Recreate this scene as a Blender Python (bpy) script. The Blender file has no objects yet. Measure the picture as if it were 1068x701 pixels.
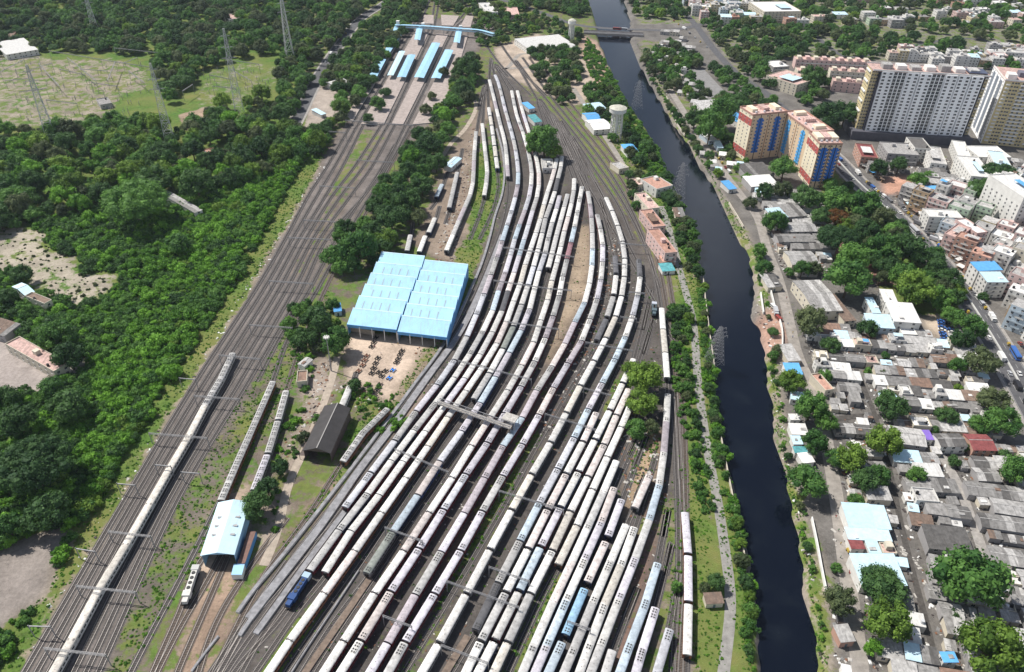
import bpy, math, random
import numpy as np
from mathutils import Vector, Matrix
R = math.radians
rnd = random.Random(11)
nr = np.random.RandomState(5)
sc = bpy.context.scene
COL = sc.collection

# ------------------------------------------------------------- camera, sky, sun, exposure
F, PITCH, ROLL, H, CX, CY = 800.0, R(36.2), R(1.25), 265.0, 534.0, 350.5
FW = np.array([0, math.cos(PITCH), -math.sin(PITCH)])
_rt = np.array([1.0, 0, 0]); _up = np.cross(_rt, FW)
RT = math.cos(ROLL)*_rt + math.sin(ROLL)*_up
UP = -math.sin(ROLL)*_rt + math.cos(ROLL)*_up
cam_d = bpy.data.cameras.new('camera'); cam = bpy.data.objects.new('camera', cam_d); COL.objects.link(cam)
cam_d.sensor_width = 36.0; cam_d.lens = 36.0*F/1068.0
cam_d.clip_start = 1.0; cam_d.clip_end = 20000.0
cam.matrix_world = Matrix(((RT[0], UP[0], -FW[0], 0), (RT[1], UP[1], -FW[1], 0), (RT[2], UP[2], -FW[2], H), (0, 0, 0, 1)))
sc.camera = cam

SUN_EL, SUN_AZ = R(55.0), math.atan2(0.42, -0.90)     # the direction the sun stands in, seen from the ground (x, y)
w = bpy.data.worlds.new("World"); sc.world = w; w.use_nodes = True
nt = w.node_tree; bg = nt.nodes['Background']; sky = nt.nodes.new('ShaderNodeTexSky')
sky.sky_type = 'NISHITA'; sky.sun_disc = False; sky.sun_elevation = SUN_EL
sky.sun_rotation = math.pi/2 - SUN_AZ
sky.air_density = 1.0; sky.dust_density = 1.5
# broken white cloud, thicker towards the horizon, as the canal mirrors it
tcw = nt.nodes.new('ShaderNodeTexCoord'); sep = nt.nodes.new('ShaderNodeSeparateXYZ'); nt.links.new(tcw.outputs['Generated'], sep.inputs[0])
cn = nt.nodes.new('ShaderNodeTexNoise'); cn.inputs['Scale'].default_value = 2.6; cn.inputs['Detail'].default_value = 7; cn.inputs['Roughness'].default_value = .55; nt.links.new(tcw.outputs['Generated'], cn.inputs['Vector'])
cm = nt.nodes.new('ShaderNodeMath'); cm.operation = 'MULTIPLY_ADD'; nt.links.new(sep.outputs['Z'], cm.inputs[0]); cm.inputs[1].default_value = -.42; nt.links.new(cn.outputs['Fac'], cm.inputs[2])
cr = nt.nodes.new('ShaderNodeMapRange'); cr.interpolation_type = 'SMOOTHSTEP'; cr.inputs['From Min'].default_value = .27; cr.inputs['From Max'].default_value = .42; nt.links.new(cm.outputs[0], cr.inputs[0])
cx_ = nt.nodes.new('ShaderNodeMix'); cx_.data_type = 'RGBA'; nt.links.new(cr.outputs[0], cx_.inputs[0]); nt.links.new(sky.outputs[0], cx_.inputs[6]); cx_.inputs[7].default_value = (10.0, 10.8, 12.2, 1)
nt.links.new(cx_.outputs[2], bg.inputs[0]); bg.inputs[1].default_value = 0.072
sl = bpy.data.lights.new('sun', 'SUN'); so = bpy.data.objects.new('sun', sl); COL.objects.link(so)
sl.energy = 5.0; sl.angle = R(0.53); sl.color = (1.0, 0.955, 0.88)
sd = Vector((math.cos(SUN_AZ)*math.cos(SUN_EL), math.sin(SUN_AZ)*math.cos(SUN_EL), math.sin(SUN_EL)))
so.rotation_euler = sd.to_track_quat('Z', 'Y').to_euler()
sc.view_settings.view_transform = 'Standard'; sc.view_settings.look = 'None'
sc.view_settings.exposure = 0.16; sc.view_settings.gamma = 1.0
sc.view_settings.use_curve_mapping = False
sc.cycles.max_bounces = 5; sc.cycles.diffuse_bounces = 2; sc.cycles.glossy_bounces = 2

# ------------------------------------------------------------- helpers
def at(px, py, z=0.0):
    d = FW*F + RT*(px-CX) - UP*(py-CY)
    t = (z-H)/d[2]
    return Vector((d[0]*t, d[1]*t, z))
def K(ox, oy, pts, s=6.675): return [(ox+x/s, oy+y/s) for x, y in pts]
def G(pts, z=0.0): return [at(x, y, z) for x, y in pts]
def proj(v):
    p = np.array([v[0], v[1], v[2]-H]); c = p@FW
    return CX+F*(p@RT)/c, CY-F*(p@UP)/c

_mats = {}
def mat(name, col, rough=0.8, var=0.0, scale=1.0, metal=0.0, objvar=0.0, streak=False, spec=0.3, bump=0.0):
    """procedural material: base colour, patchy weathering, small change from object to object"""
    if name in _mats: return _mats[name]
    m = bpy.data.materials.new(name); m.use_nodes = True; n = m.node_tree; L = n.links
    b = n.nodes['Principled BSDF']; b.inputs['Roughness'].default_value = rough
    b.inputs['Metallic'].default_value = metal
    b.inputs['Specular IOR Level'].default_value = spec
    b.inputs['Base Color'].default_value = (*col, 1)
    out = None
    if var > 0:
        tc = n.nodes.new('ShaderNodeTexCoord')
        no = n.nodes.new('ShaderNodeTexNoise'); no.inputs['Scale'].default_value = scale; no.inputs['Detail'].default_value = 5
        no.inputs['Roughness'].default_value = 0.65
        if streak:
            mp = n.nodes.new('ShaderNodeMapping'); mp.inputs['Scale'].default_value = (0.25, 2.0, 1.0)
            L.new(tc.outputs['Object'], mp.inputs[0]); L.new(mp.outputs[0], no.inputs['Vector'])
        else:
            g = n.nodes.new('ShaderNodeNewGeometry'); L.new(g.outputs['Position'], no.inputs['Vector'])
        mr = n.nodes.new('ShaderNodeMapRange'); mr.inputs['From Min'].default_value = 0.3; mr.inputs['From Max'].default_value = 0.7
        mr.inputs['To Min'].default_value = 1-var; mr.inputs['To Max'].default_value = 1+var*0.7
        L.new(no.outputs['Fac'], mr.inputs[0])
        out = mr.outputs[0]
        if bump:
            bp = n.nodes.new('ShaderNodeBump'); bp.inputs['Strength'].default_value = bump; bp.inputs['Distance'].default_value = 0.2
            L.new(no.outputs['Fac'], bp.inputs['Height']); L.new(bp.outputs[0], b.inputs['Normal'])
    if objvar > 0:
        oi = n.nodes.new('ShaderNodeObjectInfo'); m2 = n.nodes.new('ShaderNodeMapRange')
        m2.inputs['To Min'].default_value = 1-objvar; m2.inputs['To Max'].default_value = 1+objvar*0.6
        L.new(oi.outputs['Random'], m2.inputs[0])
        if out:
            mm = n.nodes.new('ShaderNodeMath'); mm.operation = 'MULTIPLY'; L.new(out, mm.inputs[0]); L.new(m2.outputs[0], mm.inputs[1]); out = mm.outputs[0]
        else: out = m2.outputs[0]
    if out:
        vm = n.nodes.new('ShaderNodeVectorMath'); vm.operation = 'SCALE'; vm.inputs[0].default_value = col
        L.new(out, vm.inputs['Scale']); L.new(vm.outputs[0], b.inputs['Base Color'])
    _mats[name] = m
    return m

def stained(name, col, stain=(.33,.27,.23), amt=.5, objvar=.1, rot=-.45, base=None):
    if name in _mats: return _mats[name]
    """coloured sheet with grime streaks and pale faded patches of their own shape"""
    m = mat(name, col, *(base or (.55, .10, .15)), objvar=objvar); n = m.node_tree; L = n.links; b = n.nodes['Principled BSDF']; src = b.inputs['Base Color'].links[0].from_socket
    g = n.nodes.new('ShaderNodeNewGeometry'); mp = n.nodes.new('ShaderNodeMapping'); mp.inputs['Rotation'].default_value = (0,0,rot); mp.inputs['Scale'].default_value = (1.1, .16, .16); L.new(g.outputs['Position'], mp.inputs[0])
    q = n.nodes.new('ShaderNodeTexNoise'); q.inputs['Scale'].default_value = 1.0; q.inputs['Detail'].default_value = 6; q.inputs['Roughness'].default_value = .7; L.new(mp.outputs[0], q.inputs['Vector'])
    r = n.nodes.new('ShaderNodeMapRange'); r.inputs['From Min'].default_value = .50; r.inputs['From Max'].default_value = .74; r.inputs['To Max'].default_value = amt; L.new(q.outputs['Fac'], r.inputs[0])
    x = n.nodes.new('ShaderNodeMix'); x.data_type = 'RGBA'; L.new(r.outputs[0], x.inputs[0]); L.new(src, x.inputs[6]); x.inputs[7].default_value = (*stain, 1); L.new(x.outputs[2], b.inputs['Base Color']); return m

class MB:
    """collects faces, builds ONE mesh object"""
    def __init__(s): s.v = []; s.f = []; s.m = []; s.k = 0
    def add(s, vs, fs, k=None):
        o = len(s.v); s.v += [tuple(v) for v in vs]; s.f += [[i+o for i in f] for f in fs]; s.m += [s.k if k is None else k]*len(fs); return s
    def box(s, x0, x1, y0, y1, z0, z1, k=None):
        return s.add([(x0,y0,z0),(x1,y0,z0),(x1,y1,z0),(x0,y1,z0),(x0,y0,z1),(x1,y0,z1),(x1,y1,z1),(x0,y1,z1)],
                     [(0,3,2,1),(4,5,6,7),(0,1,5,4),(1,2,6,5),(2,3,7,6),(3,0,4,7)], k)
    def prism(s, poly, z0, z1, k=None, ktop=None, bottom=False):
        n = len(poly); a = sum(poly[i][0]*poly[(i+1)%n][1]-poly[(i+1)%n][0]*poly[i][1] for i in range(n))
        if a < 0: poly = poly[::-1]
        vs = [(p[0],p[1],z0) for p in poly]+[(p[0],p[1],z1) for p in poly]
        s.add(vs, [(i,(i+1)%n,n+(i+1)%n,n+i) for i in range(n)], k)
        s.add([(p[0],p[1],z1) for p in poly], [tuple(range(n))], ktop if ktop is not None else k)
        if bottom: s.add([(p[0],p[1],z0) for p in poly], [tuple(range(n))[::-1]], k)
        return s
    def bar(s, a, b, w, h=None, k=None):
        h = h or w; a = Vector(a); b = Vector(b); d = (b-a)
        if d.length < 1e-6: return s
        d.normalize(); u = Vector((0,0,1)) if abs(d.z) < 0.95 else Vector((1,0,0))
        r = d.cross(u).normalized(); q = r.cross(d)
        vs = [p+r*(i*w/2)+q*(j*h/2) for p in (a,b) for i,j in ((-1,-1),(1,-1),(1,1),(-1,1))]
        return s.add(vs, [(0,1,2,3),(7,6,5,4),(0,4,5,1),(1,5,6,2),(2,6,7,3),(3,7,4,0)], k)
    def cyl(s, a, b, r0, r1=None, n=12, k=None, caps=True):
        r1 = r0 if r1 is None else r1; a = Vector(a); b = Vector(b); d = (b-a).normalized()
        u = Vector((0,0,1)) if abs(d.z) < 0.95 else Vector((1,0,0)); p = d.cross(u).normalized(); q = d.cross(p)
        vs = [c+(p*math.cos(t)+q*math.sin(t))*r for c,r in ((a,r0),(b,r1)) for t in [2*math.pi*i/n for i in range(n)]]
        fs = [(i,(i+1)%n,n+(i+1)%n,n+i) for i in range(n)]
        if caps: fs += [tuple(range(n))[::-1], tuple(range(n,2*n))]
        return s.add(vs, fs, k)
    def mesh(s, name, mats):
        me = bpy.data.meshes.new(name); me.from_pydata(s.v, [], s.f)
        for m in (mats if isinstance(mats, (list,tuple)) else [mats]): me.materials.append(m)
        me.polygons.foreach_set('material_index', s.m); me.update(); return me
    def build(s, name, mats, parent=None):
        o = bpy.data.objects.new(name, s.mesh(name, mats)); COL.objects.link(o)
        if parent: o.parent = parent
        return o
def add(name, me, parent=None, M=None):
    o = bpy.data.objects.new(name, me); COL.objects.link(o)
    if parent: o.parent = parent
    if M is not None: o.matrix_local = M
    return o
def tag(o, label=None, cat=None, group=None, kind=None):
    if label: o['label'] = label
    if cat: o['category'] = cat
    if group: o['group'] = group
    if kind: o['kind'] = kind
    return o
def thing(name, loc, rz, label, cat, group=None):
    o = bpy.data.objects.new(name, None); COL.objects.link(o)
    o.empty_display_size = 1; o.location = loc; o.rotation_euler = (0,0,rz)
    return tag(o, label, cat, group)
def copy_tree(o, parent=None):
    c = o.copy(); COL.objects.link(c); c.parent = parent
    for ch in [x for x in KIDS.get(o.name, [])]: copy_tree(ch, c)
    return c
KIDS = {}
def remember(o):
    KIDS[o.name] = [c for c in COL.objects if c.parent == o]
    for c in KIDS[o.name]: remember(c)
ORD = ['first','second','third','fourth','fifth','sixth','seventh','eighth','ninth','tenth','eleventh','twelfth','thirteenth','fourteenth','fifteenth','sixteenth','seventeenth','eighteenth','nineteenth','twentieth']
_T = {2:'twenty',3:'thirty',4:'forty',5:'fifty'}
_TO = {2:'twentieth',3:'thirtieth',4:'fortieth',5:'fiftieth'}
def ordn(i):
    if i < 20: return ORD[i]
    t, u = divmod(i+1, 10)
    T1 = {2:'twenty',3:'thirty',4:'forty',5:'fifty',6:'sixty',7:'seventy',8:'eighty',9:'ninety'}; T2 = {2:'twentieth',3:'thirtieth',4:'fortieth',5:'fiftieth',6:'sixtieth',7:'seventieth',8:'eightieth',9:'ninetieth'}
    return T2[t] if u == 0 else T1[t]+'-'+ORD[u-1]

def smooth_path(P, step=2.0):
    """Catmull-Rom through the points, resampled evenly, as an (n,2) array"""
    P = [np.array([p[0], p[1]]) for p in P]
    P = [2*P[0]-P[1]]+P+[2*P[-1]-P[-2]]; out = []
    for i in range(1, len(P)-2):
        a,b,c,d = P[i-1:i+3]
        for t in np.linspace(0, 1, 24, endpoint=False):
            out.append(0.5*((2*b)+(c-a)*t+(2*a-5*b+4*c-d)*t*t+(3*b-a-3*c+d)*t**3))
    out.append(P[-2]); out = np.array(out)
    s = np.r_[0, np.cumsum(np.hypot(*np.diff(out, axis=0).T))]
    n = max(2, int(s[-1]/step)+1); q = np.linspace(0, s[-1], n)
    o = np.c_[np.interp(q, s, out[:,0]), np.interp(q, s, out[:,1])]
    for _ in range(6): o[1:-1] = 0.25*o[:-2]+0.5*o[1:-1]+0.25*o[2:]
    return o
def arclen(P): return np.r_[0, np.cumsum(np.hypot(*np.diff(P, axis=0).T))]
def along(P, s, q): return np.array([np.interp(q, s, P[:,0]), np.interp(q, s, P[:,1])])
def normals(P):
    t = np.gradient(P, axis=0); t /= np.hypot(t[:,0], t[:,1])[:,None]; return np.c_[-t[:,1], t[:,0]]
def inpoly(X, Y, poly):
    ins = np.zeros(X.shape, bool); n = len(poly)
    for i in range(n):
        x0,y0 = poly[i][0], poly[i][1]; x1,y1 = poly[(i+1)%n][0], poly[(i+1)%n][1]
        if y0 == y1: continue
        c = ((y0 > Y) != (y1 > Y)) & (X < (x1-x0)*(Y-y0)/(y1-y0)+x0); ins ^= c
    return ins
def strip(mb, P, w0, w1, z, k=None, N=None):
    """flat ribbon along P between signed offsets w0..w1"""
    N = normals(P) if N is None else N
    A = P+N*w0; B = P+N*w1; n = len(P)
    zz = z if hasattr(z, '__len__') else [z]*n
    vs = [(A[i,0],A[i,1],zz[i]) for i in range(n)]+[(B[i,0],B[i,1],zz[i]) for i in range(n)]
    f = [(i, i+1, n+i+1, n+i) for i in range(n-1)] if w0 > w1 else [(i, n+i, n+i+1, i+1) for i in range(n-1)]
    mb.add(vs, [t[::-1] for t in f], k)
def raised(mb, P, w0, w1, z0, z1, k=None, ktop=None):
    if w0 > w1: w0, w1 = w1, w0
    N = normals(P); A = P+N*w0; B = P+N*w1; n = len(P)
    vs = [(q[0],q[1],z) for z in (z0,z1) for Q in (A,B) for q in Q]
    a0,b0,a1,b1 = 0,n,2*n,3*n
    side = []; top = []
    for i in range(n-1):
        side += [(a0+i,a1+i,a1+i+1,a0+i+1)[::-1], (b0+i,b0+i+1,b1+i+1,b1+i)[::-1]]
        top += [(a1+i,b1+i,b1+i+1,a1+i+1)[::-1]]
    side += [(a0,b0,b1,a1)[::-1], (a0+n-1,a1+n-1,b1+n-1,b0+n-1)[::-1]]
    mb.add(vs, side, k); mb.add(vs, top, ktop if ktop is not None else k)
# ------------------------------------------------------------- canal line (traced on the water, 3 m below the land)
WZ = -3.0
canal_L = [(608,-40),(613,0),(620.6,20.6),(625.3,43),(631.8,61.8),(645,90),(656,110.5),(670,129),(682.5,150),(688.5,169),(696,183),(706,202.5),(715,223.4),(724,243),(730,264),(731,285),(733.4,310),(736.4,340),(743.5,383),(745,425),(752.8,462.5),(758.8,491),(765.8,515),(774.8,552.5),(782.3,590),(786.8,620),(790.8,660),(793,701),(797,790),(800,900)]
canal_R = [(642,-40),(650.6,0),(657,22.5),(657.2,43),(665.5,65.5),(680.5,93.6),(690,110),(705,135),(717,150),(729,174),(738,187),(748,201),(752.4,214.5),(764.4,240),(767.4,249),(779,264),(783.9,283.4),(786.6,310),(782.9,329.4),(791.9,347.4),(799.4,383.4),(799,405),(805,420),(806,465),(818.5,495),(822.2,517.4),(829.5,550),(837.5,600),(836.7,622.4),(845,643.4),(848.5,660.4),(852.5,699.4),(868,790),(880,900)]
CANAL = G(canal_L, WZ)+G(canal_R, WZ)[::-1]
zones = [
 # (pixel polygon, earth colour, grass 0..1)
 ([(-900,-200),(590,-200),(625,40),(690,165),(735,300),(745,420),(800,1200),(-900,1200)], (.13,.11,.08), .92),
 ([(590,-200),(2200,-200),(2200,1200),(800,1200),(745,420),(735,300),(690,165),(625,40)], (.155,.145,.135), .26),
 ([(300,0),(640,0),(700,170),(740,330),(790,760),(0,760),(115,520),(255,303),(330,172)], (.15,.125,.10), .55),
 ([(0,700),(100,523),(186,395),(250,300),(322,170),(338,172),(262,303),(200,398),(128,523),(26,700)], (.30,.25,.18), .72),
 # main line ballast
 ([(10,725),(126,523),(200,398),(262,303),(334,172),(362,128),(418,20),(520,20),(438,140),(404,172),(357,250),(322,303),(296,345),(265,396),(225,455),(187,523),(140,610),(96,725)], (.17,.15,.14), .10),
 ([(390,135),(404,140),(370,200),(320,290),(300,290),(340,215)], (.17,.14,.12), .45),
 ([(376,135),(392,135),(352,205),(338,205)], (.2,.16,.13), .6),
 ([(178,520),(225,455),(262,400),(285,400),(240,480),(205,560),(140,680),(110,725),(96,725),(140,610)], (.15,.13,.11), .5),
 ([(140,725),(190,640),(240,530),(270,450),(300,398),(335,330),(345,340),(312,420),(290,480),(262,545),(215,640),(170,725)], (.17,.14,.12), .5),
 ([(170,725),(195,640),(255,610),(300,560),(420,440),(470,360),(485,300),(470,330),(380,470),(290,560),(250,655),(225,725)], (.25,.19,.15), .5),
 # the yard
 ([(222,725),(252,650),(470,345),(505,250),(526,180),(507,85),(525,70),(560,110),(600,165),(650,220),(695,300),(712,400),(735,560),(752,725)], (.100,.090,.084), .27),
 ([(255,725),(285,680),(325,630),(340,640),(300,690),(280,725)], (.14,.12,.09), .95),
 ([(486,170),(512,150),(528,190),(505,255),(480,330),(462,345),(470,290),(480,240),(492,200)], (.22,.19,.15), .75),
 ([(430,255),(470,160),(497,120),(508,85),(515,110),(494,160),(490,240),(470,275)], (.25,.20,.16), .25),
 ([(600,235),(616,235),(616,270),(612,310),(590,345),(570,380),(560,375),(590,300),(597,260)], (.33,.26,.19), .15),
 ([(548,440),(566,452),(520,540),(470,620),(420,720),(405,720),(452,640),(500,545)], (.12,.10,.07), .72),
 ([(590,350),(600,356),(560,440),(500,545),(455,610),(470,560),(530,470)], (.16,.12,.09), .45),
 ([(578,595),(590,600),(560,660),(530,725),(515,725),(545,660)], (.10,.09,.06), .85),
 ([(640,400),(660,375),(662,400),(628,470),(612,480)], (.12,.10,.07), .7),
 ([(655,470),(680,440),(690,460),(680,500),(652,545),(650,520),(660,500)], (.33,.24,.16), .35),
 ([(668,530),(685,545),(663,640),(640,720),(622,720),(650,620)], (.22,.14,.11), .45),
 ([(690,520),(712,520),(710,720),(655,720),(690,600)], (.20,.17,.13), .55),
 # strip between yard and canal
 ([(600,90),(622,40),(690,165),(700,190),(672,190),(640,130)], (.28,.24,.19), .72),
 ([(604,35),(625,45),(640,90),(612,95)], (.38,.27,.21), .1),
 ([(700,395),(716,400),(745,520),(752,600),(760,720),(722,720),(712,520)], (.25,.21,.16), .72),
 ([(672,245),(683,245),(695,300),(722,400),(745,500),(745,420),(733,300),(715,222),(695,185),(675,200)], (.25,.21,.16), .62),
 ([(730,300),(738,300),(748,420),(795,725),(770,725),(755,520),(735,380)], (.13,.11,.08), .95),
 # in front of the workshop, around the black shed
 ([(362,346),(468,356),(455,375),(425,440),(415,425),(398,415),(362,395),(362,370)], (.50,.40,.32), .05),
 ([(440,365),(470,352),(410,450),(380,480),(345,530),(300,570),(290,560),(340,500),(400,430)], (.24,.19,.14), .5),
 ([(310,375),(345,372),(352,400),(330,440),(312,475),(290,560),(270,590),(265,560),(292,500),(300,460),(318,420)], (.30,.25,.21), .38),
 ([(228,520),(262,500),(262,525),(210,640),(195,640)], (.42,.33,.26), .25),
 ([(212,600),(252,590),(235,650),(215,701),(180,720),(190,680)], (.33,.24,.18), .4),
 # clearings in the scrub on the left
 ([(-60,262),(-20,240),(20,234),(52,244),(48,258),(62,262),(80,268),(85,285),(118,283),(128,290),(110,312),(75,320),(55,312),(30,300),(20,285),(-60,280)], (.36,.32,.26), .42),
 ([(-80,570),(0,572),(30,560),(68,545),(78,553),(60,590),(50,620),(20,640),(0,660),(-80,700)], (.25,.22,.20), .08),
 ([(-60,60),(30,55),(60,62),(120,60),(155,75),(160,92),(128,100),(118,120),(90,138),(60,132),(0,135),(-60,140)], (.27,.235,.19), .50),
 ([(200,110),(215,75),(260,62),(292,70),(290,95),(262,100),(240,125),(215,118)], (.24,.225,.17), .6),
 ([(185,120),(215,112),(222,118),(210,135),(195,138)], (.36,.27,.20), .15),
 ([(-60,330),(0,340),(35,365),(62,400),(40,410),(-60,420)], (.33,.29,.27), .05),
 ([(58,385),(90,370),(95,378),(70,402)], (.30,.28,.25), .05),
 # station forecourt
 ([(325,95),(370,70),(380,80),(345,130),(330,150),(315,140)], (.36,.31,.27), .2),
 ([(515,50),(560,35),(610,60),(625,100),(600,110),(560,95),(522,75)], (.40,.33,.27), .25),
 # right bank
 ([(664,40),(700,45),(745,110),(790,190),(772,200),(735,160),(700,95)], (.20,.175,.15), .5),
 ([(664,45),(672,55),(700,108),(728,158),(752,200),(776,240),(792,265),(800,300),(812,390),(822,480),(842,540),(862,600),(872,720),(850,720),(838,610),(805,440),(790,300),(745,190),(700,120)], (.30,.255,.205), .6),
 ([(788,335),(808,318),(822,345),(812,375),(802,372)], (.42,.27,.21), .25),
 ([(852,150),(872,180),(915,222),(952,262),(990,305),(1010,330),(960,330),(915,300),(880,230),(850,190)], (.14,.115,.09), .75),
 ([(855,258),(890,235),(935,290),(925,300)], (.32,.18,.15), .1),
 ([(735,30),(800,20),(1110,-20),(1110,62),(905,64),(820,62),(770,78)], (.20,.185,.16), .5),
 ([(650,-20),(1200,-60),(1200,0),(760,25),(665,25)], (.20,.185,.16), .5),
 ([(920,186),(948,182),(950,200),(922,203)], (.52,.30,.22), .02),
 ([(962,332),(985,326),(990,348),(975,356)], (.45,.37,.29), .05),
]
def ground():
    xs = np.r_[np.arange(-6000,-860,400), np.arange(-860,860,2.4), np.arange(860,6400,400)]
    ys = np.r_[np.arange(-1500,60,120), np.arange(60,1330,2.4), np.arange(1330,7000,300)]
    X, Y = np.meshgrid(xs, ys); nx, ny = len(xs), len(ys)
    Cc = np.zeros(X.shape+(4,)); Cc[...] = (.155,.145,.135,.26)
    for poly, c, g in zones:
        W = [at(x, max(y, -150)) for x, y in poly]
        m = inpoly(X, Y, W); Cc[m] = (*c, g)
    # soften the seams between zones
    for _ in range(3):
        p = np.pad(Cc, ((1,1),(1,1),(0,0)), mode='edge')
        Cc = (p[:-2,1:-1]+p[2:,1:-1]+p[1:-1,:-2]+p[1:-1,2:]+2*Cc)/6
    # canal: the bed lies 5 m below the land; the banks slope
    ins = inpoly(X, Y, CANAL); d = ins.astype(float)
    for _ in range(2):
        p = np.pad(d, 1, mode='edge'); d = (p[:-2,1:-1]+p[2:,1:-1]+p[1:-1,:-2]+p[1:-1,2:]+2*d)/6
    Z = -6.0*np.clip(d*1.15, 0, 1)
    Z[~ins & (d < .1)] = 0
    rg = np.random.RandomState(2)
    V = np.stack([X, Y, Z], -1).reshape(-1, 3)
    i = np.arange((ny-1)*(nx-1)); r, c = divmod(i, nx-1); a = r*nx+c
    Fc = np.stack([a, a+1, a+1+nx, a+nx], -1)
    me = bpy.data.meshes.new('ground'); me.vertices.add(len(V)); me.vertices.foreach_set('co', V.ravel())
    me.loops.add(Fc.size); me.loops.foreach_set('vertex_index', Fc.ravel())
    me.polygons.add(len(Fc)); me.polygons.foreach_set('loop_start', np.arange(0, Fc.size, 4)); me.polygons.foreach_set('loop_total', np.full(len(Fc), 4))
    me.update(calc_edges=True); me.polygons.foreach_set('use_smooth', np.ones(len(Fc), bool))
    at_ = me.color_attributes.new('zone', 'FLOAT_COLOR', 'POINT'); at_.data.foreach_set('color', Cc.reshape(-1))
    m = bpy.data.materials.new('earth_and_grass'); m.use_nodes = True; n = m.node_tree; L = n.links; b = n.nodes['Principled BSDF']
    b.inputs['Roughness'].default_value = .95; b.inputs['Specular IOR Level'].default_value = .1
    A = n.nodes.new('ShaderNodeAttribute'); A.attribute_name = 'zone'
    g = n.nodes.new('ShaderNodeNewGeometry')
    def noise(s, det=6, ro=.65):
        q = n.nodes.new('ShaderNodeTexNoise'); q.inputs['Scale'].default_value = s; q.inputs['Detail'].default_value = det; q.inputs['Roughness'].default_value = ro
        L.new(g.outputs['Position'], q.inputs['Vector']); return q.outputs['Fac']
    def mathn(op, a_, b_=None, c_=None):
        q = n.nodes.new('ShaderNodeMath'); q.operation = op
        for k_, v_ in enumerate((a_, b_, c_)):
            if v_ is None: continue
            if isinstance(v_, (int, float)): q.inputs[k_].default_value = v_
            else: L.new(v_, q.inputs[k_])
        return q.outputs[0]
    def mix(f, a_, b_):
        q = n.nodes.new('ShaderNodeMix'); q.data_type = 'RGBA'
        L.new(f, q.inputs[0])
        for k_, v_ in ((6, a_), (7, b_)):
            if isinstance(v_, tuple): q.inputs[k_].default_value = (*v_, 1)
            else: L.new(v_, q.inputs[k_])
        return q.outputs[2]
    # grass shows where noise falls under the local grass density
    n1 = noise(.11, 8, .72)
    th = mathn('SUBTRACT', mathn('MULTIPLY_ADD', A.outputs['Alpha'], .62, .19), n1)
    gm = n.nodes.new('ShaderNodeMapRange'); gm.inputs['From Min'].default_value = -.035; gm.inputs['From Max'].default_value = .05; L.new(th, gm.inputs[0])
    gcol = mix(mathn('MULTIPLY_ADD', noise(.35, 6), 2.4, -.7), (.045,.085,.020), (.125,.235,.045))
    gcol = mix(mathn('MULTIPLY_ADD', noise(.03, 4), 3.0, -1.1), gcol, (.19,.19,.065))
    s = n.nodes.new('ShaderNodeVectorMath'); s.operation = 'SCALE'; L.new(A.outputs['Color'], s.inputs[0])
    L.new(mathn('MULTIPLY_ADD', mathn('ADD', noise(.6, 8, .75), noise(.05, 3)), 1.5, -.5), s.inputs['Scale'])
    L.new(mix(gm.outputs[0], s.outputs[0], gcol), b.inputs['Base Color'])
    bp = n.nodes.new('ShaderNodeBump'); bp.inputs['Distance'].default_value = .5; bp.inputs['Strength'].default_value = .7
    L.new(noise(1.4, 6), bp.inputs['Height']); L.new(bp.outputs[0], b.inputs['Normal'])
    me.materials.append(m); o = add('ground', me); tag(o, kind='structure')
ground()

def water():
    mb = MB(); A = G(canal_L, WZ); B = G(canal_R, WZ); n = min(len(A), len(B))
    a = smooth_path(A, 6)[:]; b = smooth_path(B, 6)
    q = 160; sa, sb = arclen(a), arclen(b)
    pa = np.array([along(a, sa, t*sa[-1]) for t in np.linspace(0,1,q)]); pb = np.array([along(b, sb, t*sb[-1]) for t in np.linspace(0,1,q)])
    ctr = (pa+pb)/2; hv = (pb-pa); hv /= np.hypot(hv[:,0],hv[:,1])[:,None]
    pa2 = pa-hv*9; pb2 = pb+hv*9                     # the sheet runs under the banks; the land shapes the shore
    vs = [(*p, WZ) for p in pa2]+[(*p, WZ) for p in pb2]
    mb.add(vs, [(i, q+i, q+i+1, i+1)[::-1] for i in range(q-1)])
    m = bpy.data.materials.new('dark_canal_water'); m.use_nodes = True; nn = m.node_tree; bb = nn.nodes['Principled BSDF']
    bb.inputs['Base Color'].default_value = (.004,.006,.016,1); bb.inputs['Roughness'].default_value = .12
    bb.inputs['IOR'].default_value = 1.33; bb.inputs['Specular IOR Level'].default_value = .75
    gg = nn.nodes.new('ShaderNodeNewGeometry'); no = nn.nodes.new('ShaderNodeTexNoise'); no.inputs['Scale'].default_value = .9; no.inputs['Detail'].default_value = 4
    nn.links.new(gg.outputs['Position'], no.inputs['Vector'])
    bp = nn.nodes.new('ShaderNodeBump'); bp.inputs['Strength'].default_value = .18; bp.inputs['Distance'].default_value = .12
    nn.links.new(no.outputs['Fac'], bp.inputs['Height']); nn.links.new(bp.outputs[0], bb.inputs['Normal'])
    n2 = nn.nodes.new('ShaderNodeTexNoise'); n2.inputs['Scale'].default_value = .05; n2.inputs['Detail'].default_value = 8; n2.inputs['Roughness'].default_value = .7; nn.links.new(gg.outputs['Position'], n2.inputs['Vector'])
    r2 = nn.nodes.new('ShaderNodeMapRange'); r2.inputs['From Min'].default_value = .5; r2.inputs['From Max'].default_value = .75; nn.links.new(n2.outputs['Fac'], r2.inputs[0])
    x2 = nn.nodes.new('ShaderNodeMix'); x2.data_type = 'RGBA'; nn.links.new(r2.outputs[0], x2.inputs[0]); x2.inputs[6].default_value = (.003,.005,.011,1); x2.inputs[7].default_value = (.010,.014,.020,1); nn.links.new(x2.outputs[2], bb.inputs['Base Color'])
    o = mb.build('canal_water', m); tag(o, kind='structure')
water()
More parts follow.
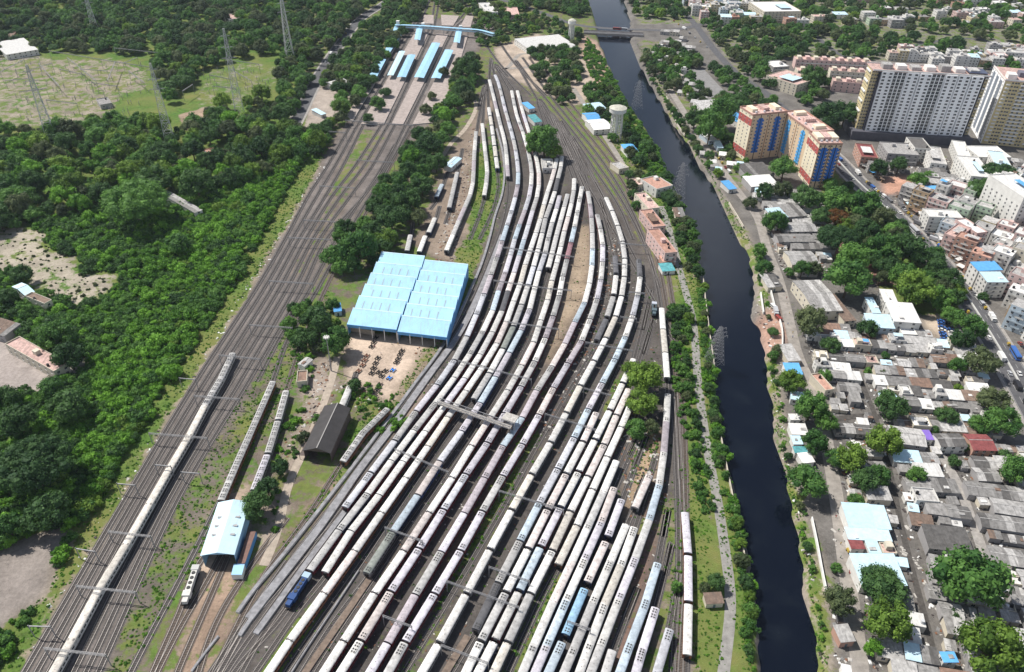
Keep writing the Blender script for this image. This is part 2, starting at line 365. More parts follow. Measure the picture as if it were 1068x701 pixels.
# ------------------------------------------------------------- railway tracks
M_BALLAST = mat('ballast', (.112,.104,.102), .95, .5, 1.3, bump=.6)
M_BALLAST2 = mat('brown_ballast', (.15,.118,.098), .95, .45, 1.1, bump=.6)
M_SLEEPER = mat('oiled_sleeper', (.050,.043,.040), .9, .4, 2.0)
M_RAIL = mat('rail_steel', (.36,.33,.31), .5, .2, .6, metal=.3)
rj = random.Random(77)
def track(P, old=False, gap=.66):
    """ballast bed, sleepers and the two rails of one line"""
    P = smooth_path(P, 3.0) if not isinstance(P, np.ndarray) else P
    e = bpy.data.objects.new('railway_track', None); COL.objects.link(e); tag(e, kind='structure')
    zb = .05+rj.random()*.035
    mb = MB(); raised(mb, P, -1.65, 1.65, -.15, zb); mb.build('ballast_bed', M_BALLAST2 if old else M_BALLAST, e)
    s = arclen(P); mb = MB(); q = rj.random()
    while q < s[-1]-1:
        a = along(P, s, q); b = along(P, s, q+.24); d = (b-a)/max(1e-6, np.hypot(*(b-a))); nn = np.array([-d[1], d[0]])*1.3
        vs = [(*(a-nn), zb+.07), (*(b-nn), zb+.07), (*(b+nn), zb+.07), (*(a+nn), zb+.07)]
        mb.add(vs, [(0,1,2,3)]); q += gap
    mb.build('sleepers', M_SLEEPER, e)
    mb = MB()
    for o in (-.84, .84): raised(mb, P, o-.07, o+.07, zb+.07, zb+.24)
    mb.build('rails', M_RAIL, e)

def lerp_tracks(Lp, Rp, n, t0=0.0, t1=1.0, **kw):
    """n tracks spread between two edge polylines given at the same pixel rows"""
    for k in range(n):
        t = t0+(t1-t0)*(k/(n-1) if n > 1 else 0)
        track([at(a[0]+(b[0]-a[0])*t, a[1]+(b[1]-a[1])*t) for a, b in zip(Lp, Rp)], **kw)
MLY = [130,172,205,250,303,400,520,690,725]
ML_T = [[366,342,321],[373,350,330],[379,358,339],[398,371,346],[405,380,355],[412,389,365],[423,402,379]]
for k_, tp in enumerate(ML_T):
    f_ = k_/6.0
    xs_ = tp+[a+(b-a)*f_ for a, b in ((297,340),(266,314),(203,258),(131,186),(32,108),(12,92))]
    track([at(x, y) for x, y in zip(xs_, MLY)])
for (x0, x1, x2, x3) in ((366,425.5,437,446),(373,430,441,450),(398,447,451,455),(405,451,455,459),(417,468,481,500),(424,473,486,505)):
    track([at(x0,131), at(x0+(x1-x0)*.52,80), at(x1,32), at(x2,18), at(x3,-6)])
track([at(*p) for p in [(412,150),(392,185),(357,238),(322,303),(292,352),(268,398)]])
track([at(*p) for p in [(429,130),(410,165),(366,238),(332,300),(300,355),(284,399),(262.6,447.7),(246.4,483.6),(231,519.5),(190,600),(150,675),(125,725)]])
track([at(*p) for p in [(434,130),(412,165),(372,240),(345,290),(318,350),(298.5,406.6),(290.8,434.8),(280.5,468.2),(265.1,509.3),(225,590),(185,660),(152,725)]], old=True)
track([at(*p) for p in [(247,540),(205.3,590),(191.2,629.5),(160,700),(150,725)]], old=True)
track([at(*p) for p in [(238,580),(212,640),(190,690),(176,725)]], old=True)
track([at(*p) for p in [(300,540),(262,590),(225,650),(200,725)]], old=True)
track([at(*p) for p in [(402.5,428),(380.6,448.7),(358.8,479.5),(320,540),(270,610),(212,725)]], old=True)
# throat at the bottom left of the yard
track([at(*p) for p in [(300,585),(262,640),(235,680),(205,725)]])
for dx in (0, 12, 26): track([at(*p) for p in [(352+dx,520+dx*.2),(300+dx,590+dx*.3),(262+dx,642+dx*.4),(236+dx*.6,690),(216+dx*.5,725)]])

# ------------------------------------------------------------- coaches
ROOF = {'white':(.65,.64,.62),'cream':(.62,.585,.53),'pinkish white':(.64,.58,.56),'pale grey':(.46,.455,.45),'mauve grey':(.42,.38,.41),'pale blue':(.47,.55,.62),
        'bright blue':(.34,.55,.74),'dark grey':(.12,.12,.13),'greenish grey':(.24,.26,.24),'silver':(.52,.53,.57),'lavender white':(.56,.54,.59),'maroon':(.30,.17,.19)}
SIDE = {'blue':(.05,.09,.22),'maroon':(.17,.035,.045),'grey':(.22,.22,.23),'rust':(.22,.09,.05),'navy':(.02,.035,.09),'white':(.55,.54,.52)}
M_UNDER = mat('dark_underframe', (.022,.02,.02), .8)
M_GLASS = mat('coach_glass', (.02,.025,.03), .2)
M_ACDARK = mat('roof_unit_grille', (.05,.05,.05), .7)
CL, CW = 21.7, 3.32
_cm = {}
def coach_meshes(kind, roof, side):
    key = (kind, roof, side)
    if key in _cm: return _cm[key]
    mr = mat('roof_'+roof.replace(' ','_'), ROOF[roof], .6, .34, .55, objvar=.22, streak=False)
    md = mat('roof_grime', tuple(c*.45 for c in ROOF[roof]) if False else (.22,.20,.19), .8, .3, 1.0)
    ms = mat('side_'+side, SIDE[side], .6, .2, .6)
    L2 = CL/2
    b = MB(); b.box(-L2, L2, -CW/2, CW/2, 1.05, 3.35, 0)
    for s in (-1, 1):
        for i in range(9):
            x = -L2+2.2+i*(CL-4.4)/8
            b.box(x-.75, x+.75, s*CW/2-.02, s*CW/2+.02, 2.1, 2.85, 1)
    for s in (-1, 1): b.box(s*L2-.02, s*(L2+.42)+.02, -.75, .75, 1.2, 3.1, 2) if s > 0 else b.box(-L2-.42, -L2+.02, -.75, .75, 1.2, 3.1, 2)
    body = b.mesh('body', [ms, M_GLASS, M_UNDER])
    r = MB(); n = 10
    pr = [(-(CW/2+.03)*math.cos(math.pi*i/n), 3.33+.72*math.sin(math.pi*i/n)**.8) for i in range(n+1)]
    m = len(pr)
    vs = [(-L2-.05, y, z) for y, z in pr]+[(L2+.05, y, z) for y, z in pr]
    r.add(vs, [(i, m+i, m+i+1, i+1) for i in range(m-1)]+[tuple(range(m))[::-1][::-1], tuple(range(m, 2*m))[::-1]], 0)
    if kind == 'ribbed':
        for i in range(12):
            x = -L2+1.2+i*(CL-2.4)/11
            if i in (0, 11): continue
            for y in ((-.45,) if i % 2 else (.45,)): r.cyl((x, y, 3.95), (x, y, 4.16), .13, .10, 6, 1)
        for s in (-1, 1): r.box(s*L2-.35*(s+1)/2-.0, s*L2+.35*(1-s)/2, -1.2, 1.2, 3.6, 4.0, 1)
    if kind == 'plain':
        for i in range(7):
            x = -L2+2+i*(CL-4)/6; r.box(x-.16, x+.16, -.13, .13, 3.95, 4.1, 1)
    for i in range(5):                                       # seams across the roof sheets
        x = -L2+(i+1)*CL/6
        r.box(x-.04, x+.04, -1.1, 1.1, 3.85, 4.075, 0)
    roofm = r.mesh('roof', [mr, md])
    a = MB()
    a.box(-1.15, 1.15, -1.0, 1.0, 0, .28, 0)
    for y in (-.5, .5): a.cyl((-.55, y, .28), (-.55, y, .33), .36, None, 10, 1); a.cyl((.55, y, .28), (.55, y, .33), .36, None, 10, 1)
    acm = a.mesh('roof_unit', [mat('roof_unit_'+roof.replace(' ','_'), tuple(c*.8 for c in ROOF[roof]), .6), M_ACDARK])
    g = MB(); g.box(-1.7, 1.7, -1.25, 1.25, .35, .95)
    for x in (-1.2, 1.2):
        for y in (-.84, .84): g.cyl((x, y-.07, .62), (x, y+.07, .62), .45, None, 10)
    bog = _cm.setdefault('bogie', g.mesh('bogie', M_UNDER))
    spots = []
    if kind == 'ac': spots = [(-L2+1.6, 3.86), (-L2+4.1, 3.86), (L2-1.6, 3.86)] if (len(_cm) % 2) else [(-L2+1.6, 3.86), (L2-1.6, 3.86)]
    if kind == 'emu': spots = [(x, 3.86) for x in (-8.6, -5.2, -1.8, 2.2, 5.4, 8.6)]
    if kind == 'hatch': spots = [(-L2+1.5, 3.86)]
    _cm[key] = (body, roofm, acm, bog, spots); return _cm[key]
N_COACH = [0]; QUEUE = []
def coach(*a): QUEUE.append(a)
def build_coach(p, rz, kind, roof, side, label, group):
    body, roofm, acm, bog, spots = coach_meshes(kind, roof, side)
    t = thing('passenger_coach', (p[0], p[1], .28), rz, label, 'railway coach', group)
    add('body', body, t); add('roof', roofm, t)
    for x in (-7.4, 7.4): add('bogie', bog, t, Matrix.Translation((x, 0, -.15)))
    for x, z in spots: add('roof_unit', acm, t, Matrix.Translation((x, 0, z)))
    N_COACH[0] += 1
    return t
RAKE_PATHS = []
def rake(name, pts, cols, kind='ribbed', side='blue', pitch=None, ext_top=None, ext_bot=None, z=4.0, trk=True, kinds=None, n_max=99, skip=()):
    """coaches coupled along a traced line, pts from the far end to the near end; cols: roof colours repeated from the far end"""
    W = [at(x, y, z) for x, y in pts]
    P = smooth_path(W, 2.0); s = arclen(P)
    pitch = pitch or 22.75
    n = max(1, int(round(s[-1]/pitch))); pt = s[-1]/n
    if pt > pitch*1.04 and n < 4: pt = pitch
    rr = random.Random(hash(name) % 1000 if False else sum(map(ord, name)))
    for i in range(n):
        a = along(P, s, i*pt+.15); b = along(P, s, min(s[-1], (i+1)*pt-.15)); c = (a+b)/2
        if i in skip: continue
        rf = cols[i % len(cols)] if len(cols) > 1 else cols[0]
        kd = kinds[i % len(kinds)] if kinds else kind
        # parts of the line that runs out under the lower edge of the picture are left out
        pj = proj((c[0], c[1], 4))
        if pj[1] > 730: continue
        sd = side if isinstance(side, str) else side[i % len(side)]
        lab = f"{rf} roofed coach, {ordn(i)} from far end, {name[4:] if name.startswith('the ') else name}"
        coach(c, math.atan2(*(b-a)[::-1]), kd, rf, sd, lab, 'passenger coaches stabled in the yard')
    if trk:
        T = [*([at(x, y) for x, y in ext_top] if ext_top else []), *[Vector((q[0], q[1], 0)) for q in P[::6]], *([at(x, y) for x, y in ext_bot] if ext_bot else [])]
        track(T)
    return P
W, C, PW, PG, MG, PB, BB, DG, GG, SV, LW, MR = 'white','cream','pinkish white','pale grey','mauve grey','pale blue','bright blue','dark grey','greenish grey','silver','lavender white','maroon'
Z1 = lambda *p: K(440,60,p); Z2 = lambda *p: K(440,150,p); Z3 = lambda *p: K(560,150,p)
TH = [(514,72),(512,60)]
# --- small rakes left of the long lines
rake('the leftmost short siding rake', [(496.5,137),(494.7,159),(493.2,190),(489.4,205.4),(481.9,221.9),(473,243),(465.5,261)], [PG,W,PG,MG], 'ribbed', 'grey', ext_top=[(498,115),(505,90)])
rake('the second short siding rake', [(503,128.9),(506.7,163.4),(508.2,175),(507.4,189),(505,203.5)], [W,PG], 'ribbed', 'grey', ext_top=[(502,110),(506,88)], ext_bot=[(500,225),(490,250)])
rake('the short rake ending on grass', [(509.7,111.7),(513.4,134.9),(518.9,176)], [W,C,W], 'ribbed', 'blue', ext_top=[(507,95),(508,82)], ext_bot=[(520,195),(514,220),(500,250)])
rake('the rake with a white railcar', [(510.4,83),(514.2,98),(520.9,125.9),(526.9,150),(529.9,184)], [W,PG,W,MG,W,PG,W], 'plain', 'grey', ext_top=TH, ext_bot=[(530,205),(524,235),(512,268),(492,315),(462,365),(420,425),(376,487),(345,530)])
# --- long rakes, left to right
rake('the silver rake along grey platforms', [(516.4,78),(520.1,87),(523.9,102),(528.4,119.9),(534.4,140.9),(538.9,163.4),(540.6,187.5),(535.9,211.4),(529.9,230.9),(526,245),(520.9,258.5),(516.4,274.5),(508.9,295),(502.9,311.9),(494.6,333),(480.9,363),(462.4,392.5),(436.5,425),(414.9,455),(388.5,490),(359,529.5)],
     [SV,SV,PG,SV,LW,PG,SV,SV,PG,SV,SV,PB,MG,SV,SV,PB,MG,PG,MG], 'ac', ['grey','grey','maroon'], ext_top=TH, ext_bot=[(330,566),(292,612),(258,652),(236,690),(215,725)], kinds=['plain','plain','ac','plain','ac','plain','ac','ac','plain','ac'])
rake('the rake drawn by the blue locomotive', [(533.6,94.5),(538.9,119.9),(544.9,136.4),(550.9,157.5),(554.6,180),(552.4,202.4),(546.4,221.9),(538.6,243),(533.5,262),(528.4,279.7),(520.1,302.9),(511.5,330),(499.6,352),(483.9,378.9),(461.6,410.5),(439.6,438.5),(414.9,470.9),(386.4,510.6),(353.3,553),(322.5,595)],
     [W,PG,W,W,PG,W,W,PG,PG,W,LW,SV,MG,PB,SV,LW,MG,PB], 'ac', ['maroon','navy'], ext_top=[(528,82),(516,68)], ext_bot=[(300,625),(268,672),(240,725)], kinds=['plain','ac','plain'])
rake('the rake right of the locomotive', [(539.6,94.5),(544.9,115.4),(550.9,134.9),(558.4,161),(562.1,180),(561.4,199.4),(556.1,217.4),(549.3,241),(544.1,257.5),(537.4,280),(529.9,303.2),(521,331),(509.4,353.5),(494.4,380.4),(473.4,409.7),(450.1,441),(425.4,473.9),(398.4,512.1),(370,547.5),(338.3,597)],
     [W,PG,W,LW,W,W,W,W,W,PW,W,PG,LW,SV,PB,LW,PW,DG], 'plain', ['maroon'], ext_top=[(530,80),(516,66)], ext_bot=[(312,635),(285,675),(250,725)])
B1 = 'along the bottom edge'
rake('the first bottom-edge rake from left', [(580.8,165),(577.1,181.5),(570.3,202.4),(562.8,230.9),(554.8,255.2),(548.6,273.2),(542.6,295.7),(534.4,317.4),(525.8,342),(514.6,364.7),(497.6,391),(480.9,414.9),(458.6,447),(437.4,478.4),(411.9,514.4),(385,552.7),(353,598.5),(323,638.2),(287.9,688),(264,724)],
     [W,PW,W,W,C,W,W,W,C,W,W,PW,W,W,W,C,W,W], 'ribbed', 'rust', ext_top=[(583,145),(575,125),(560,105)], ext_bot=[(250,744)])
rake('the rake ending before the footbridge', [(586,162.7),(585.3,172.5),(580.8,190.4),(577.1,206),(570.3,222.5),(565.9,242),(559.9,265),(553.9,287),(546.4,309.9),(538.5,333),(526.6,359.5),(513.1,384.9),(493.6,416.4)],
     [W,PG,DG,W,PG,PG,W,W,SV,W,PG,GG], 'plain', 'grey', ext_top=[(586,145),(576,122),(562,103)], ext_bot=[(470,449),(440,493),(405,545),(375,590),(340,640),(306,690),(280,730)])
rake('the pale blue left-hand rake', [(583.8,203.9),(580,219),(573.3,240.5),(569.6,260.5),(563.6,277.7),(557.6,300.9),(549.9,330.5),(538.6,353.5),(522.8,382.7),(506.4,410.4),(489.8,437.5),(462.8,474.4),(437.4,513.4),(414.9,546.5),(381.5,598)],
     [LW,W,PG,PG,SV,W,W,LW,PB,LW,PB,LW,SV,PW,PB,GG], 'ac', ['grey','blue','navy'], ext_bot=[(350,646),(322,690),(298,730)], kinds=['plain','plain','plain','ac'])
rake('the short rake amid long ones', [(592,202.4),(587.6,218.9),(581.3,242),(576.3,262),(571.8,279)], [PG,W,PG], 'plain', 'grey', ext_bot=[(565,305),(557,335),(545,365),(525,400),(505,432),(480,472),(450,515),(415,565),(385,610),(350,662),(312,722)])
rake('the second bottom-edge rake from left', [(599,186),(598.2,200.9),(593.7,221.9),(588.3,242),(582.5,268),(576.5,288.9),(571.2,312.9),(563,337),(555,361),(540.8,387.2),(525.3,414.1),(507,441.5),(486.1,473.9),(464.8,509),(440.4,544.5),(413.4,585.7),(383.2,629.2),(351.5,679),(322,725)],
     [W,PG,W,PW,W,W,W,C,W,W,PW,W,W,PW,W,W,PW,W,W], 'ribbed', ['rust','maroon'], ext_top=[(600,172),(592,150),(572,115)], ext_bot=[(308,748)])
rake('the third bottom-edge rake from left', [(607.2,194.2),(604.2,209.9),(599,238),(592.2,266.5),(586.2,291.9),(582.5,311.4),(574.3,337),(564,364),(548.8,394),(533,420),(513,454.5),(484.5,496.4),(465.5,526.4),(437.4,571.4),(408.4,615),(375.4,668.9),(340,725)],
     [W,W,W,PB,MR,PG,W,PG,MG,W,PG,LW,LW,LW,SV,LW,LW,PW], 'ac', ['maroon'], ext_top=[(606,178),(596,152),(575,118)], ext_bot=[(326,748)])
rake('the fourth bottom-edge rake from left', [(613.2,199.4),(616,217.4),(617.7,240),(617.9,270),(614.9,295.4),(608,320.4),(600.5,334),(594.6,346),(583.4,370),(565.5,397),(548.9,427.5),(539.9,443.5),(523.4,466.4),(505.5,497.9),(482.4,538),(456.9,580.4),(427.1,630),(397.9,680.9),(370,727)],
     [PG,MG,PG,PG,PB,W,W,PB,MG,PW,PG,MG,PB,MG,MG,LW,PG,MG,LW], 'plain', ['maroon'], ext_top=[(611,182),(600,155),(578,122)], ext_bot=[(356,750)], kinds=['plain','ac','plain'])
rake('the fifth bottom-edge rake from left', [(622.9,223.4),(628,248),(628.9,264),(627.4,285.9),(623.7,308.4),(615,334),(603.7,361),(586.4,387.9),(570,417.9),(553.4,448.5),(531.7,484.4),(512.2,516.5),(486.9,562.4),(464,601.5),(432.4,652.4),(403.9,701.5),(390,727)],
     [PG,W,LW,W,LW,PG,W,MG,LW,PW,LW,LW,PG,LW,LW,LW], 'ac', ['maroon'], ext_top=[(616,200),(604,168),(583,128)], ext_bot=[(377,750)])
rake('the two-coach stub beside the sharp curve', [(641.6,265.5),(642.8,284.9),(640.9,304.4),(633.4,329.9),(621.6,356)], [DG,W,PG], 'plain', 'grey', ext_top=[(638,240),(625,205)], ext_bot=[(605,388),(585,422),(560,465),(530,520),(495,580),(450,655),(405,728)])
rake('the sixth bottom-edge rake from left', [(631.9,205.4),(639.4,221.9),(647,243),(650.5,257.5),(652.1,277),(649.9,299.4),(645.2,321.9),(636.2,343.5),(624.6,367),(610.4,392.4),(595.4,420.9),(579.6,451.5),(561.6,482.2),(541.4,516.8),(521.3,554.2),(497.1,597.4),(474.8,641.4),(445.8,690.2),(424,728)],
     [W,W,W,PG,W,W,W,C,W,W,C,W,W,C,W,W,W,W], 'ribbed', 'grey', ext_top=[(622,190),(606,160),(585,125)], ext_bot=[(412,750)])
rake('the silver rake with dark end', [(666.4,270),(667.9,284.9),(664.9,308.9),(658,335.5),(647.9,361),(634.4,387.9),(619.4,414.9),(602.8,448.5),(584.9,482.9),(565.4,518.9),(543.7,561),(521.7,603),(495.5,657.5)],
     [DG,W,SV,W,PB,PB,LW,PB,SV,SV,PB,PG,DG,DG], 'ac', 'grey', ext_top=[(660,250),(645,215),(622,180),(596,142)], ext_bot=[(475,695),(455,730)])
rake('the seventh bottom-edge rake from left', [(622.3,429.5),(608.1,460.5),(590.1,494.9),(570.7,532),(549.7,574.4),(528,616.9),(515.4,640.4),(500.4,670.4),(485.5,701.5),(473,727)],
     [PW,W,PW,PW,W,PG,W,PG,W], 'plain', 'grey', ext_top=[(640,393),(652,360)], ext_bot=[(462,750)], kinds=['hatch','ribbed','ac'])
rake('the eighth bottom-edge rake from left', [(661.3,373.4),(650.1,398),(636.2,427.2),(622.3,455),(605.8,487.2),(586.4,525),(566.9,563.9),(545.4,608),(522.9,654),(499,700.4),(486,726)],
     [W,W,W,W,W,LW,PB,W,W,W,W], 'ribbed', ['blue','maroon'], ext_top=[(672,345),(680,300)], ext_bot=[(474,750)], kinds=['plain','ribbed','ribbed','ribbed','hatch','ac'])
rake('the ninth bottom-edge rake from left', [(656.1,404.9),(643.4,431.9),(630.6,462.4),(614.1,495.4),(596.1,530.8),(577.4,571.4),(555.2,614.9),(533.6,660.9),(515.4,700.2),(503,727)],
     [PW,PW,PW,W,C,W,PG,C,PG], 'ribbed', 'grey', ext_top=[(672,370),(682,330)], ext_bot=[(491,750)], kinds=['ribbed','ribbed','hatch'])
rake('the white rake that stops short', [(659.9,416.9),(647.9,445.5),(633.3,476.7),(617.5,511.8),(601.4,549),(581.9,589)], [W,W,W,W,C,W], 'ribbed', 'rust', ext_bot=[(566,622),(548,662),(528,705),(517,730)])
rake('the tenth bottom-edge rake from left', [(642.7,481.2),(628.4,514.9),(610.4,555),(590.9,598),(570.9,640.4),(548.4,692.9),(534,727)],
     [W,PG,W,PW,W,PG], 'ribbed', 'navy', ext_top=[(655,452),(668,425)], ext_bot=[(525,750)], kinds=['plain','ribbed','hatch'])
rake('the eleventh bottom-edge rake from left', [(640.4,508.9),(625.4,549),(605.4,593),(584.3,640.4),(561.9,692.5),(547,727)],
     [PW,LW,W,PB,LW,W], 'ac', 'navy', ext_top=[(655,475),(672,440)], ext_bot=[(538,750)])
rake('the twelfth bottom-edge rake from left', [(649.4,517.9),(634.3,559.4),(614.9,601.5),(593.3,653.9),(572.4,700.4),(560,728)],
     [LW,PW,BB,PB,PW,W], 'ac', 'navy', ext_top=[(662,485),(676,450)], ext_bot=[(552,750)])
rake('the thirteenth bottom-edge rake from left', [(653.1,547.2),(636.6,585.7),(619.5,625.5),(596.3,682.4),(576,730)],
     [W,W,PG,PG,W], 'plain', 'navy', ext_top=[(664,520),(676,490)], ext_bot=[(568,750)], kinds=['ribbed','ac'])
rake('the fourteenth bottom-edge rake from left', [(661.3,551),(645.2,595.8),(627,638.9),(607.5,692.9),(594,730)],
     [W,C,W,W], 'ac', 'navy', ext_top=[(668,530),(677,505)], ext_bot=[(587,750)], kinds=['ac','plain'])
rake('the curved rake along roadside trees', [(696.6,410.9),(695.1,439.5),(692.1,475.4),(686.2,512.4),(673.7,552),(657.3,596),(637.5,644.9),(619.5,692.9),(606,728)],
     [W,MG,W,PB,PG,LW,W,PG,W], 'ac', 'grey', ext_top=[(696,385)], ext_bot=[(598,750)], kinds=['ac','plain','ac'])
rake('the narrow rake under canal-side trees', [(690.3,321),(691.8,344.9),(694.5,373),(696,394)], [W,C,W], 'plain', 'grey', ext_top=[(688,300),(672,255),(650,212),(622,170),(590,128),(560,92),(540,68)])
rake('the plain grey bottom stub', [(638.2,680),(630,707),(622,732)], [PG], 'plain', 'grey', ext_top=[(652,645),(668,605)], ext_bot=[(616,750)])
rake('the pale blue right-hand rake', [(685.7,588.4),(671.9,633),(651,687.9),(637,728)], [PB,PB,PB], 'ac', 'grey', ext_top=[(692,560),(698,525)], ext_bot=[(630,750)])
rake('the lilac rake beside it', [(683.1,636.4),(667.4,686.2),(655,730)], [LW,LW], 'ac', 'grey', ext_top=[(694,600),(702,560)], ext_bot=[(649,750)])
rake('the dark stub beside lilac coaches', [(698.9,655.2),(685.4,700.4),(678,728)], [SV,SV], 'ac', 'navy', ext_top=[(706,625),(710,590)], ext_bot=[(672,750)])
rake('the straight rake nearest the road', [(714.3,533),(718,579),(718.2,631),(716.9,685)], [LW,LW,W], 'plain', 'rust', ext_top=[(709,500),(706,440),(704,400)], ext_bot=[(714,750)])
rake('the single coach on the sandy siding', [(677.9,493.9),(661.7,530.5)], [PW], 'hatch', 'grey', ext_top=[(684,475)], ext_bot=[(655,545)])
rake('the curved rake under the outermost curve', [(632.5,1),(632.6,2)] if False else [(666.5,250),(666.6,251)], [W], trk=False, n_max=0, skip=(0,))
# the passenger train on the main line
rake('the train on the main line', [(242.6,368.1),(232.3,390.5),(214.3,420.5),(197.1,453.9),(176.6,488),(155,526),(129.6,570),(100.9,617),(73.2,669),(40,727)], [PG,PG,C,C,C,C,C,C,C], 'plain', 'white', trk=False, kinds=['emu','emu']+['ribbed']*20)
rake('the railcar left of blue shed', [(284,398.9),(262.6,447.7),(246.4,484),(231,520)], [PG,PG,PG], 'emu', 'rust', trk=False)
rake('the railcar entering the blue shed', [(298.5,406.6),(290.8,434.8),(280.5,468.8),(264,512)], [PG,PG,LW,PG], 'emu', 'grey', trk=False)
rake('the two grey wagons beside the black shed', [(402.5,427.5),(380.6,448.2),(358.8,479)], [PG,PG], 'emu', 'rust', trk=False)
for i, (a, b, c, nm) in enumerate([((476.7,180),(468.5,215.9),PG,'the dark siding'), ((461,191.9),(452.7,209.9),PB,'the blue hut'), ((453.5,227),(446,244.4),W,'the sand heap'), ((428.1,244.4),(424.3,262),PG,'the workshop corner'), ((443.5,245.7),(436.5,264),W,'the workshop wall')]):
    rake('a siding near '+nm, [a, b], [c], 'plain', 'navy', ext_top=[(a[0]+(a[0]-b[0])*.7, a[1]+(a[1]-b[1])*.7)], ext_bot=[(b[0]-(a[0]-b[0])*.5, b[1]-(a[1]-b[1])*.5)], n_max=1)
rake('a track inside the black shed', [(363,407),(354.5,427)], [W], 'hatch', 'white', ext_top=[(372,388)], pitch=16)

# spare tracks on the east side
for dx, dy in ((0,0),(7,-1),(15,-2)):
    track([at(*p) for p in [(545+dx,60),(570+dx,95),(598+dx,130),(628+dx,168),(655+dx,212),(676+dx,262),(688+dx*.9,315),(694+dx,370),(702+dx*.7,430),(706+dx*.6,500),(708+dx*.5,590),(704+dx*.5,660),(700+dx*.5,730)]], old=dx>6)
for x0 in (524, 540): track([at(*p) for p in [(x0-45,-10),(x0-30,20),(x0-18,45),(x0,70),(x0+30,100)]])
QUEUE.sort(key=lambda a: math.hypot(a[0][0], a[0][1]))
for a in QUEUE[:300]: build_coach(*a)
far = MB(); far_m = []
for p, rz, kind, roof, side, *_ in QUEUE[300:]:
    body, roofm, acm, bog, spots = coach_meshes(kind, roof, side); M = Matrix.Translation((p[0], p[1], .28))@Matrix.Rotation(rz, 4, 'Z')
    for me, T in [(body, M), (roofm, M)]+[(acm, M@Matrix.Translation((x, 0, z))) for x, z in spots]:
        ks = []
        for q in me.materials:
            if q not in far_m: far_m.append(q)
            ks.append(far_m.index(q))
        o = len(far.v); far.v += [tuple(T@v.co) for v in me.vertices]
        for f in me.polygons: far.f.append([o+i for i in f.vertices]); far.m.append(ks[f.material_index])
tag(far.build('distant_coaches', far_m), 'small distant coaches packed at the far throat of the yard', 'railway coaches', kind='stuff')
print('COACHES', len(QUEUE))
# ------------------------------------------------------------- yard platforms, sheds, footbridge, masts
M_CONC = mat('platform_concrete', (.27,.27,.285), .9, .4, .5, bump=.2)
M_CONC2 = mat('pink_paving', (.38,.325,.30), .9, .3, .35)
M_EDGE = mat('pale_kerb', (.55,.54,.52), .85, .15, .8)
M_BRICKD = mat('brown_bank', (.20,.155,.125), .95, .4, .6)
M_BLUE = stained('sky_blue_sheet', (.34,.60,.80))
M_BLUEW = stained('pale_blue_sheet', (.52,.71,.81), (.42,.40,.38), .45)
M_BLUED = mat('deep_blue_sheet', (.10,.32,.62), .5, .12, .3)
M_STEEL = mat('grey_galvanised_steel', (.30,.30,.31), .6, .2, 1.0, metal=.2)
M_DSTEEL = mat('dark_rusty_steel', (.12,.095,.085), .8, .3, 1.0)
M_BLACKR = mat('black_sheet_roof', (.050,.047,.048), .7, .25, .25)
M_WHITEP = mat('white_plaster', (.72,.71,.68), .8, .15, .3, objvar=.12)
M_DARKIN = mat('dark_interior', (.02,.02,.022), .9)
M_WINDOW = mat('dark_window_glass', (.03,.035,.045), .15, spec=.6)
occ_cell = 2.0; OX, OY = -900, 60
OCC = np.zeros((700, 950), bool)
_oy, _ox = np.mgrid[0:700, 0:950]; _OXX = OX+_ox*occ_cell; _OYY = OY+_oy*occ_cell
def block(W, grow=0.0):
    W = [(p[0], p[1]) for p in W]
    cx = sum(p[0] for p in W)/len(W); cy = sum(p[1] for p in W)/len(W)
    if grow: W = [(cx+(x-cx)*(1+grow/max(1e-3, math.hypot(x-cx, y-cy))), cy+(y-cy)*(1+grow/max(1e-3, math.hypot(x-cx, y-cy)))) for x, y in W]
    xs = [p[0] for p in W]; ys = [p[1] for p in W]
    i0 = max(0, int((min(xs)-OX)/occ_cell)); i1 = min(950, int((max(xs)-OX)/occ_cell)+2); j0 = max(0, int((min(ys)-OY)/occ_cell)); j1 = min(700, int((max(ys)-OY)/occ_cell)+2)
    if i1 <= i0 or j1 <= j0: return
    OCC[j0:j1, i0:i1] |= inpoly(_OXX[j0:j1, i0:i1], _OYY[j0:j1, i0:i1], W)
def free(x, y):
    i = int((x-OX)/occ_cell); j = int((y-OY)/occ_cell)
    return 0 <= i < 950 and 0 <= j < 700 and not OCC[j, i]
block(CANAL, 3)

def platform(name, pts, w, z, m, label=None, cat=None, group=None, kind=None, z0=-.2):
    P = smooth_path(G(pts), 4); mb = MB(); raised(mb, P, -w/2, w/2, z0, z, 0, 1); o = mb.build(name, [M_EDGE, m])
    return tag(o, label, cat, group, kind)
platform('platform', [(248,640),(262,618.4),(284.9,593),(340,523.9),(409,433.4),(437,395),(453.9,373.4),(470.4,347),(476,335.9),(496.9,289.4),(504.4,270),(511.9,244.5),(516.4,225),(523.9,202.4),(526.1,180),(523.9,157.5),(517.9,135)], 1.5, 1.1, M_CONC, 'long narrow grey platform along the left edge of the yard', 'platform')
platform('platform', [(260,646),(281,618.4),(315.5,574.9),(345,535),(376,489.4),(407.4,449),(449.4,389.9),(471.9,360),(486.4,335.9),(502.9,299.9),(514.9,270),(524,246)], 3.5, .95, M_CONC, 'wide grey platform beside the long silver rake', 'platform')
platform('platform', [(266.9,662),(294.5,624),(324.9,581.5),(351.8,545.5),(378,510)], 2.4, .95, M_CONC, 'short grey platform left of the blue locomotive', 'platform')
platform('platform', [(250,664),(258,652),(263,645)], 1.6, .9, M_CONC, 'narrow ramp at the near end of the wide platform', 'platform')
platform('bank', [(386,603.5),(360,642),(320,699.4),(304,724)], 2.6, .6, M_BRICKD, 'brown earth bank below the dark green coach', 'bank')
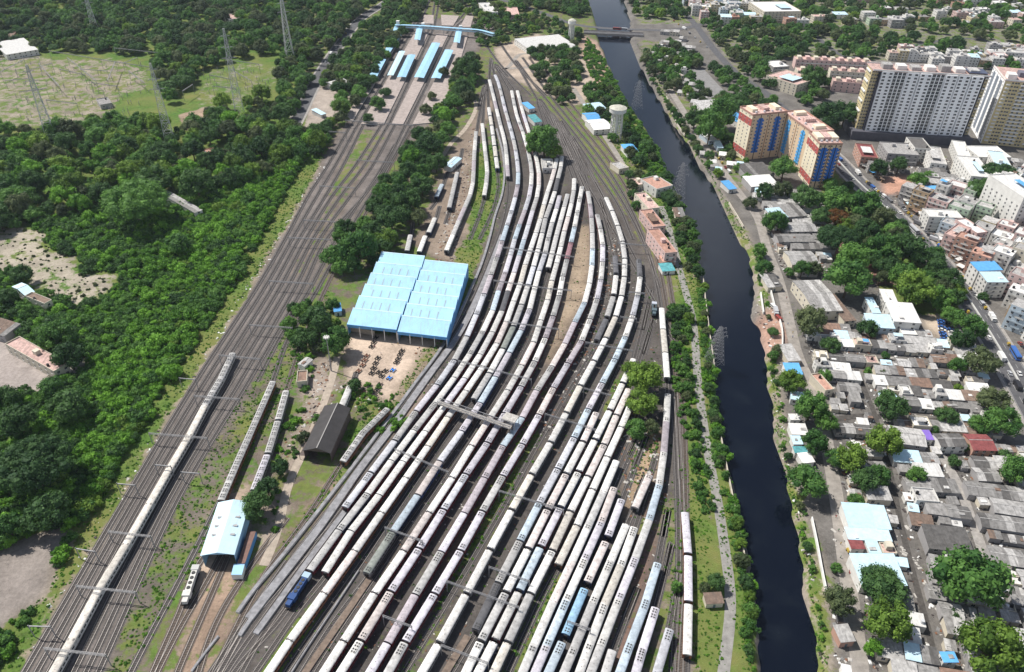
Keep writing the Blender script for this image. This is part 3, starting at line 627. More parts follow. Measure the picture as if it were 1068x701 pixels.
platform('bank', [(488,664),(464.5,702),(452,724)], 2.8, .6, M_BRICKD, 'tan earth bank below the dark end coach', 'bank')
platform('low_wall', [(374,596),(345,640),(320,677),(298,712)], .5, .9, M_CONC, 'thin pale drain wall between two yard tracks', 'wall')
platform('low_wall', [(228,664),(216,676),(200,701)], .8, .8, M_CONC, 'pale retaining wall beside the yard throat', 'wall')

def hgt(g, ry):
    a = at(*g); lo, hi = 0, 120
    for _ in range(40):
        m = (lo+hi)/2
        if proj((a[0], a[1], m))[1] > ry: lo = m
        else: hi = m
    return (lo+hi)/2

def gable(root, A, B, wl, wr, zr, ze, mr_, mw, over=.4, roofname='roof', wallname='wall', both=True, open_front=False):
    """gabled hall under root: ridge from A to B (world), widths to each side"""
    A = Vector((A[0], A[1], 0)); B = Vector((B[0], B[1], 0)); d = (B-A).normalized(); nn = Vector((-d.y, d.x, 0))
    L0 = (B-A).length; T = Matrix.Translation(A)@Matrix(((d.x, nn.x, 0, 0), (d.y, nn.y, 0, 0), (0,0,1,0), (0,0,0,1)))
    def X(vs): return [T@Vector(v) for v in vs]
    mb = MB(); t = .18
    for s, w_ in ((1, wl), (-1, wr)):
        y1 = s*(w_+over); zl = ze-over*(zr-ze)/w_
        vs = [(-over, 0, zr), (L0+over, 0, zr), (L0+over, y1, zl), (-over, y1, zl)]
        mb.add(X(vs)+X([(a, b, c-t) for a, b, c in vs]), [(0,1,2,3),(7,6,5,4),(0,4,5,1),(1,5,6,2),(2,6,7,3),(3,7,4,0)])
    mb.build(roofname, mr_, root)
    mb = MB(); c = [(0, wl), (L0, wl), (L0, -wr), (0, -wr)]
    vs = X([(x, y, 0) for x, y in c]+[(x, y, ze-t) for x, y in c]); fs = [(0,4,5,1),(2,6,7,3)]
    if not open_front: fs += [(1,5,6,2),(3,7,4,0)]
    mb.add(vs, fs); mb.add(X([(0, wl, ze-t), (0, 0, zr-t), (0, -wr, ze-t), (L0, wl, ze-t), (L0, 0, zr-t), (L0, -wr, ze-t)]), [(0,1,2),(5,4,3)])
    mb.build(wallname, mw, root)
    block([T@Vector(q) for q in [(-1, wl+1, 0), (L0+1, wl+1, 0), (L0+1, -wr-1, 0), (-1, -wr-1, 0)]])
    return T, L0

# the blue workshop: two files of six north-light bays
def workshop():
    root = thing('workshop', at(425,310), 0, 'large sky-blue workshop with twelve stepped roof bays beside the yard', 'workshop')
    inv = Matrix.Translation(-root.location)
    files = [((398.6,265.5),(442.4,268.5),(360.8,336),(414,343.5), 9.5), ((442.8,273.5),(488.6,277.5),(414.6,344),(465.5,351), 8.6)]
    for bl, br, fl, fr, z in files:
        BL, BR, FL, FR = [at(*p, z) for p in (bl, br, fl, fr)]
        FL2 = FL; ax = (BR-BL); ax.z = 0
        # make the file a true parallelogram
        dv = ((FL-BL)+(FR-BR))/2; dv.z = 0; ax = ((BR-BL)+(FR-FL))/2; ax.z = 0; c0 = (BL+BR+FL+FR)/4; BL = c0-ax/2-dv/2
        for i in range(6):
            a = BL+dv*(i/6); b = a+ax; c = b+dv/6; d = a+dv/6; n = dv.normalized()
            mb = MB(); hi, lo = z+1.5, z-1.1
            def V(p, zz): return inv@Vector((p.x, p.y, zz))
            e = n*.35; t = .15
            top = [V(a-e, hi), V(b-e, hi), V(c+e*.2, lo), V(d+e*.2, lo)]; bot = [V(a-e, hi-t), V(b-e, hi-t), V(c+e*.2, lo-t), V(d+e*.2, lo-t)]
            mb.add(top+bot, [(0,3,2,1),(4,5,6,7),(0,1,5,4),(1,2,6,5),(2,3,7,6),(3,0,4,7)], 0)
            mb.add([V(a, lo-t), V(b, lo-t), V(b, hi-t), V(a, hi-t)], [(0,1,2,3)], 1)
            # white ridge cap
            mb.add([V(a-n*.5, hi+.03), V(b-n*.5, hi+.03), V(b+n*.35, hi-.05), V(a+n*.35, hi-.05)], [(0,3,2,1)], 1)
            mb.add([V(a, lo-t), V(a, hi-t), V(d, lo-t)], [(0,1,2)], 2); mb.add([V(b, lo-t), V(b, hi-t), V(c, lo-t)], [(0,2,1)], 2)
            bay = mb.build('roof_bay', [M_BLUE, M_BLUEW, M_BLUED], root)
            if i not in (0, 5):
                for j in range(4):
                    u = .15+.18*j+(i % 2)*.07; q0 = a+ax*u+dv/6*.3; q1 = a+ax*u+dv/6*.75; z0 = hi+(lo-hi)*.3+.05; z1 = hi+(lo-hi)*.75+.05; s2 = ax.normalized()*.35
                    k = MB(); k.add([V(q0-s2, z0), V(q0+s2, z0), V(q1+s2, z1), V(q1-s2, z1)], [(0,3,2,1)]); k.build('skylight', mat('dusty_skylight', (.30,.40,.46), .6), bay)
        q = [BL, BL+ax, BL+ax+dv, BL+dv]; mb = MB()
        for i in range(4):
            if i == 2: continue
            a, b = q[i], q[(i+1) % 4]; mb.bar((*(inv@Vector((a.x,a.y,0)))[:2], (z-1)/2), (*(inv@Vector((b.x,b.y,0)))[:2], (z-1)/2), .25, z-1.1)
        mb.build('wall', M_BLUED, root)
        # near side: deep fascia over open doorways and columns
        mb = MB(); a, b = q[3], q[2]; mb.bar(inv@Vector((a.x, a.y, z-1.9)), inv@Vector((b.x, b.y, z-1.9)), .25, 2.0); mb.build('fascia', M_BLUED, root)
        for i in range(5):
            p = a+(b-a)*i/4; mb = MB(); mb.bar(inv@Vector((p.x, p.y, 0)), inv@Vector((p.x, p.y, z-2)), .4); mb.build('column', M_WHITEP, root)
        block(q, 3)
    # brick end wall on the left half with small openings
    mb = MB(); a = at(363.5,345); b = at(391,350); mb.bar(inv@Vector((a.x,a.y,1.6)), inv@Vector((b.x,b.y,1.6)), .4, 3.2); wll = mb.build('end_wall', mat('cream_brick', (.42,.36,.29), .9, .2, 1), root)
workshop()

def blackshed():
    root = thing('engine_shed', (0,0,0), 0, 'black sheet-roofed engine shed with open near gable and pale ridge', 'shed')
    A = at(352,421,9); B = at(330.5,467,9)
    T, L0 = gable(root, A, B, 6.0, 6.8, 9.2, 6.6, M_BLACKR, M_DSTEEL, open_front=True)
    mb = MB(); mb.bar(T@Vector((-.4,0,9.25)), T@Vector((L0+.4,0,9.25)), .5, .12); mb.build('ridge_cap', mat('grey_ridge', (.30,.29,.28)), root)
    mb = MB(); mb.add([T@Vector((i, j, 2.6+.0*i)) for i, j in ((0,-6.8),(L0,-6.8),(L0,-9.5),(0,-9.5))], [(0,1,2,3)]); 
    for i in (0, L0/2, L0): mb.bar(T@Vector((i,-9.4,0)), T@Vector((i,-9.4,2.6)), .2)
    mb.build('side_canopy', M_DSTEEL, root)
blackshed()
def blueshed():
    root = thing('railcar_shed', (0,0,0), 0, 'pale blue gabled railcar shed with open front and roof vents', 'shed')
    A = at(243.5,521.5,9); B = at(226.4,575.5,9)
    T, L0 = gable(root, A, B, 6.3, 6.6, 9.0, 7.4, M_BLUEW, M_BLUE, open_front=True)
    for s in (-1, 1):
        for i in range(3):
            x = L0*(.32+.17*i); mb = MB(); y = s*3.4; zz = 9.0-1.6*3.4/6.4+.12
            mb.add([T@Vector((x-.5, y-1.3, zz-.25*(1 if s > 0 else -1)*-.0)), T@Vector((x+.5, y-1.3, zz+.1)), T@Vector((x+.5, y+1.3, zz)), T@Vector((x-.5, y+1.3, zz+.05))], [(0,1,2,3)])
            mb.build('roof_vent', M_STEEL, root)
    a = thing('annex', (0,0,0), 0, 'low brown-roofed lean-to along the railcar shed', 'annex')
    mb = MB(); q = G([(259,555),(267,554.5),(255.5,588),(247.5,588)], 3.2); mb.prism(q, 0, 3.2, 0); mb.build('wall', M_BLUED, a)
    mb = MB(); mb.prism(q, 3.2, 3.4, 0); mb.build('roof', mat('rusty_sheet', (.20,.12,.10), .8, .3, .5), a); block(q, 1)
    a = thing('hut', (0,0,0), 0, 'small bright blue hut at the near corner of the railcar shed', 'hut')
    q = G([(244,588),(255.2,588.4),(252.2,599.5),(241,599.5)], 3); mb = MB(); mb.prism(q, 0, 2.8, 0); mb.build('wall', M_WHITEP, a); mb = MB(); mb.prism(q, 2.8, 3.0, 0, bottom=True); mb.build('roof', M_BLUE, a)
blueshed()

# overhead-line portals
def portal(p0, p1, z=6.8, label='', lattice=True, group='overhead line portals across the tracks'):
    A = at(*p0, z); B = at(*p1, z); root = thing('catenary_portal', (A.x, A.y, 0), math.atan2(B.y-A.y, B.x-A.x), label, 'gantry', group)
    L0 = (Vector((B.x,B.y,0))-Vector((A.x,A.y,0))).length
    mb = MB()
    if lattice:
        for y in (-.3, .3):
            for zz in (z-.35, z+.25): mb.bar((0,y,zz), (L0,y,zz), .12)
        n = max(3, int(L0/1.2))
        for i in range(n):
            a, b = L0*i/n, L0*(i+1)/n
            for y in (-.3, .3): mb.bar((a,y,z-.35), (b,y,z+.25), .07) if i % 2 else mb.bar((a,y,z+.25), (b,y,z-.35), .07)
            mb.bar((a,-.3,z+.25), (b,.3,z+.25), .07)
    else: mb.bar((0,0,z), (L0,0,z), .35, .5)
    mb.build('beam', M_STEEL, root)
    for x in (0, L0):
        m2 = MB(); m2.bar((x,0,-.2), (x,0,z+.6), .26, .26); m2.build('mast', M_STEEL, root)
    m3 = MB(); k = max(1, int(L0/7))
    for i in range(k): x = (i+.5)*L0/k; m3.bar((x,0,z-.3), (x,0,z-2.0), .12); m3.bar((x,0,z-1.9), (x+1.2,0,z-1.6), .08)
    m3.build('registration_arm', M_DSTEEL, root)
    return root
ML = [((360,125.5),(431.8,130.8)),((343,137),(361,138.5)),((372,167),(411,169.5)),((333,194),(370,196)),((316.5,229.5),(360,232)),((301,247.8),(345,250)),((280.5,293),(326,296)),((260,339),(305,342)),
      ((228.4,370.5),(271,374.5)),((202.8,413),(249,416.5)),((155.3,452),(216,457)),((113,554.4),(157,559.5)),((79.6,611.4),(141.2,618)),((46.2,676.3),(110.4,683.5))]
for i, (a, b) in enumerate(ML): portal(a, b, label=f'grey lattice portal over the main line, {ordn(i)} from the station end')
CT = [((187,394.5),(204,396)),((161.7,485),(178,486.3)),((189,492.5),(208,494)),((122,504.5),(141,506.2)),((79,572.3),(99,575.4)),((29.5,653.2),(52.6,653.7))]
for i, (a, b) in enumerate(CT): portal(a, b, lattice=False, label=f'short plain grey cantilever beside the main line, {ordn(i)} from the far end', group='cantilever masts beside the main line')
YD = [((453.5,130.4),(478,133.4)),((523.9,258),(598.8,268)),((514.9,292.5),(575,301.5)),((529.9,336),(583,343.5)),((477.9,376.4),(554.3,396)),((411.9,468.4),(467.3,492.4)),((401.4,550.2),(440.4,564.4)),((399.4,642.4),(429.4,653.7)),((466,606.5),(540.9,633.4)),((460,673),(509.4,692)),
      ((568.4,431.7),(620.8,448.2)),((520.5,512),(587.9,532.2)),((510,591.4),(552,606.4)),((610.4,357),(660,366)),((608.9,405),(637.4,412.5)),((574,301),(596,303)),((643.9,253.5),(674,256)),((637.9,274.5),(653,276)),((655.9,304.5),(672.5,306)),((592,648),(616,657)),((647,330.5),(664,332.5)),((460,421),(440,414))]
YN = ['at the yard head near the trees','over the yard beside the short rake','below the first full-width yard portal','level with the workshop roof','just above the truss footbridge','below the footbridge on the left','above the bank by the dark green coach','on the left near the bottom edge','spanning six rakes near the bottom','lowest in the yard','right of the truss footbridge','across the middle rakes below the footbridge','left of the seventh bottom rake','beside the two-coach stub','over the green weeds in the middle','over the sandy gap between rakes','on the sharp right-hand curve','small one left of the curve','on the outer curve by the two-coach stub','low right between white rakes','over the curve above the coupled pair','left of the footbridge end']
for (a, b), n_ in zip(YD[:-1], YN): portal(a, b, z=6.6, label='thin grey portal '+n_, group='portals across the yard rakes')

def truss():
    A = at(457.5,417.5,8.5); B = at(533,443.5,8.5); d = (B-A); root = thing('footbridge', (A.x, A.y, 0), math.atan2(d.y, d.x), 'weathered grey steel truss footbridge crossing the middle of the yard', 'footbridge')
    L0 = math.hypot(d.x, d.y); z = 6.9
    mb = MB(); mb.box(0, L0, -1.3, 1.3, z, z+.15); mb.build('deck', mat('grey_deck_plate', (.33,.31,.29), .8, .4, 1), root)
    for s in (-1, 1):
        mb = MB(); mb.bar((0,s*1.4,z), (L0,s*1.4,z), .25); mb.bar((0,s*1.4,z+1.9), (L0,s*1.4,z+1.9), .25); n = 16
        for i in range(n):
            a, b = L0*i/n, L0*(i+1)/n; mb.bar((a,s*1.4,z), (a,s*1.4,z+1.9), .14); mb.bar((a,s*1.4,z if i%2 else z+1.9), (b,s*1.4,z+1.9 if i%2 else z), .14)
        mb.bar((L0,s*1.4,z), (L0,s*1.4,z+1.9), .14); mb.build('truss', M_STEEL, root)
    mb = MB()
    for i in range(9): x = L0*i/8; mb.bar((x,-1.4,z+1.9), (x,1.4,z+1.9), .14)
    mb.build('cross_brace', M_STEEL, root)
    for x in (0, L0*.5, L0):
        for y in (-1.4, 1.4): mb = MB(); mb.bar((x,y,-.2), (x,y,z), .4); mb.build('leg', M_DSTEEL, root)
    for x, s in ((L0-2.5, 1),):
        mb = MB()
        for i in range(14): y = 1.4+i*.62; zz = z-i*.48; mb.box(x-1, x+1, y, y+.66, zz-.12, zz)
        for dx in (-1.05, 1.05): mb.bar((x+dx, 1.4, z+.9), (x+dx, 10, z-5.8), .12); mb.bar((x+dx, 1.4, z-.1), (x+dx, 10, z-6.8), .3)
        mb.build('stairs', M_STEEL, root)
    mb = MB(); mb.box(L0-6, L0+1, 1.6, 7, z+2.1, z+2.3); 
    for x in (L0-6, L0+1):
        for y in (1.8, 6.8): mb.bar((x,y,0), (x,y,z+2.1), .22)
    mb.build('landing_roof', mat('worn_pale_sheet', (.45,.43,.40), .8, .4, 1), root)
truss()

# blue locomotive at the head of the second rake; a grey one behind the railcar shed
def loco(name, p0, p1, mbody, mroof, label, length=19.0, cab=True):
    A = at(*p0, 3.6); B = at(*p1, 3.6); d = B-A; c = (A+B)/2; root = thing(name, (c.x, c.y, .28), math.atan2(d.y, d.x), label, 'locomotive'); L2 = math.hypot(d.x, d.y)/2
    mb = MB(); mb.box(-L2, L2, -1.55, 1.55, 1.0, 1.5, 1); mb.box(-L2+2.6, L2-5, -1.1, 1.1, 1.5, 3.5, 0); mb.box(L2-2.8, L2-.3, -1.0, 1.0, 1.5, 3.1, 0); mb.build('body', [mbody, M_UNDER], root)
    mb = MB(); mb.box(-L2+.2, -L2+2.7, -1.5, 1.5, 1.5, 3.8, 0); mb.box(-L2+.15, -L2+.2, -1.3, 1.3, 2.7, 3.4, 1); mb.build('cab', [mroof, M_WINDOW], root)
    mb = MB(); mb.box(L2-5.2, L2-2.7, -1.5, 1.5, 1.5, 3.8, 0); mb.build('cab', [mbody], root)
    for x in np.linspace(-L2+4, L2-6.5, 4): mb = MB(); mb.cyl((x,0,3.5), (x,0,3.75), .8, .7, 12); mb.build('roof_fan', M_ACDARK, root)
    for x in (-L2*.6, L2*.6): mb = MB(); mb.box(x-2, x+2, -1.25, 1.25, .2, 1.0); mb.build('bogie', M_UNDER, root)
M_LOCOB = mat('locomotive_blue', (.02,.07,.22), .45, .2, .6)
loco('diesel_locomotive', (321.5,597), (299,631), M_LOCOB, mat('locomotive_pale', (.35,.48,.60), .5), 'dark blue diesel locomotive with pale cab roof beside grey platform')
loco('electric_locomotive', (204.8,589), (191.5,628), mat('locomotive_white', (.60,.59,.56), .6, .2, .6), mat('locomotive_grey', (.45,.45,.45), .5), 'dirty white locomotive standing in front of the railcar shed')
loco('shunter', (682.5,315), (682.5,327), mat('shunter_green', (.10,.14,.16), .6), mat('shunter_pale', (.45,.48,.55), .5), 'small dark shunter with round pale nose on the outer curve')
# light mast
def mast(base, topy, label, arms=True):
    h_ = hgt(base, topy); b = at(*base); root = thing('light_mast', b, 0, label, 'light mast'); mb = MB(); mb.cyl((0,0,0), (0,0,h_), .4, .2, 8); mb.build('pole', M_STEEL, root)
    mb = MB(); mb.cyl((0,0,h_-.6), (0,0,h_-.3), 1.3, None, 10)
    for i in range(8): t = i*math.pi/4; mb.box(1.4*math.cos(t)-.3, 1.4*math.cos(t)+.3, 1.4*math.sin(t)-.3, 1.4*math.sin(t)+.3, h_-.9, h_-.2)
    mb.build('lamp_ring', M_EDGE, root)
mast((345.7,387), 351, 'tall grey lighting mast between the round tree and the yard')

# wheelsets, blue bogies on the apron in front of the workshop
def wheelset(p, rz, label, m=M_UNDER):
    root = thing('bogie_frame', (p.x, p.y, .05), rz, label, 'bogie', 'bogies on the workshop apron')
    mb = MB()
    for y in (-.95, .95): mb.box(-1.7, 1.7, y-.15, y+.15, .55, .9)
    mb.box(-.4, .4, -1.1, 1.1, .6, .95); mb.build('frame', m, root)
    for x in (-1.2, 1.2):
        mb = MB(); mb.cyl((x,-.85,.45), (x,-.72,.45), .45, None, 12); mb.cyl((x,.72,.45), (x,.85,.45), .45, None, 12); mb.cyl((x,-.8,.45), (x,.8,.45), .1, None, 8); mb.build('wheelset', M_UNDER, root)
rows = [('in the left file near the workshop', K(300,330,[(615,155),(600,185),(585,215)]), 0), ('in the rusty file beside the tree shadow', K(300,330,[(552,280),(538,310),(522,345),(495,385)]), 2), ('in the middle black file', K(300,330,[(628,295),(612,330),(598,365),(585,400)]), 0), ('in the long file leading to the blue ones', K(300,330,[(795,245),(782,270),(770,300),(757,325)]), 0), ('in the bright blue pair', K(300,330,[(733,380),(708,435)]), 1), ('in the scattered black pile', K(300,330,[(680,385),(655,420),(635,395)]), 0), ('in the overgrown lower file', K(300,330,[(640,480),(620,520),(600,555)]), 0)]
M_BOGB = mat('fresh_blue_paint', (.03,.22,.72), .4); M_RUSTY = mat('rust_brown', (.19,.09,.06), .9, .3, 2)
for nm_, pts, c_ in rows:
    for i, p in enumerate(pts): wheelset(at(*p), 1.05+rj.random()*.15, f'{["black","bright blue","rusty"][c_]} coach bogie, {ordn(i)} {nm_}', [M_UNDER, M_BOGB, M_RUSTY][c_])

# station
SK = lambda *p: K(340,0,p,5.34)
for i, (q, nm_) in enumerate([(SK((395,190),(425,195),(150,672),(108,655)),'leftmost long platform of the station'), (SK((500,172),(572,180),(322,690),(195,690)),'second long platform with two parallel canopies'), (SK((617,188),(682,190),(430,692),(365,692)),'third long platform with the longest canopy'), (SK((733,190),(790,200),(712,450),(600,682),(482,692)),'broad right-hand platform dotted with small trees'),
      (SK((470,78),(508,80),(478,122),(450,120)),'leftmost short platform end beyond the blue bridge'), (SK((545,82),(600,84),(600,132),(538,130)),'second short platform end beyond the blue bridge'), (SK((640,82),(742,88),(708,143),(645,140)),'widest platform end beyond the blue bridge'), (SK((780,84),(822,90),(805,150),(747,150)),'rightmost platform end beyond the blue bridge')]):
    mb = MB(); mb.prism(G(q, .9), -.2, .9, 0, 1); o = mb.build('platform', [M_EDGE, M_CONC2]); tag(o, 'pinkish paved '+nm_, 'platform', 'station platforms'); 
def canopy(q, z, label, m=M_BLUEW, nleg=5):
    cx_ = sum(p[0] for p in q)/4
    q = [(q[0][0]-.9,q[0][1]),(q[1][0]+.9,q[1][1]),(q[2][0]+.9,q[2][1]),(q[3][0]-.9,q[3][1])] if z == 5 else q
    W4 = G(q, z); c = sum(W4, Vector())/4; root = thing('platform_canopy', (c.x, c.y, 0), 0, label, 'canopy', 'station canopies')
    loc = [Vector((p.x-c.x, p.y-c.y, 0)) for p in W4]; a, b, d, e = loc        # a-b far edge, d-e near edge
    mb = MB(); m0, m1 = (a+b)/2, (d+e)/2
    up = Vector((0,0,1))
    vs = [a+up*z, m0+up*(z+.55), b+up*z, d+up*z, m1+up*(z+.55), e+up*z]; vs += [v-up*.15 for v in vs]
    mb.add(vs, [(0,5,4,1),(1,4,3,2),(6,7,10,11),(7,8,9,10),(0,1,7,6),(1,2,8,7),(3,4,10,9),(4,5,11,10),(2,3,9,8),(5,0,6,11)]); mb.build('roof', m, root)
    for i in range(nleg):
        p = m0+(m1-m0)*((i+.5)/nleg); mb = MB(); mb.bar((p.x,p.y,.9), (p.x,p.y,z+.3), .35); mb.build('column', M_STEEL, root)
for q, z, l in [(SK((375,200),(415,195),(340,310),(310,320)),5,'narrow blue canopy nearest the left stair'), (SK((290,325),(330,330),(280,425),(240,420)),5,'short blue canopy lowest on the left platform'), (SK((412,285),(437,285),(370,420),(345,420)),5,'pale canopy left in the pair on the second platform'), (SK((460,305),(495,305),(440,430),(400,430)),5,'blue canopy right in the pair on the second platform'), (SK((595,238),(632,240),(540,435),(495,430)),5,'longest pale blue canopy in the middle of the station'), (SK((668,276),(705,280),(632,437),(590,435)),5,'blue canopy partly behind a round tree'), (SK((506,150),(540,150),(524,224),(492,220)),7,'square blue stair roof left below the bridge'), (SK((725,168),(757,168),(745,240),(710,235)),7,'square blue stair roof right below the bridge'), (SK((383,145),(408,145),(392,200),(366,180)),7,'blue stair roof at the left end of the bridge')]: canopy(q, z, l, m=M_BLUE if z == 7 or 'blue canopy' in l else M_BLUEW)
def fob():
    pts = [at(*p, 10) for p in SK((385,138),(540,143),(700,155),(870,167),(905,183),(935,187))]; o0 = Vector((pts[0].x, pts[0].y, 0))
    root = thing('station_footbridge', o0, 0, 'long sky-blue roofed footbridge spanning the station platforms', 'footbridge')
    P = smooth_path([p-o0 for p in pts], 5); mb = MB(); raised(mb, P, -2.1, 2.1, 9.9, 10.15); mb.build('roof', M_BLUE, root)
    mb = MB(); raised(mb, P, -1.8, 1.8, 6.6, 6.9); mb.build('deck', M_CONC, root)
    for s in (-1, 1):
        mb = MB(); raised(mb, P, s*1.85-.06, s*1.85+.06, 6.9, 8.1)
        for i in range(0, len(P), 2): n_ = normals(P)[i]*s*1.85; mb.bar((P[i][0]+n_[0], P[i][1]+n_[1], 6.9), (P[i][0]+n_[0], P[i][1]+n_[1], 9.9), .16)
        mb.build('parapet', M_BLUEW, root)
    for i in range(0, len(P), max(1, len(P)//7)): mb = MB(); mb.bar((*P[i], 0), (*P[i], 6.6), .6); mb.build('pier', M_CONC, root)
    for p, t in ((SK((400,125))[0], 14), (SK((540,128))[0], 12), (SK((750,142))[0], 12)):
        b = at(*p, 12)-o0; mb = MB(); mb.box(b.x-2, b.x+2, b.y-2, b.y+2, 0, t, 0); mb.build('lift_tower', M_WHITEP, root)
fob()
# ------------------------------------------------------------- roads
M_ASPH = mat('asphalt', (.105,.105,.112), .9, .25, .3)
M_DUSTY = mat('dusty_road', (.30,.275,.25), .95, .3, .25)
M_LANE = mat('dark_lane', (.085,.078,.072), .95, .4, .5)
M_PAVE = mat('pavement_slabs', (.33,.31,.29), .9, .3, .5)
M_PAINT = mat('road_paint', (.38,.38,.37), .9)
_rz = [0.03]
def road(name, pts, w, m, kerb=False, mark=False, blk=True):
    P = smooth_path(G(pts), 5); _rz[0] += .006; z = _rz[0]
    mb = MB(); strip(mb, P, -w/2, w/2, z); tag(mb.build(name, m), kind='structure')
    N = normals(P)
    if kerb:
        for s in (-1, 1):
            mb = MB(); raised(mb, P, s*w/2, s*(w/2+2.0), -.1, .14); tag(mb.build('pavement', M_PAVE), kind='structure')
    if mark:
        mb = MB()
        for o in (-w/4, w/4):
            for i in range(0, len(P)-1, 2): strip(mb, P[i:i+2], o-.1, o+.1, z+.004, N=N[i:i+2])
        for o in (-w/2+.5, w/2-.5): strip(mb, P, o-.09, o+.09, z+.004, N=N)
        tag(mb.build('lane_markings', M_PAINT), kind='structure')
    if blk:
        for i in range(len(P)-1):
            a, b = P[i], P[i+1]; n0, n1 = N[i]*(w/2+(2 if kerb else .5)), N[i+1]*(w/2+(2 if kerb else .5)); block([a-n0, b-n1, b+n1, a+n0])
    return P
HW = [(838,138),(868,162),(893,188),(925,218),(962,254),(1000,298),(1028,340),(1055,385),(1085,440),(1120,500)]
PH = road('highway', HW, 15.5, M_ASPH, True, True)
mb = MB(); raised(mb, PH, -.45, .45, 0, .75); tag(mb.build('median_barrier', mat('pale_barrier', (.50,.50,.48), .8, .2, .5)), 'long pale concrete barrier dividing the highway', 'barrier')
PB_ = road('side_road', [(1028,300),(1010,322),(1035,365),(1068,395),(1100,420)], 7, M_ASPH)
PR = road('riverside_road', [(688,78),(706,105),(735,152),(770,200),(790,226),(800,260),(812,290),(822,330),(832,372),(850,410),(860,450),(872,517),(878,560),(885,612),(893,660),(899,720)], 6.5, M_DUSTY)
PL = road('towpath', [(690,215),(700,245),(711,290),(722,330),(726,370),(728,400),(738,470),(748,520),(757,580),(763,630),(757,680),(752,725)], 4.4, mat('grey_path', (.27,.26,.245), .95, .3, .4))
road('yard_road', [(598,92),(622,128),(650,172),(668,200),(680,225),(694,243)], 5, M_DUSTY)
road('forecourt_road', [(606,50),(575,62),(545,55),(528,72),(505,74),(522,72),(560,70)], 5, M_DUSTY)
PT = road('left_road', [(425,-28),(405,0),(376,20),(352,50),(330,84),(312,120),(300,142)], 11, M_ASPH, True)
road('bridge_road', [(505,-5),(545,6),(575,17),(597,25),(625,29),(665,31),(705,31),(745,22),(800,10)], 9, M_ASPH)
road('dirt_track', [(352,372),(345,400),(330,440),(318,470),(300,505),(290,555),(275,590)], 4, mat('sandy_track', (.40,.34,.28), .95, .3, .3))
road('dirt_track', [(486,92),(497,110),(485,135),(470,150),(452,180)], 4, mat('sandy_track', (.40,.34,.28)))
road('lane', [(893,385),(905,415),(913,433),(928,490),(938,540),(950,590),(965,645),(980,710)], 2.6, M_LANE)
road('lane', [(968,455),(985,480),(998,500),(1010,533),(1020,560),(1030,590)], 4.5, M_PAVE)
road('lane', [(838,362),(880,372),(930,376),(985,386),(1012,398)], 2.5, M_LANE)
road('lane', [(860,440),(905,432),(955,440),(1000,436)], 3.5, M_LANE)
road('street', [(700,0),(722,22),(745,52),(770,78),(800,98),(835,130)], 9, M_ASPH)
road('street', [(845,32),(868,52),(890,60),(950,48),(1010,40),(1068,52)], 7, M_ASPH)
road('parking_apron', [(722,72),(740,92),(752,105)], 26, mat('grey_apron', (.24,.235,.235), .95, .2, .2))

def road_bridge():
    a = [at(*p, 1.2) for p in ((612,33.5),(668,36))]; A, B = a; d = B-A; root = thing('road_bridge', (A.x, A.y, 0), math.atan2(d.y, d.x), 'grey concrete road bridge on piers across the far end of the canal', 'bridge'); L0 = math.hypot(d.x, d.y)
    mc = mat('weathered_bridge_concrete', (.30,.28,.27), .9, .3, .3)
    mb = MB(); mb.box(-4, L0+4, -6.5, 6.5, -.6, 1.0); mb.build('deck', mc, root)
    mb = MB(); mb.box(-4, L0+4, -5.5, 5.5, 1.0, 1.05); mb.build('carriageway', M_ASPH, root)
    for s in (-1, 1): mb = MB(); mb.box(-4, L0+4, s*6.5-.2, s*6.5+.2, .9, 2.2); mb.build('parapet', mc, root)
    for i in range(4): x = L0*(i+.5)/4; mb = MB(); mb.box(x-.7, x+.7, -5.8, 5.8, -6.5, -.6); mb.build('pier', mc, root)
    block([(A.x, A.y-8), (B.x, B.y-8), (B.x, B.y+8), (A.x, A.y+8)])
road_bridge()
def walls(name, pts, label, h=1.8, w=.35, m=None):
    P = smooth_path(G(pts), 4); mb = MB(); raised(mb, P, -w/2, w/2, -.3, h); tag(mb.build(name, m or M_WHITEP), label, 'wall')
M_WALLC = mat('cream_wall', (.55,.50,.42), .9, .25, .4)
walls('canal_wall', [(733,290),(736,318),(740,350),(745,385)], 'pale parapet wall beside the lattice pylon on the left bank', m=M_WALLC)
walls('canal_wall', [(747,432),(757,485),(768,540),(776,580)], 'broken cream wall hidden in shrubs on the left bank', 1.6, m=M_WALLC)
walls('canal_wall', [(846,542),(852,570),(857,600),(861,618)], 'long white wall on the right bank near the bottom', 2.0, .5)
walls('canal_wall', [(695,102),(700,118),(708,134),(714,142)], 'cream wall on the right bank nearest the bridge', 2.0, .5, M_WALLC)
walls('canal_wall', [(720,146),(727,160)], 'short cream wall segment below the shrubs on the right bank', 2.2, .5, M_WALLC)
walls('canal_wall', [(760,213),(768,226),(775,238)], 'pinkish slanting wall by the small blue hut', 2.0, .5, M_WALLC)
walls('canal_wall', [(793,307),(796,328)], 'short white wall beside the open dirt on the right bank', 2.0, .6)
walls('canal_wall', [(803,303),(809,326)], 'second short white wall nearer the riverside road', 2.0, .6)
walls('canal_wall', [(812,333),(816,345),(815,372)], 'pale wall behind the roofless canal hut', 2.0, .5)

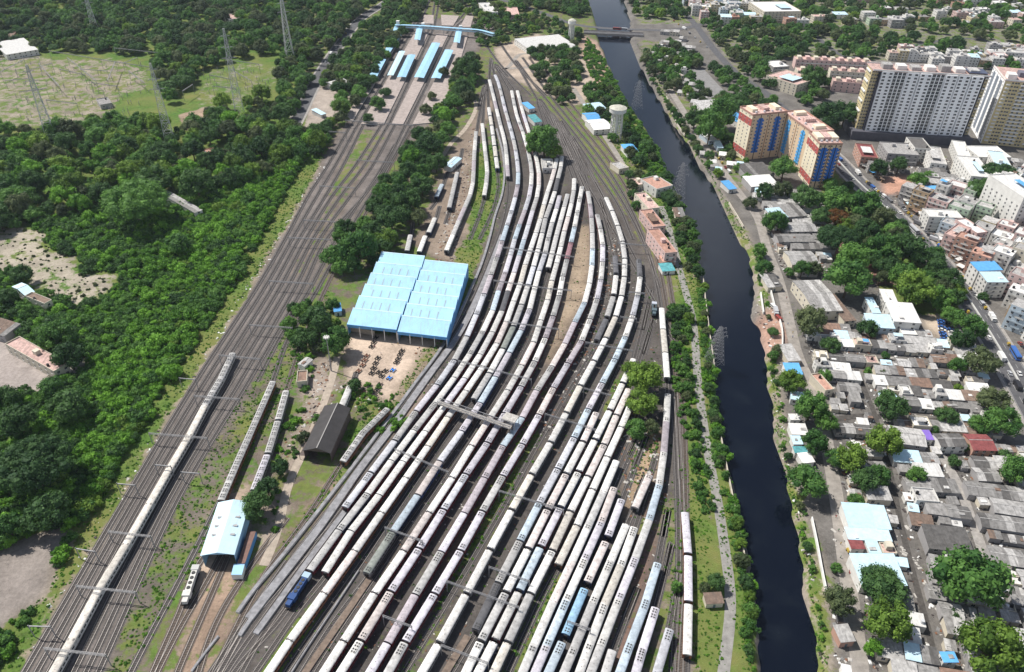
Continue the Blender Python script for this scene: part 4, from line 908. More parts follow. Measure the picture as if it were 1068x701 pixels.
# ------------------------------------------------------------- buildings
def wmat(n_, c): return mat('wall_'+n_, c, .85, .14, .25, objvar=.1)
WALLS = {'white':(.66,.65,.62),'cream':(.60,.55,.45),'pink':(.60,.43,.40),'grey':(.34,.33,.33),'pale green':(.40,.50,.38),'tan':(.46,.34,.22),'pale blue':(.48,.56,.62),'terracotta':(.46,.28,.22),'yellow':(.58,.50,.32)}
ROOFS = {'grey':(.27,.262,.255),'dark grey':(.13,.125,.122),'pale grey':(.46,.45,.44),'white':(.72,.715,.70),'pale blue':(.52,.70,.80),'bright blue':(.12,.38,.72),'brown':(.23,.165,.13),'terracotta':(.46,.27,.21),'maroon':(.26,.08,.08),'pink':(.58,.40,.36),'teal':(.10,.33,.36),'rust':(.26,.17,.13), 'purple':(.22,.14,.50)}
def rmat(n_):
    if n_ in ('grey','pale grey','white','brown','dark grey','rust','pink'): return stained('roofing_'+n_.replace(' ','_'), ROOFS[n_], (.075,.07,.066) if n_ != 'white' else (.30,.28,.26), .75, .22, rot=.1+len(n_)*.2, base=(.85,.40,.55) if n_ != 'white' else (.85,.15,.5))
    return mat('roofing_'+n_.replace(' ','_'), ROOFS[n_], .85, .14 if n_ in ('white','pale blue','bright blue','purple') else .42, .55, objvar=.08 if n_ in ('white','pale blue') else .2)
M_TANK = mat('black_water_tank', (.02,.02,.022), .4)
M_TANKW = mat('pale_water_tank', (.55,.56,.58), .5)
_win = {}
def winmesh(w_, h_, m=None):
    k = (round(w_,1), round(h_,1))
    if k not in _win:
        mb = MB(); mb.box(-w_/2, w_/2, -.03, .02, -h_/2, h_/2, 0); mb.box(-w_/2-.1, w_/2+.1, -.16, .02, -h_/2-.14, -h_/2, 1); mb.box(-.04, .04, -.05, -.02, -h_/2, h_/2, 1); _win[k] = mb.mesh('window', [M_WINDOW, M_WHITEP])
    return _win[k]
def rect_of(q):
    """4 world points -> centre, angle, length along q0-q1, depth"""
    q = [Vector((p[0], p[1], 0)) for p in q]; c = sum(q, Vector())/4
    ax = ((q[1]-q[0])+(q[2]-q[3]))/2; a = math.atan2(ax.y, ax.x); L_ = ax.length; n = Vector((-math.sin(a), math.cos(a), 0)); D = abs((((q[0]-q[3])+(q[1]-q[2]))/2).dot(n))
    return c, a, L_, D
rb = random.Random(3)
def house(c, a, L_, D, h, wall, roof, style, label, cat='house', group=None, name='house', floors=None, parapet=True, winside=(0,3,1), tank=None, detail=True, strips=None):
    root = thing(name, (c[0], c[1], 0), a, label, cat, group); x, y = L_/2, D/2
    mb = MB(); mb.box(-x, x, -y, y, -.2, h); mb.build('wall', wmat(wall.replace(' ','_'), WALLS[wall]), root)
    mr_ = rmat(roof)
    if style == 'flat':
        mb = MB(); mb.box(-x+.02, x-.02, -y+.02, y-.02, h+.002, h+.1); mb.build('roof', mr_, root)
        if parapet:
            mb = MB(); t = .22; p = .8
            mb.box(-x-.05, x+.05, -y-.05, -y+t, h+.0, h+p); mb.box(-x-.05, x+.05, y-t, y+.05, h, h+p); mb.box(-x-.05, -x+t, -y+t, y-t, h, h+p); mb.box(x-t, x+.05, -y+t, y-t, h, h+p)
            mb.build('parapet', wmat(wall.replace(' ','_'), WALLS[wall]), root)
        if detail:
            if rb.random() < .6 and min(x, y) > 2.5:
                sx, sy = rb.uniform(-x*.5, x*.5), rb.uniform(-y*.4, y*.5); mb = MB(); mb.box(sx-1.4, sx+1.4, sy-1.6, sy+1.6, h+.1, h+2.6); mb.build('stair_head', wmat(wall.replace(' ','_'), WALLS[wall]), root)
            for _ in range(rb.choice((0,1,1,2))):
                sx, sy = rb.uniform(-x*.75, x*.75), rb.uniform(-y*.7, y*.7); mb = MB(); mb.cyl((sx,sy,h+.1), (sx,sy,h+1.5), .75, .7, 8); mb.build('water_tank', M_TANK if rb.random() < .7 else M_TANKW, root)
            if rb.random() < .35 and x > 3:
                sx = rb.uniform(-x*.4, x*.4); mb = MB(); w2 = rb.uniform(1.5, x*.6); z = h+2.2; mb.box(sx-w2, sx+w2, -y*.6, y*.3, z, z+.08)
                for i in (-1, 1):
                    for j in (-y*.55, y*.25): mb.bar((sx+i*w2*.9, j, h), (sx+i*w2*.9, j, z), .12)
                mb.build('roof_shelter', rmat(rb.choice(['pale blue','pale grey','rust','white','bright blue'] if rb.random() < .5 else ['pale grey'])), root)
    else:
        # pitched sheet roof laid in strips of slightly different age
        n = strips or max(2, int(L_/3.2)); rise = min(1.6, D*.13) if style == 'gable' else min(1.2, D*.1)
        cuts = [-x-.3+(2*x+.6)*i/n for i in range(n+1)]; others = [mr_, rmat('grey' if roof != 'grey' else 'pale grey'), rmat('dark grey') if roof in ('grey','brown') else mr_]
        if roof not in ('grey','dark grey','brown','pale grey'): others = [mr_]*3
        mb = MB()
        prof = [(-y-.35, h-.05), (0, h+rise), (y+.35, h-.05)] if style == 'gable' else [(-y-.35, h-.02), (y+.35, h+rise)]
        for i in range(n):
            k = rb.choice((0,0,0,1,2)); dz = rb.uniform(0, .05)
            for (y0, z0), (y1, z1) in zip(prof[:-1], prof[1:]):
                v = [(cuts[i],y0,z0+dz),(cuts[i+1],y0,z0+dz),(cuts[i+1],y1,z1+dz),(cuts[i],y1,z1+dz)]
                mb.add(v+[(p,q,r-.12-dz) for p,q,r in v], [(0,1,2,3),(0,4,5,1),(1,5,6,2),(2,6,7,3),(3,7,4,0)], k)
        mb.build('roof', others, root)
        if style == 'gable':
            mb = MB(); mb.add([(-x,-y,h-.02),(-x,y,h-.02),(-x,0,h+rise-.15)], [(0,2,1)]); mb.add([(x,-y,h-.02),(x,y,h-.02),(x,0,h+rise-.15)], [(0,1,2)]); mb.build('gable_end', wmat(wall.replace(' ','_'), WALLS[wall]), root)
            mb = MB(); mb.box(-x-.3, x+.3, -.18, .18, h+rise-.02, h+rise+.12); mb.build('ridge_cap', rmat('pale grey'), root)
        if detail and rb.random() < .45:
            sx, sy = rb.uniform(-x*.7, x*.7), rb.uniform(-y*.7, y*.1); zz = h+rise*(.6 if style != 'gable' else 1-abs(sy)/y)+.12; mb = MB(); w2 = rb.uniform(.5, 1.4); mb.box(sx-w2, sx+w2, sy-.8, sy+.8, zz-.35, zz+.06); mb.build('roof_patch', rmat(rb.choice(['white','pale grey','rust','pale grey'])), root)
    fl = floors or max(1, int(round(h/3.1)))
    fh = h/fl
    wm = winmesh(1.3, 1.3); nwin = 0
    if h > 2.6 and cat != 'lean-to':
        sides = {0: (L_, lambda u, z: Matrix.Translation((u, -y-.004, z))), 3: (D, lambda u, z: Matrix.Translation((-x-.004, -u, z))@Matrix.Rotation(-math.pi/2, 4, 'Z')), 1: (D, lambda u, z: Matrix.Translation((x+.004, u, z))@Matrix.Rotation(math.pi/2, 4, 'Z'))}
        for s_ in (winside if L_ < 22 or len(winside) < 3 else (3, 0, 1)):
            W_, f = sides[s_]; n = max(1, int(W_/(3.4 if W_ < 15 else 5.2)))
            if fl == 1: n = min(n, 2)
            for j in range(fl):
                for i in range(n):
                    if nwin >= 96: break
                    if fl == 1 and s_ != 0: continue
                    u = -W_/2+W_*(i+.5)/n
                    if fl == 1 and i == n//2: continue
                    add('window', wm, root, f(u, fh*(j+.55))); nwin += 1
        d = MB(); d.box(-.5, .5, -y-.05, -y+.01, 0, 2.1); d.build('door', mat('painted_door', (.12,.16,.18), .6, 0, 1, objvar=.5), root)
        if fl >= 3 and rb.random() < .8:                                  # balconies / ledges on the near face
            for j in range(1, fl): mb = MB(); w3 = L_*rb.choice((.35,.9)); mb.box(-w3/2, w3/2, -y-1.0, -y-.01, fh*j-.12, fh*j); mb.box(-w3/2, w3/2, -y-1.0, -y-.92, fh*j, fh*j+.8); mb.build('balcony', wmat('white', WALLS['white']) if rb.random() < .5 else wmat(wall.replace(' ','_'), WALLS[wall]), root)
    sx, sy = math.cos(a), math.sin(a)
    block([(c[0]+sx*i-sy*j, c[1]+sy*i+sx*j) for i, j in ((-x-.6,-y-.6),(x+.6,-y-.6),(x+.6,y+.6),(-x-.6,y+.6))])
    return root
def hpx(q, h, *a, **k):
    c, an, L_, D = rect_of([at(*p, h) for p in q]); return house(c, an, L_, D, h, *a, **k)

exec_list = [
 # quad (far-left, far-right, near-right, near-left), height, wall, roof, style, label
 ([(681.2,239.2),(693.5,238.7),(699.7,264),(687,266)],9.5,'pink','terracotta','flat','pink three-storey block with terracotta roof between yard and canal','block'),
 ([(689,267.5),(699.5,266.5),(701,272.5),(690,273.5)],4,'terracotta','terracotta','mono','low red-roofed annex at the near end of the pink block','annex'),
 ([(688,276),(700,275),(704,282),(690,283)],3,'white','teal','mono','small teal-roofed shed with green netting beside the towpath','shed'),
 ([(673,219.5),(685,218),(689,237),(675,238)],7,'pink','terracotta','flat','long orange-pink roof between the trees, left of the towpath','block'),
 ([(667,202),(678,200.5),(683,218),(671,219)],7,'cream','pink','flat','pale pink roof just above the long orange-pink one','block'),
 ([(671,186.5),(688,183),(698.4,194.5),(682,199)],7,'white','terracotta','flat','white-walled hall with large terracotta terrace close to the canal','hall'),
 ([(660,187),(668,185.5),(670,193),(660,194.5)],4,'cream','pink','flat','small pale hut left of the terracotta terrace','hut'),
 ([(702,218),(712,218),(714,226),(704,226)],3.5,'cream','brown','mono','small brown-roofed hut on the left canal bank','hut'),
 ([(796,216),(830,213.5),(842,224.5),(816,227)],6,'grey','grey','mono','long workshop with grey roof above three parallel sheds','workshop'),
 ([(797,219),(812,218),(822,226),(808,228)],7,'white','pale blue','mono','white and pale blue sheet roof of the long workshop annex','workshop'),
 ([(820,232),(848,232),(850,241),(814,242)],5,'grey','pale grey','gable','first of three parallel grey sheds below the workshop','shed'),
 ([(808,244),(846,244),(848,252),(812,252)],5,'grey','grey','gable','second of three parallel grey sheds below the workshop','shed'),
 ([(818,262),(844,262),(856,276),(826,276)],5,'cream','pale grey','gable','widest pale shed beside the riverside road','shed'),
 ([(778,185),(806,183),(808,193),(780,195)],5,'grey','white','mono','white sheet roof in front of the orange apartment block','shed'),
 ([(772,172),(800,170),(803,182),(776,184)],5,'grey','dark grey','mono','dark grey roof at the foot of the orange apartment block','shed'),
 ([(834,294.5),(862,290),(871,326),(842,323)],7,'cream','grey','gable','large grey gabled hall beside the round tree','hall'),
 ([(867,308),(876,308),(886,334),(872,336)],5,'cream','brown','mono','brown-grey shed behind the large gabled hall','shed'),
 ([(898,328.5),(924,330),(936,342.7),(910,341)],7,'pale blue','pale blue','mono','bright sky-blue hall with deep blue near wall','hall'),
 ([(924,316.5),(951.4,318),(959.5,337),(932,334.6)],9,'white','white','mono','big white-roofed hall under the dense trees','hall'),
 ([(917.7,303),(930.5,304.4),(935.7,315.5),(922,315)],7,'white','white','mono','small white roof just behind the big white hall','hall'),
 ([(905,312),(912.5,312),(915.5,326.5),(907,326)],6,'white','pale blue','mono','narrow pale blue roof left of the big white hall','shed'),
 ([(880,526),(908.6,528),(911,550),(883,549)],5,'white','pale blue','mono','pale cyan sheet roof, upper left of the big canal-side hall','hall'),
 ([(910,528.5),(923,530),(927,551.5),(912,551)],5.3,'white','pale blue','mono','pale cyan sheet roof, upper right of the big canal-side hall','hall'),
 ([(883,551.5),(926.5,553),(929,564.5),(884,561.5)],4.6,'white','pale blue','mono','sky-blue strip roof across the middle of the big canal-side hall','hall'),
 ([(886,563.5),(899,563.5),(901,572),(887,572)],4,'white','maroon','mono','small maroon roof beside the big canal-side hall','hut'),
 ([(904,563.5),(915.5,564),(916.5,576),(905,576)],4.2,'white','pale blue','mono','small sky-blue roof in the gap of the canal-side hall','hut'),
 ([(918,566.5),(931,567.5),(934.5,578),(919.5,578)],4,'cream','pink','flat','pinkish terrace beside the small sky-blue roof','house'),
 ([(891,578.5),(935,581),(941.5,609),(893.5,611)],5.5,'white','pale blue','mono','largest whitish-blue roof next to the dark umbrella tree','hall'),
 ([(963,549),(1007,553),(1013,576),(967,571)],5,'grey','dark grey','mono','wide dark grey roof with three small white skylights','hall'),
 ([(977,453),(1003,452),(1006,466),(978,465)],5,'white','grey','gable','grey gabled hall with a white end wall next to the maroon roof','hall'),
 ([(1004.5,452),(1022,454),(1046,469),(1016,470)],5,'terracotta','maroon','gable','maroon sheet roof stretching towards the highway','hall'),
 ([(926,443),(961,449),(965.7,465),(932,462)],5,'grey','pale grey','gable','long weathered hall left of the purple awning','hall'),
 ([(961.5,449.5),(970,450),(972,458),(963.5,458.5)],4,'white','purple','mono','small purple awning at the end of the weathered hall','awning'),
 ([(818,380.5),(833,379.5),(836.5,391),(820,389.5)],4,'white','bright blue','mono','blue sheet roof on the canal bank above the round tree','hut'),
 ([(824,408.5),(841,411),(841,419),(826,415.5)],4,'white','pale blue','mono','cyan roof squeezed between canal-side trees','hut'),
 ([(823.5,432.5),(833,432.5),(834,437.5),(824,437.5)],3.5,'white','white','mono','uppermost small white roof on the canal bank','hut'),
 ([(823.5,442),(841,444),(841,452.5),(825,453.5)],3.8,'white','white','mono','larger white roof on the canal bank under a tree','hut'),
 ([(826,455.5),(835,455.5),(836,463),(827,463)],3.5,'white','pale blue','mono','pale blue roof below the larger white one on the bank','hut'),
 ([(828,466.5),(841,466.5),(841,472),(828.5,472)],3.2,'white','teal','mono','teal strip roof on the canal bank','hut'),
 ([(834,473.5),(846,472.5),(847.5,481.5),(835,483)],3.6,'white','white','mono','lowest white and pink roof on the canal bank','hut'),
 ([(850,390),(859,389.5),(865,407),(856,409.5)],5,'cream','terracotta','flat','orange terrace beside the riverside lane','house'),
 ([(816,361),(829,360),(831,376),(818,377)],3.6,'cream','pale grey','mono','grey canal hut above the blue sheet roof','hut'),
 ([(796,287),(810,286),(812,299),(797,300)],3.6,'cream','grey','mono','grey canal hut nearest the small tree, with pale wall','hut'),
 ([(872.5,653),(886,652),(889,668),(874,670)],4,'terracotta','pale grey','mono','red-walled hut with pale roof on the lower bank','hut'),
 ([(982,681),(996,681),(997.5,690),(983,690)],6,'white','bright blue','mono','small bright sky-blue roof by the lane near the bottom','house'),
 ([(826.5,213),(827,213),(827,213.5),(826.5,213.5)],0,'grey','grey','flat','','x'),
 ([(725,106),(768,104),(772,114),(733,117)],7,'white','pale grey','mono','broad grey hall roof behind the riverside trees','hall'),
 ([(762,118),(774,116),(778,129),(765,132)],5,'white','bright blue','mono','round-cornered bright blue roof beside the orange apartments','pavilion'),
 ([(697,76),(706,74),(710,80),(700,82)],5,'white','pink','flat','pale pink-roofed house among trees above the apron','house'),
 ([(733,139),(741,138),(744,146),(736,147)],4,'pale blue','white','mono','white and blue kiosk on the riverside road','kiosk'),
 ([(745,148),(751,148),(754,154),(748,154)],3.5,'pale blue','pale blue','mono','narrow blue kiosk on the riverside road','kiosk'),
 ([(755,190),(763,189),(765,197),(757,198)],3.5,'white','bright blue','mono','small blue hut at the top of the slanting wall','hut'),
 ([(465,171),(476,162),(479,167),(468,177)],4,'white','pale blue','gable','pale blue-roofed hut beside the short sidings','hut'),
 ([(341,84),(357,82),(360,85),(346,92)],5,'white','white','gable','white-roofed building left of the station','building'),
 ([(328,114.5),(333,113.5),(337,119),(332,121)],3.5,'white','pale blue','mono','tiny blue-roofed kiosk left of the station','kiosk'),
 ([(543,40),(590,37),(592,47),(546,54)],6,'white','white','mono','long white and pale blue shed near the small water tower','shed'),
 ([(588,47),(600,46),(600,52),(588,53)],5,'white','white','mono','small white shed below the long white one','shed'),
 ([(609,118),(622,117),(625,124),(611,125)],5,'white','bright blue','gable','bright blue roof left of the large water tower','shed'),
 ([(612,125),(632,124),(636,134),(618,136)],5,'white','white','gable','white roof at the foot of the large water tower','shed'),
 ([(610,110),(628,107),(630,114),(613,115)],5,'white','pale blue','mono','pale blue roof behind the bright blue one','shed'),
 ([(640,170),(650,168),(652,176),(642,178)],4,'cream','pale grey','flat','small cream hut beside the yard road','hut'),
 ([(650,152),(662,151),(664,159),(652,160)],4,'white','bright blue','mono','small house with blue tarpaulin by the canal','hut'),
 ([(547,108),(553,107),(555,113),(549,114)],4,'white','bright blue','mono','dark blue-roofed cabin beside the white rakes','cabin'),
 ([(553,121),(561,120),(562,127),(555,128)],4,'white','teal','mono','turquoise-roofed cabin beside the white rakes','cabin'),
 ([(565,166.5),(577,166.5),(577,176),(565,176)],4,'white','pale grey','flat','pale flat cabin between the rakes at the yard head','cabin'),
 ([(168,201),(178,201),(208,218),(203,224)],5,'white','pale grey','mono','long white-roofed building among the dense trees','building'),
 ([(13,298),(22,296),(36,303),(26,309)],6,'white','pale blue','gable','pale blue-roofed house beside the left clearing','house'),
 ([(32,306),(39,303),(49,316),(41,321)],6,'cream','brown','flat','unfinished cream house next to the pale blue roof','house'),
 ([(12,356),(30,347),(62,385),(50,392)],6,'cream','pink','flat','long pinkish-roofed building at the left edge','building'),
 ([(-10,330),(16,338),(10,352),(-14,345)],5,'grey','brown','mono','brown slatted roof at the left edge','building'),
 ([(-5,43),(30,42),(34,50),(4,60)],6,'white','white','mono','white-roofed substation building at the far left','building'),
 ([(0,35),(14,34),(16,39),(0,40)],6,'terracotta','brown','flat','small brick house behind the white substation roof','house'),
 ([(235,16),(246,14),(248,20),(236,21)],6,'white','pink','flat','tiny white house high in the left woods','house'),
 ([(210,157),(222,155),(226,160),(213,162)],4,'terracotta','terracotta','flat','tiny brick-roofed hut in the left woods','hut'),
 ([(100,104),(112,102),(117,108),(105,110)],4,'grey','grey','flat','grey control room in the substation','building'),
 ([(385,8),(385,8),(385,8),(385,8)],0,'grey','grey','flat','','x'),
 ([(504,3),(514,3),(515,13),(503,14)],9,'white','white','flat','white two-storey signal cabin beside the far tracks','signal cabin'),
 ([(527,8),(540,8),(541,16),(526,16)],6,'pink','pink','flat','pinkish house right of the white signal cabin','house'),
 ([(726,635.5),(738,635),(740.5,641),(727,641)],0.01,'grey','grey','flat','','x'),
 ([(735,620),(752.5,618),(753.5,629),(736,629)],3.2,'cream','brown','mono','small brown-roofed hut beside the towpath','hut'),
 ([(300,377),(0,0),(0,0),(0,0)],0,'grey','grey','flat','','x'),
 ([(309,388),(320,387),(321,398),(311,399)],3.6,'cream','rust','flat','rust-roofed cabin left of the lighting mast','cabin'),
 ([(312,378),(321,372),(324,376),(316,384)],3.4,'white','pale grey','gable','pale gabled cabin left of the lighting mast','cabin'),
 ([(347,318),(354,317),(357,324),(349,325)],3.4,'white','bright blue','mono','small bright blue roof left of the workshop','hut'),
 ([(381,233),(386,232),(389,236),(384,238)],3.4,'white','pale blue','mono','tiny blue roof in the trees above the workshop','hut'),
 # right: mid-rise
 ([(806.4,76.6),(828,71),(843,85),(824,92)],11,'cream','pink','flat','cream school block with salmon terrace','school'),
 ([(801,64),(817,63),(819,70),(802,71)],8,'grey','white','flat','white-roofed grey block left of the terraced flats','building'),
 ([(789,2),(826,2),(828,12),(789,13)],14,'cream','white','flat','cream and white block at the top, left of centre trees','building'),
 ([(896,150),(912,152),(913,165),(894,164)],9,'terracotta','maroon','flat','dark red block at the foot of the white tower','building'),
 ([(922,149),(951,150),(957,163),(921,160)],9,'grey','pale grey','flat','long grey flat-roofed block below the white tower','building'),
 ([(950,144),(966,145),(968,156),(949,155)],11,'white','dark grey','flat','block with solar panels below the white tower','building'),
 ([(969,153),(984,155),(984,172),(966,170)],10,'white','pale grey','flat','pale block with tiered terraces below the white tower','building'),
 ([(997,147.5),(1012,149),(1007,165),(994,163)],8,'white','white','flat','white blank slab between the two towers','building'),
 ([(1016,152),(1048,154),(1046,164),(1011,165)],9,'white','white','flat','wide white roof in front of the tan tower','building'),
 ([(1006,164),(1030,165),(1026,186),(1003,183)],15,'white','white','flat','tall white balconied block below the wide white roof','building'),
 ([(1036,158),(1052,160),(1050,176),(1032,174)],12,'white','pale blue','flat','pale blue and white block at the right edge','building'),
 ([(989,229),(1003,236),(1009,252),(995,249)],13,'pink','pink','flat','pink four-storey balconied block beside the highway','building'),
 ([(1004,228),(1014,228),(1022,243),(1011,246)],13,'pink','white','flat','second pink block with white parapets','building'),
 ([(965,218),(1000,220),(1001,228),(966,227)],11,'white','white','flat','long white block with blue windows behind the pink one','building'),
 ([(1014,274),(1040,274),(1042,281),(1018,283)],13,'white','bright blue','mono','bright blue roof above the highway bend','building'),
 ([(1024,285),(1046,285),(1048,294),(1027,294)],12,'white','pale blue','mono','sky-blue roof of the grey-green corner building','building'),
 ([(963,195),(983,195),(984,201),(962,201)],5,'grey','bright blue','mono','deep blue long roof behind the street market','shed'),
 ([(1046,182),(1074,181),(1080,206),(1052,208)],30,'white','white','flat','tall white stepped apartment block at the right edge','building'),
]
for e in exec_list:
    if e[6-1] == 'x' or len(e) < 7 and True:
        pass
for q, h, wl, rf, st, lab, cat in exec_list:
    if cat == 'x': continue
    hpx(q, h, wl, rf, st, lab, cat, name=cat.replace(' ','_'), winside=(0,3,1) if h > 5.5 else (0,))
# skylights on the dark hall are its own roof patches

# ------------------------------------------------------------- high-rise blocks
def tower(name, label, o, u, Lx, Dy, h, floors, wallm, near_cols, style, cat='apartment block', z0=0, leftm=None, rightm=None):
    """o = near-left ground corner, u = direction of the near face; local x along the near face, y away from the viewer"""
    root = thing(name, (o.x, o.y, 0), math.atan2(u.y, u.x), label, cat)
    mb = MB(); mb.box(0, Lx, 0, Dy, z0, h, 0); mb.build('wall', wallm, root)
    return root
M_OR = mat('apricot_render', (.68,.52,.36), .85, .1, .2); M_RED = mat('brick_red_render', (.42,.10,.09), .85, .1, .3); M_YEL = mat('pale_yellow_render', (.76,.68,.52), .85, .08, .2)
M_CBLUE = mat('cobalt_panel', (.03,.15,.50), .5, .1, .5); M_LBLUE = mat('azure_panel', (.10,.38,.72), .5, .1, .5); M_WTOW = mat('tower_white', (.88,.885,.89), .8, .08, .2); M_TANT = mat('tower_mustard', (.60,.50,.28), .85, .12, .2); M_NAVY = mat('near_black_render', (.03,.03,.045), .7)
def stuff_or_parts(root, items, name, nmax=95):
    """items: (mesh, matrix); the first nmax as parts, the rest as one part of kind stuff"""
    for me, M in items[:nmax]: add(name, me, root, M)
    if items[nmax:]:
        mb = MB(); mats = []
        for me, M in items[nmax:]:
            for q in me.materials:
                if q not in mats: mats.append(q)
            o = len(mb.v); mb.v += [tuple(M@v.co) for v in me.vertices]
            for f in me.polygons: mb.f.append([o+i for i in f.vertices]); mb.m.append(mats.index(me.materials[f.material_index]))
        tag(mb.build(name+'s', mats, root), kind='stuff')
def orange(label, gfl, gfr, depth, rooftop, blue, striped=True, ncol=2, floors=13):
    A, B = at(*gfl), at(*gfr); u = (B-A).normalized(); h = hgt(gfl, rooftop); Lx = (B-A).length
    root = tower('apartment_block', label, A, u, Lx, depth, h, floors, [M_OR], ncol, 'o'); fh = h/floors
    mb = MB(); mb.box(-.3, Lx+.3, -.3, depth+.3, h, h+.5, 1); mb.box(.6, Lx-.6, .6, depth-.6, h+.502, h+.52, 0); t = .3
    for q in ((-.3, Lx+.3, -.3, 0), (-.3, Lx+.3, depth, depth+.3), (-.3, 0, 0, depth), (Lx, Lx+.3, 0, depth)): mb.box(*q, h+.5, h+1.5, 1)
    mb.build('roof', [rmat('pink'), mat('red_brown_parapet', (.42,.25,.20), .85, .2, .4)], root)
    for i in range(3): x = Lx*(i+.5)/3; mb = MB(); mb.box(x-2.6, x+2.6, depth*.3, depth*.8, h+.52, h+3.2); mb.build('stair_head', rmat('pink') if i % 2 else M_YEL, root)
    for i in range(4): x = Lx*(i+.7)/4.3; mb = MB(); mb.cyl((x, depth*.2, h+.52), (x, depth*.2, h+2), .9, None, 8); mb.build('water_tank', M_TANKW, root)
    # recessed stacks: dark slot, blue boxes stepping in and out
    for c in range(ncol):
        x = Lx*(c+.5)/ncol; mb = MB(); mb.box(x-.35, x+.35, -.06, .02, 0, h); mb.build('service_slot', M_NAVY, root)
        mb = MB()
        for j in range(2, floors-1):
            z = fh*(j+.1)
            mb.box(x-3.2, x-.4, -.5, -.003, z, z+fh*.55, 0); mb.box(x+.4, x+3.2, -.5, -.003, z, z+fh*.55, 0); mb.box(x-2.0, x-.4, -.28, -.003, z+fh*.55, z+fh, 0); mb.box(x+.4, x+2.0, -.28, -.003, z+fh*.55, z+fh, 0)
        mb.build('balcony_stack', blue, root)
    mb = MB()
    for c in range(ncol+1): x = Lx*c/ncol; mb.box(max(0,x-.25)-.1, min(Lx,x+.25)+.1, -.2, -.005, 0, h)
    mb.build('pilasters', mat('brown_pilaster', (.34,.20,.13), .85), root)
    items = []
    for j in range(floors):
        for c in range(ncol):
            for s in (-1, 1): items.append((winmesh(1.1,1.2), Matrix.Translation((Lx*(c+.5)/ncol+s*Lx/ncol*.38, -.01, fh*(j+.55)))))
    # left end wall: yellow with red bands
    mb = MB()
    for j in range(floors): mb.box(-.12, -.004, 0, depth, fh*j, fh*(j+1)-.02, 0 if (j in (1,2,floors-2,floors-3)) else 1)
    mb.build('end_wall_cladding', [M_RED, M_YEL], root)
    for j in range(floors):
        for y in np.linspace(depth*.2, depth*.8, 3): items.append((winmesh(1.1,1.2), Matrix.Translation((-.13, y, fh*(j+.55)))@Matrix.Rotation(-math.pi/2, 4, 'Z')))
    stuff_or_parts(root, items, 'window')
    P4 = [A, B, B+Vector((-u.y,u.x,0))*depth, A+Vector((-u.y,u.x,0))*depth]; block(P4, 3)
orange('orange apartment slab with two cobalt-blue balcony stacks, left wing', (775.7,167.2), (810.5,163), 20, 121, M_CBLUE)
orange('orange apartment slab with azure balcony stacks, middle wing set back', (807.5,160), (835.5,183), 19, 117.5, M_LBLUE)
orange('orange apartment slab with cobalt stacks, right wing nearest the highway', (843,196), (865.5,196), 24, 151, M_CBLUE)

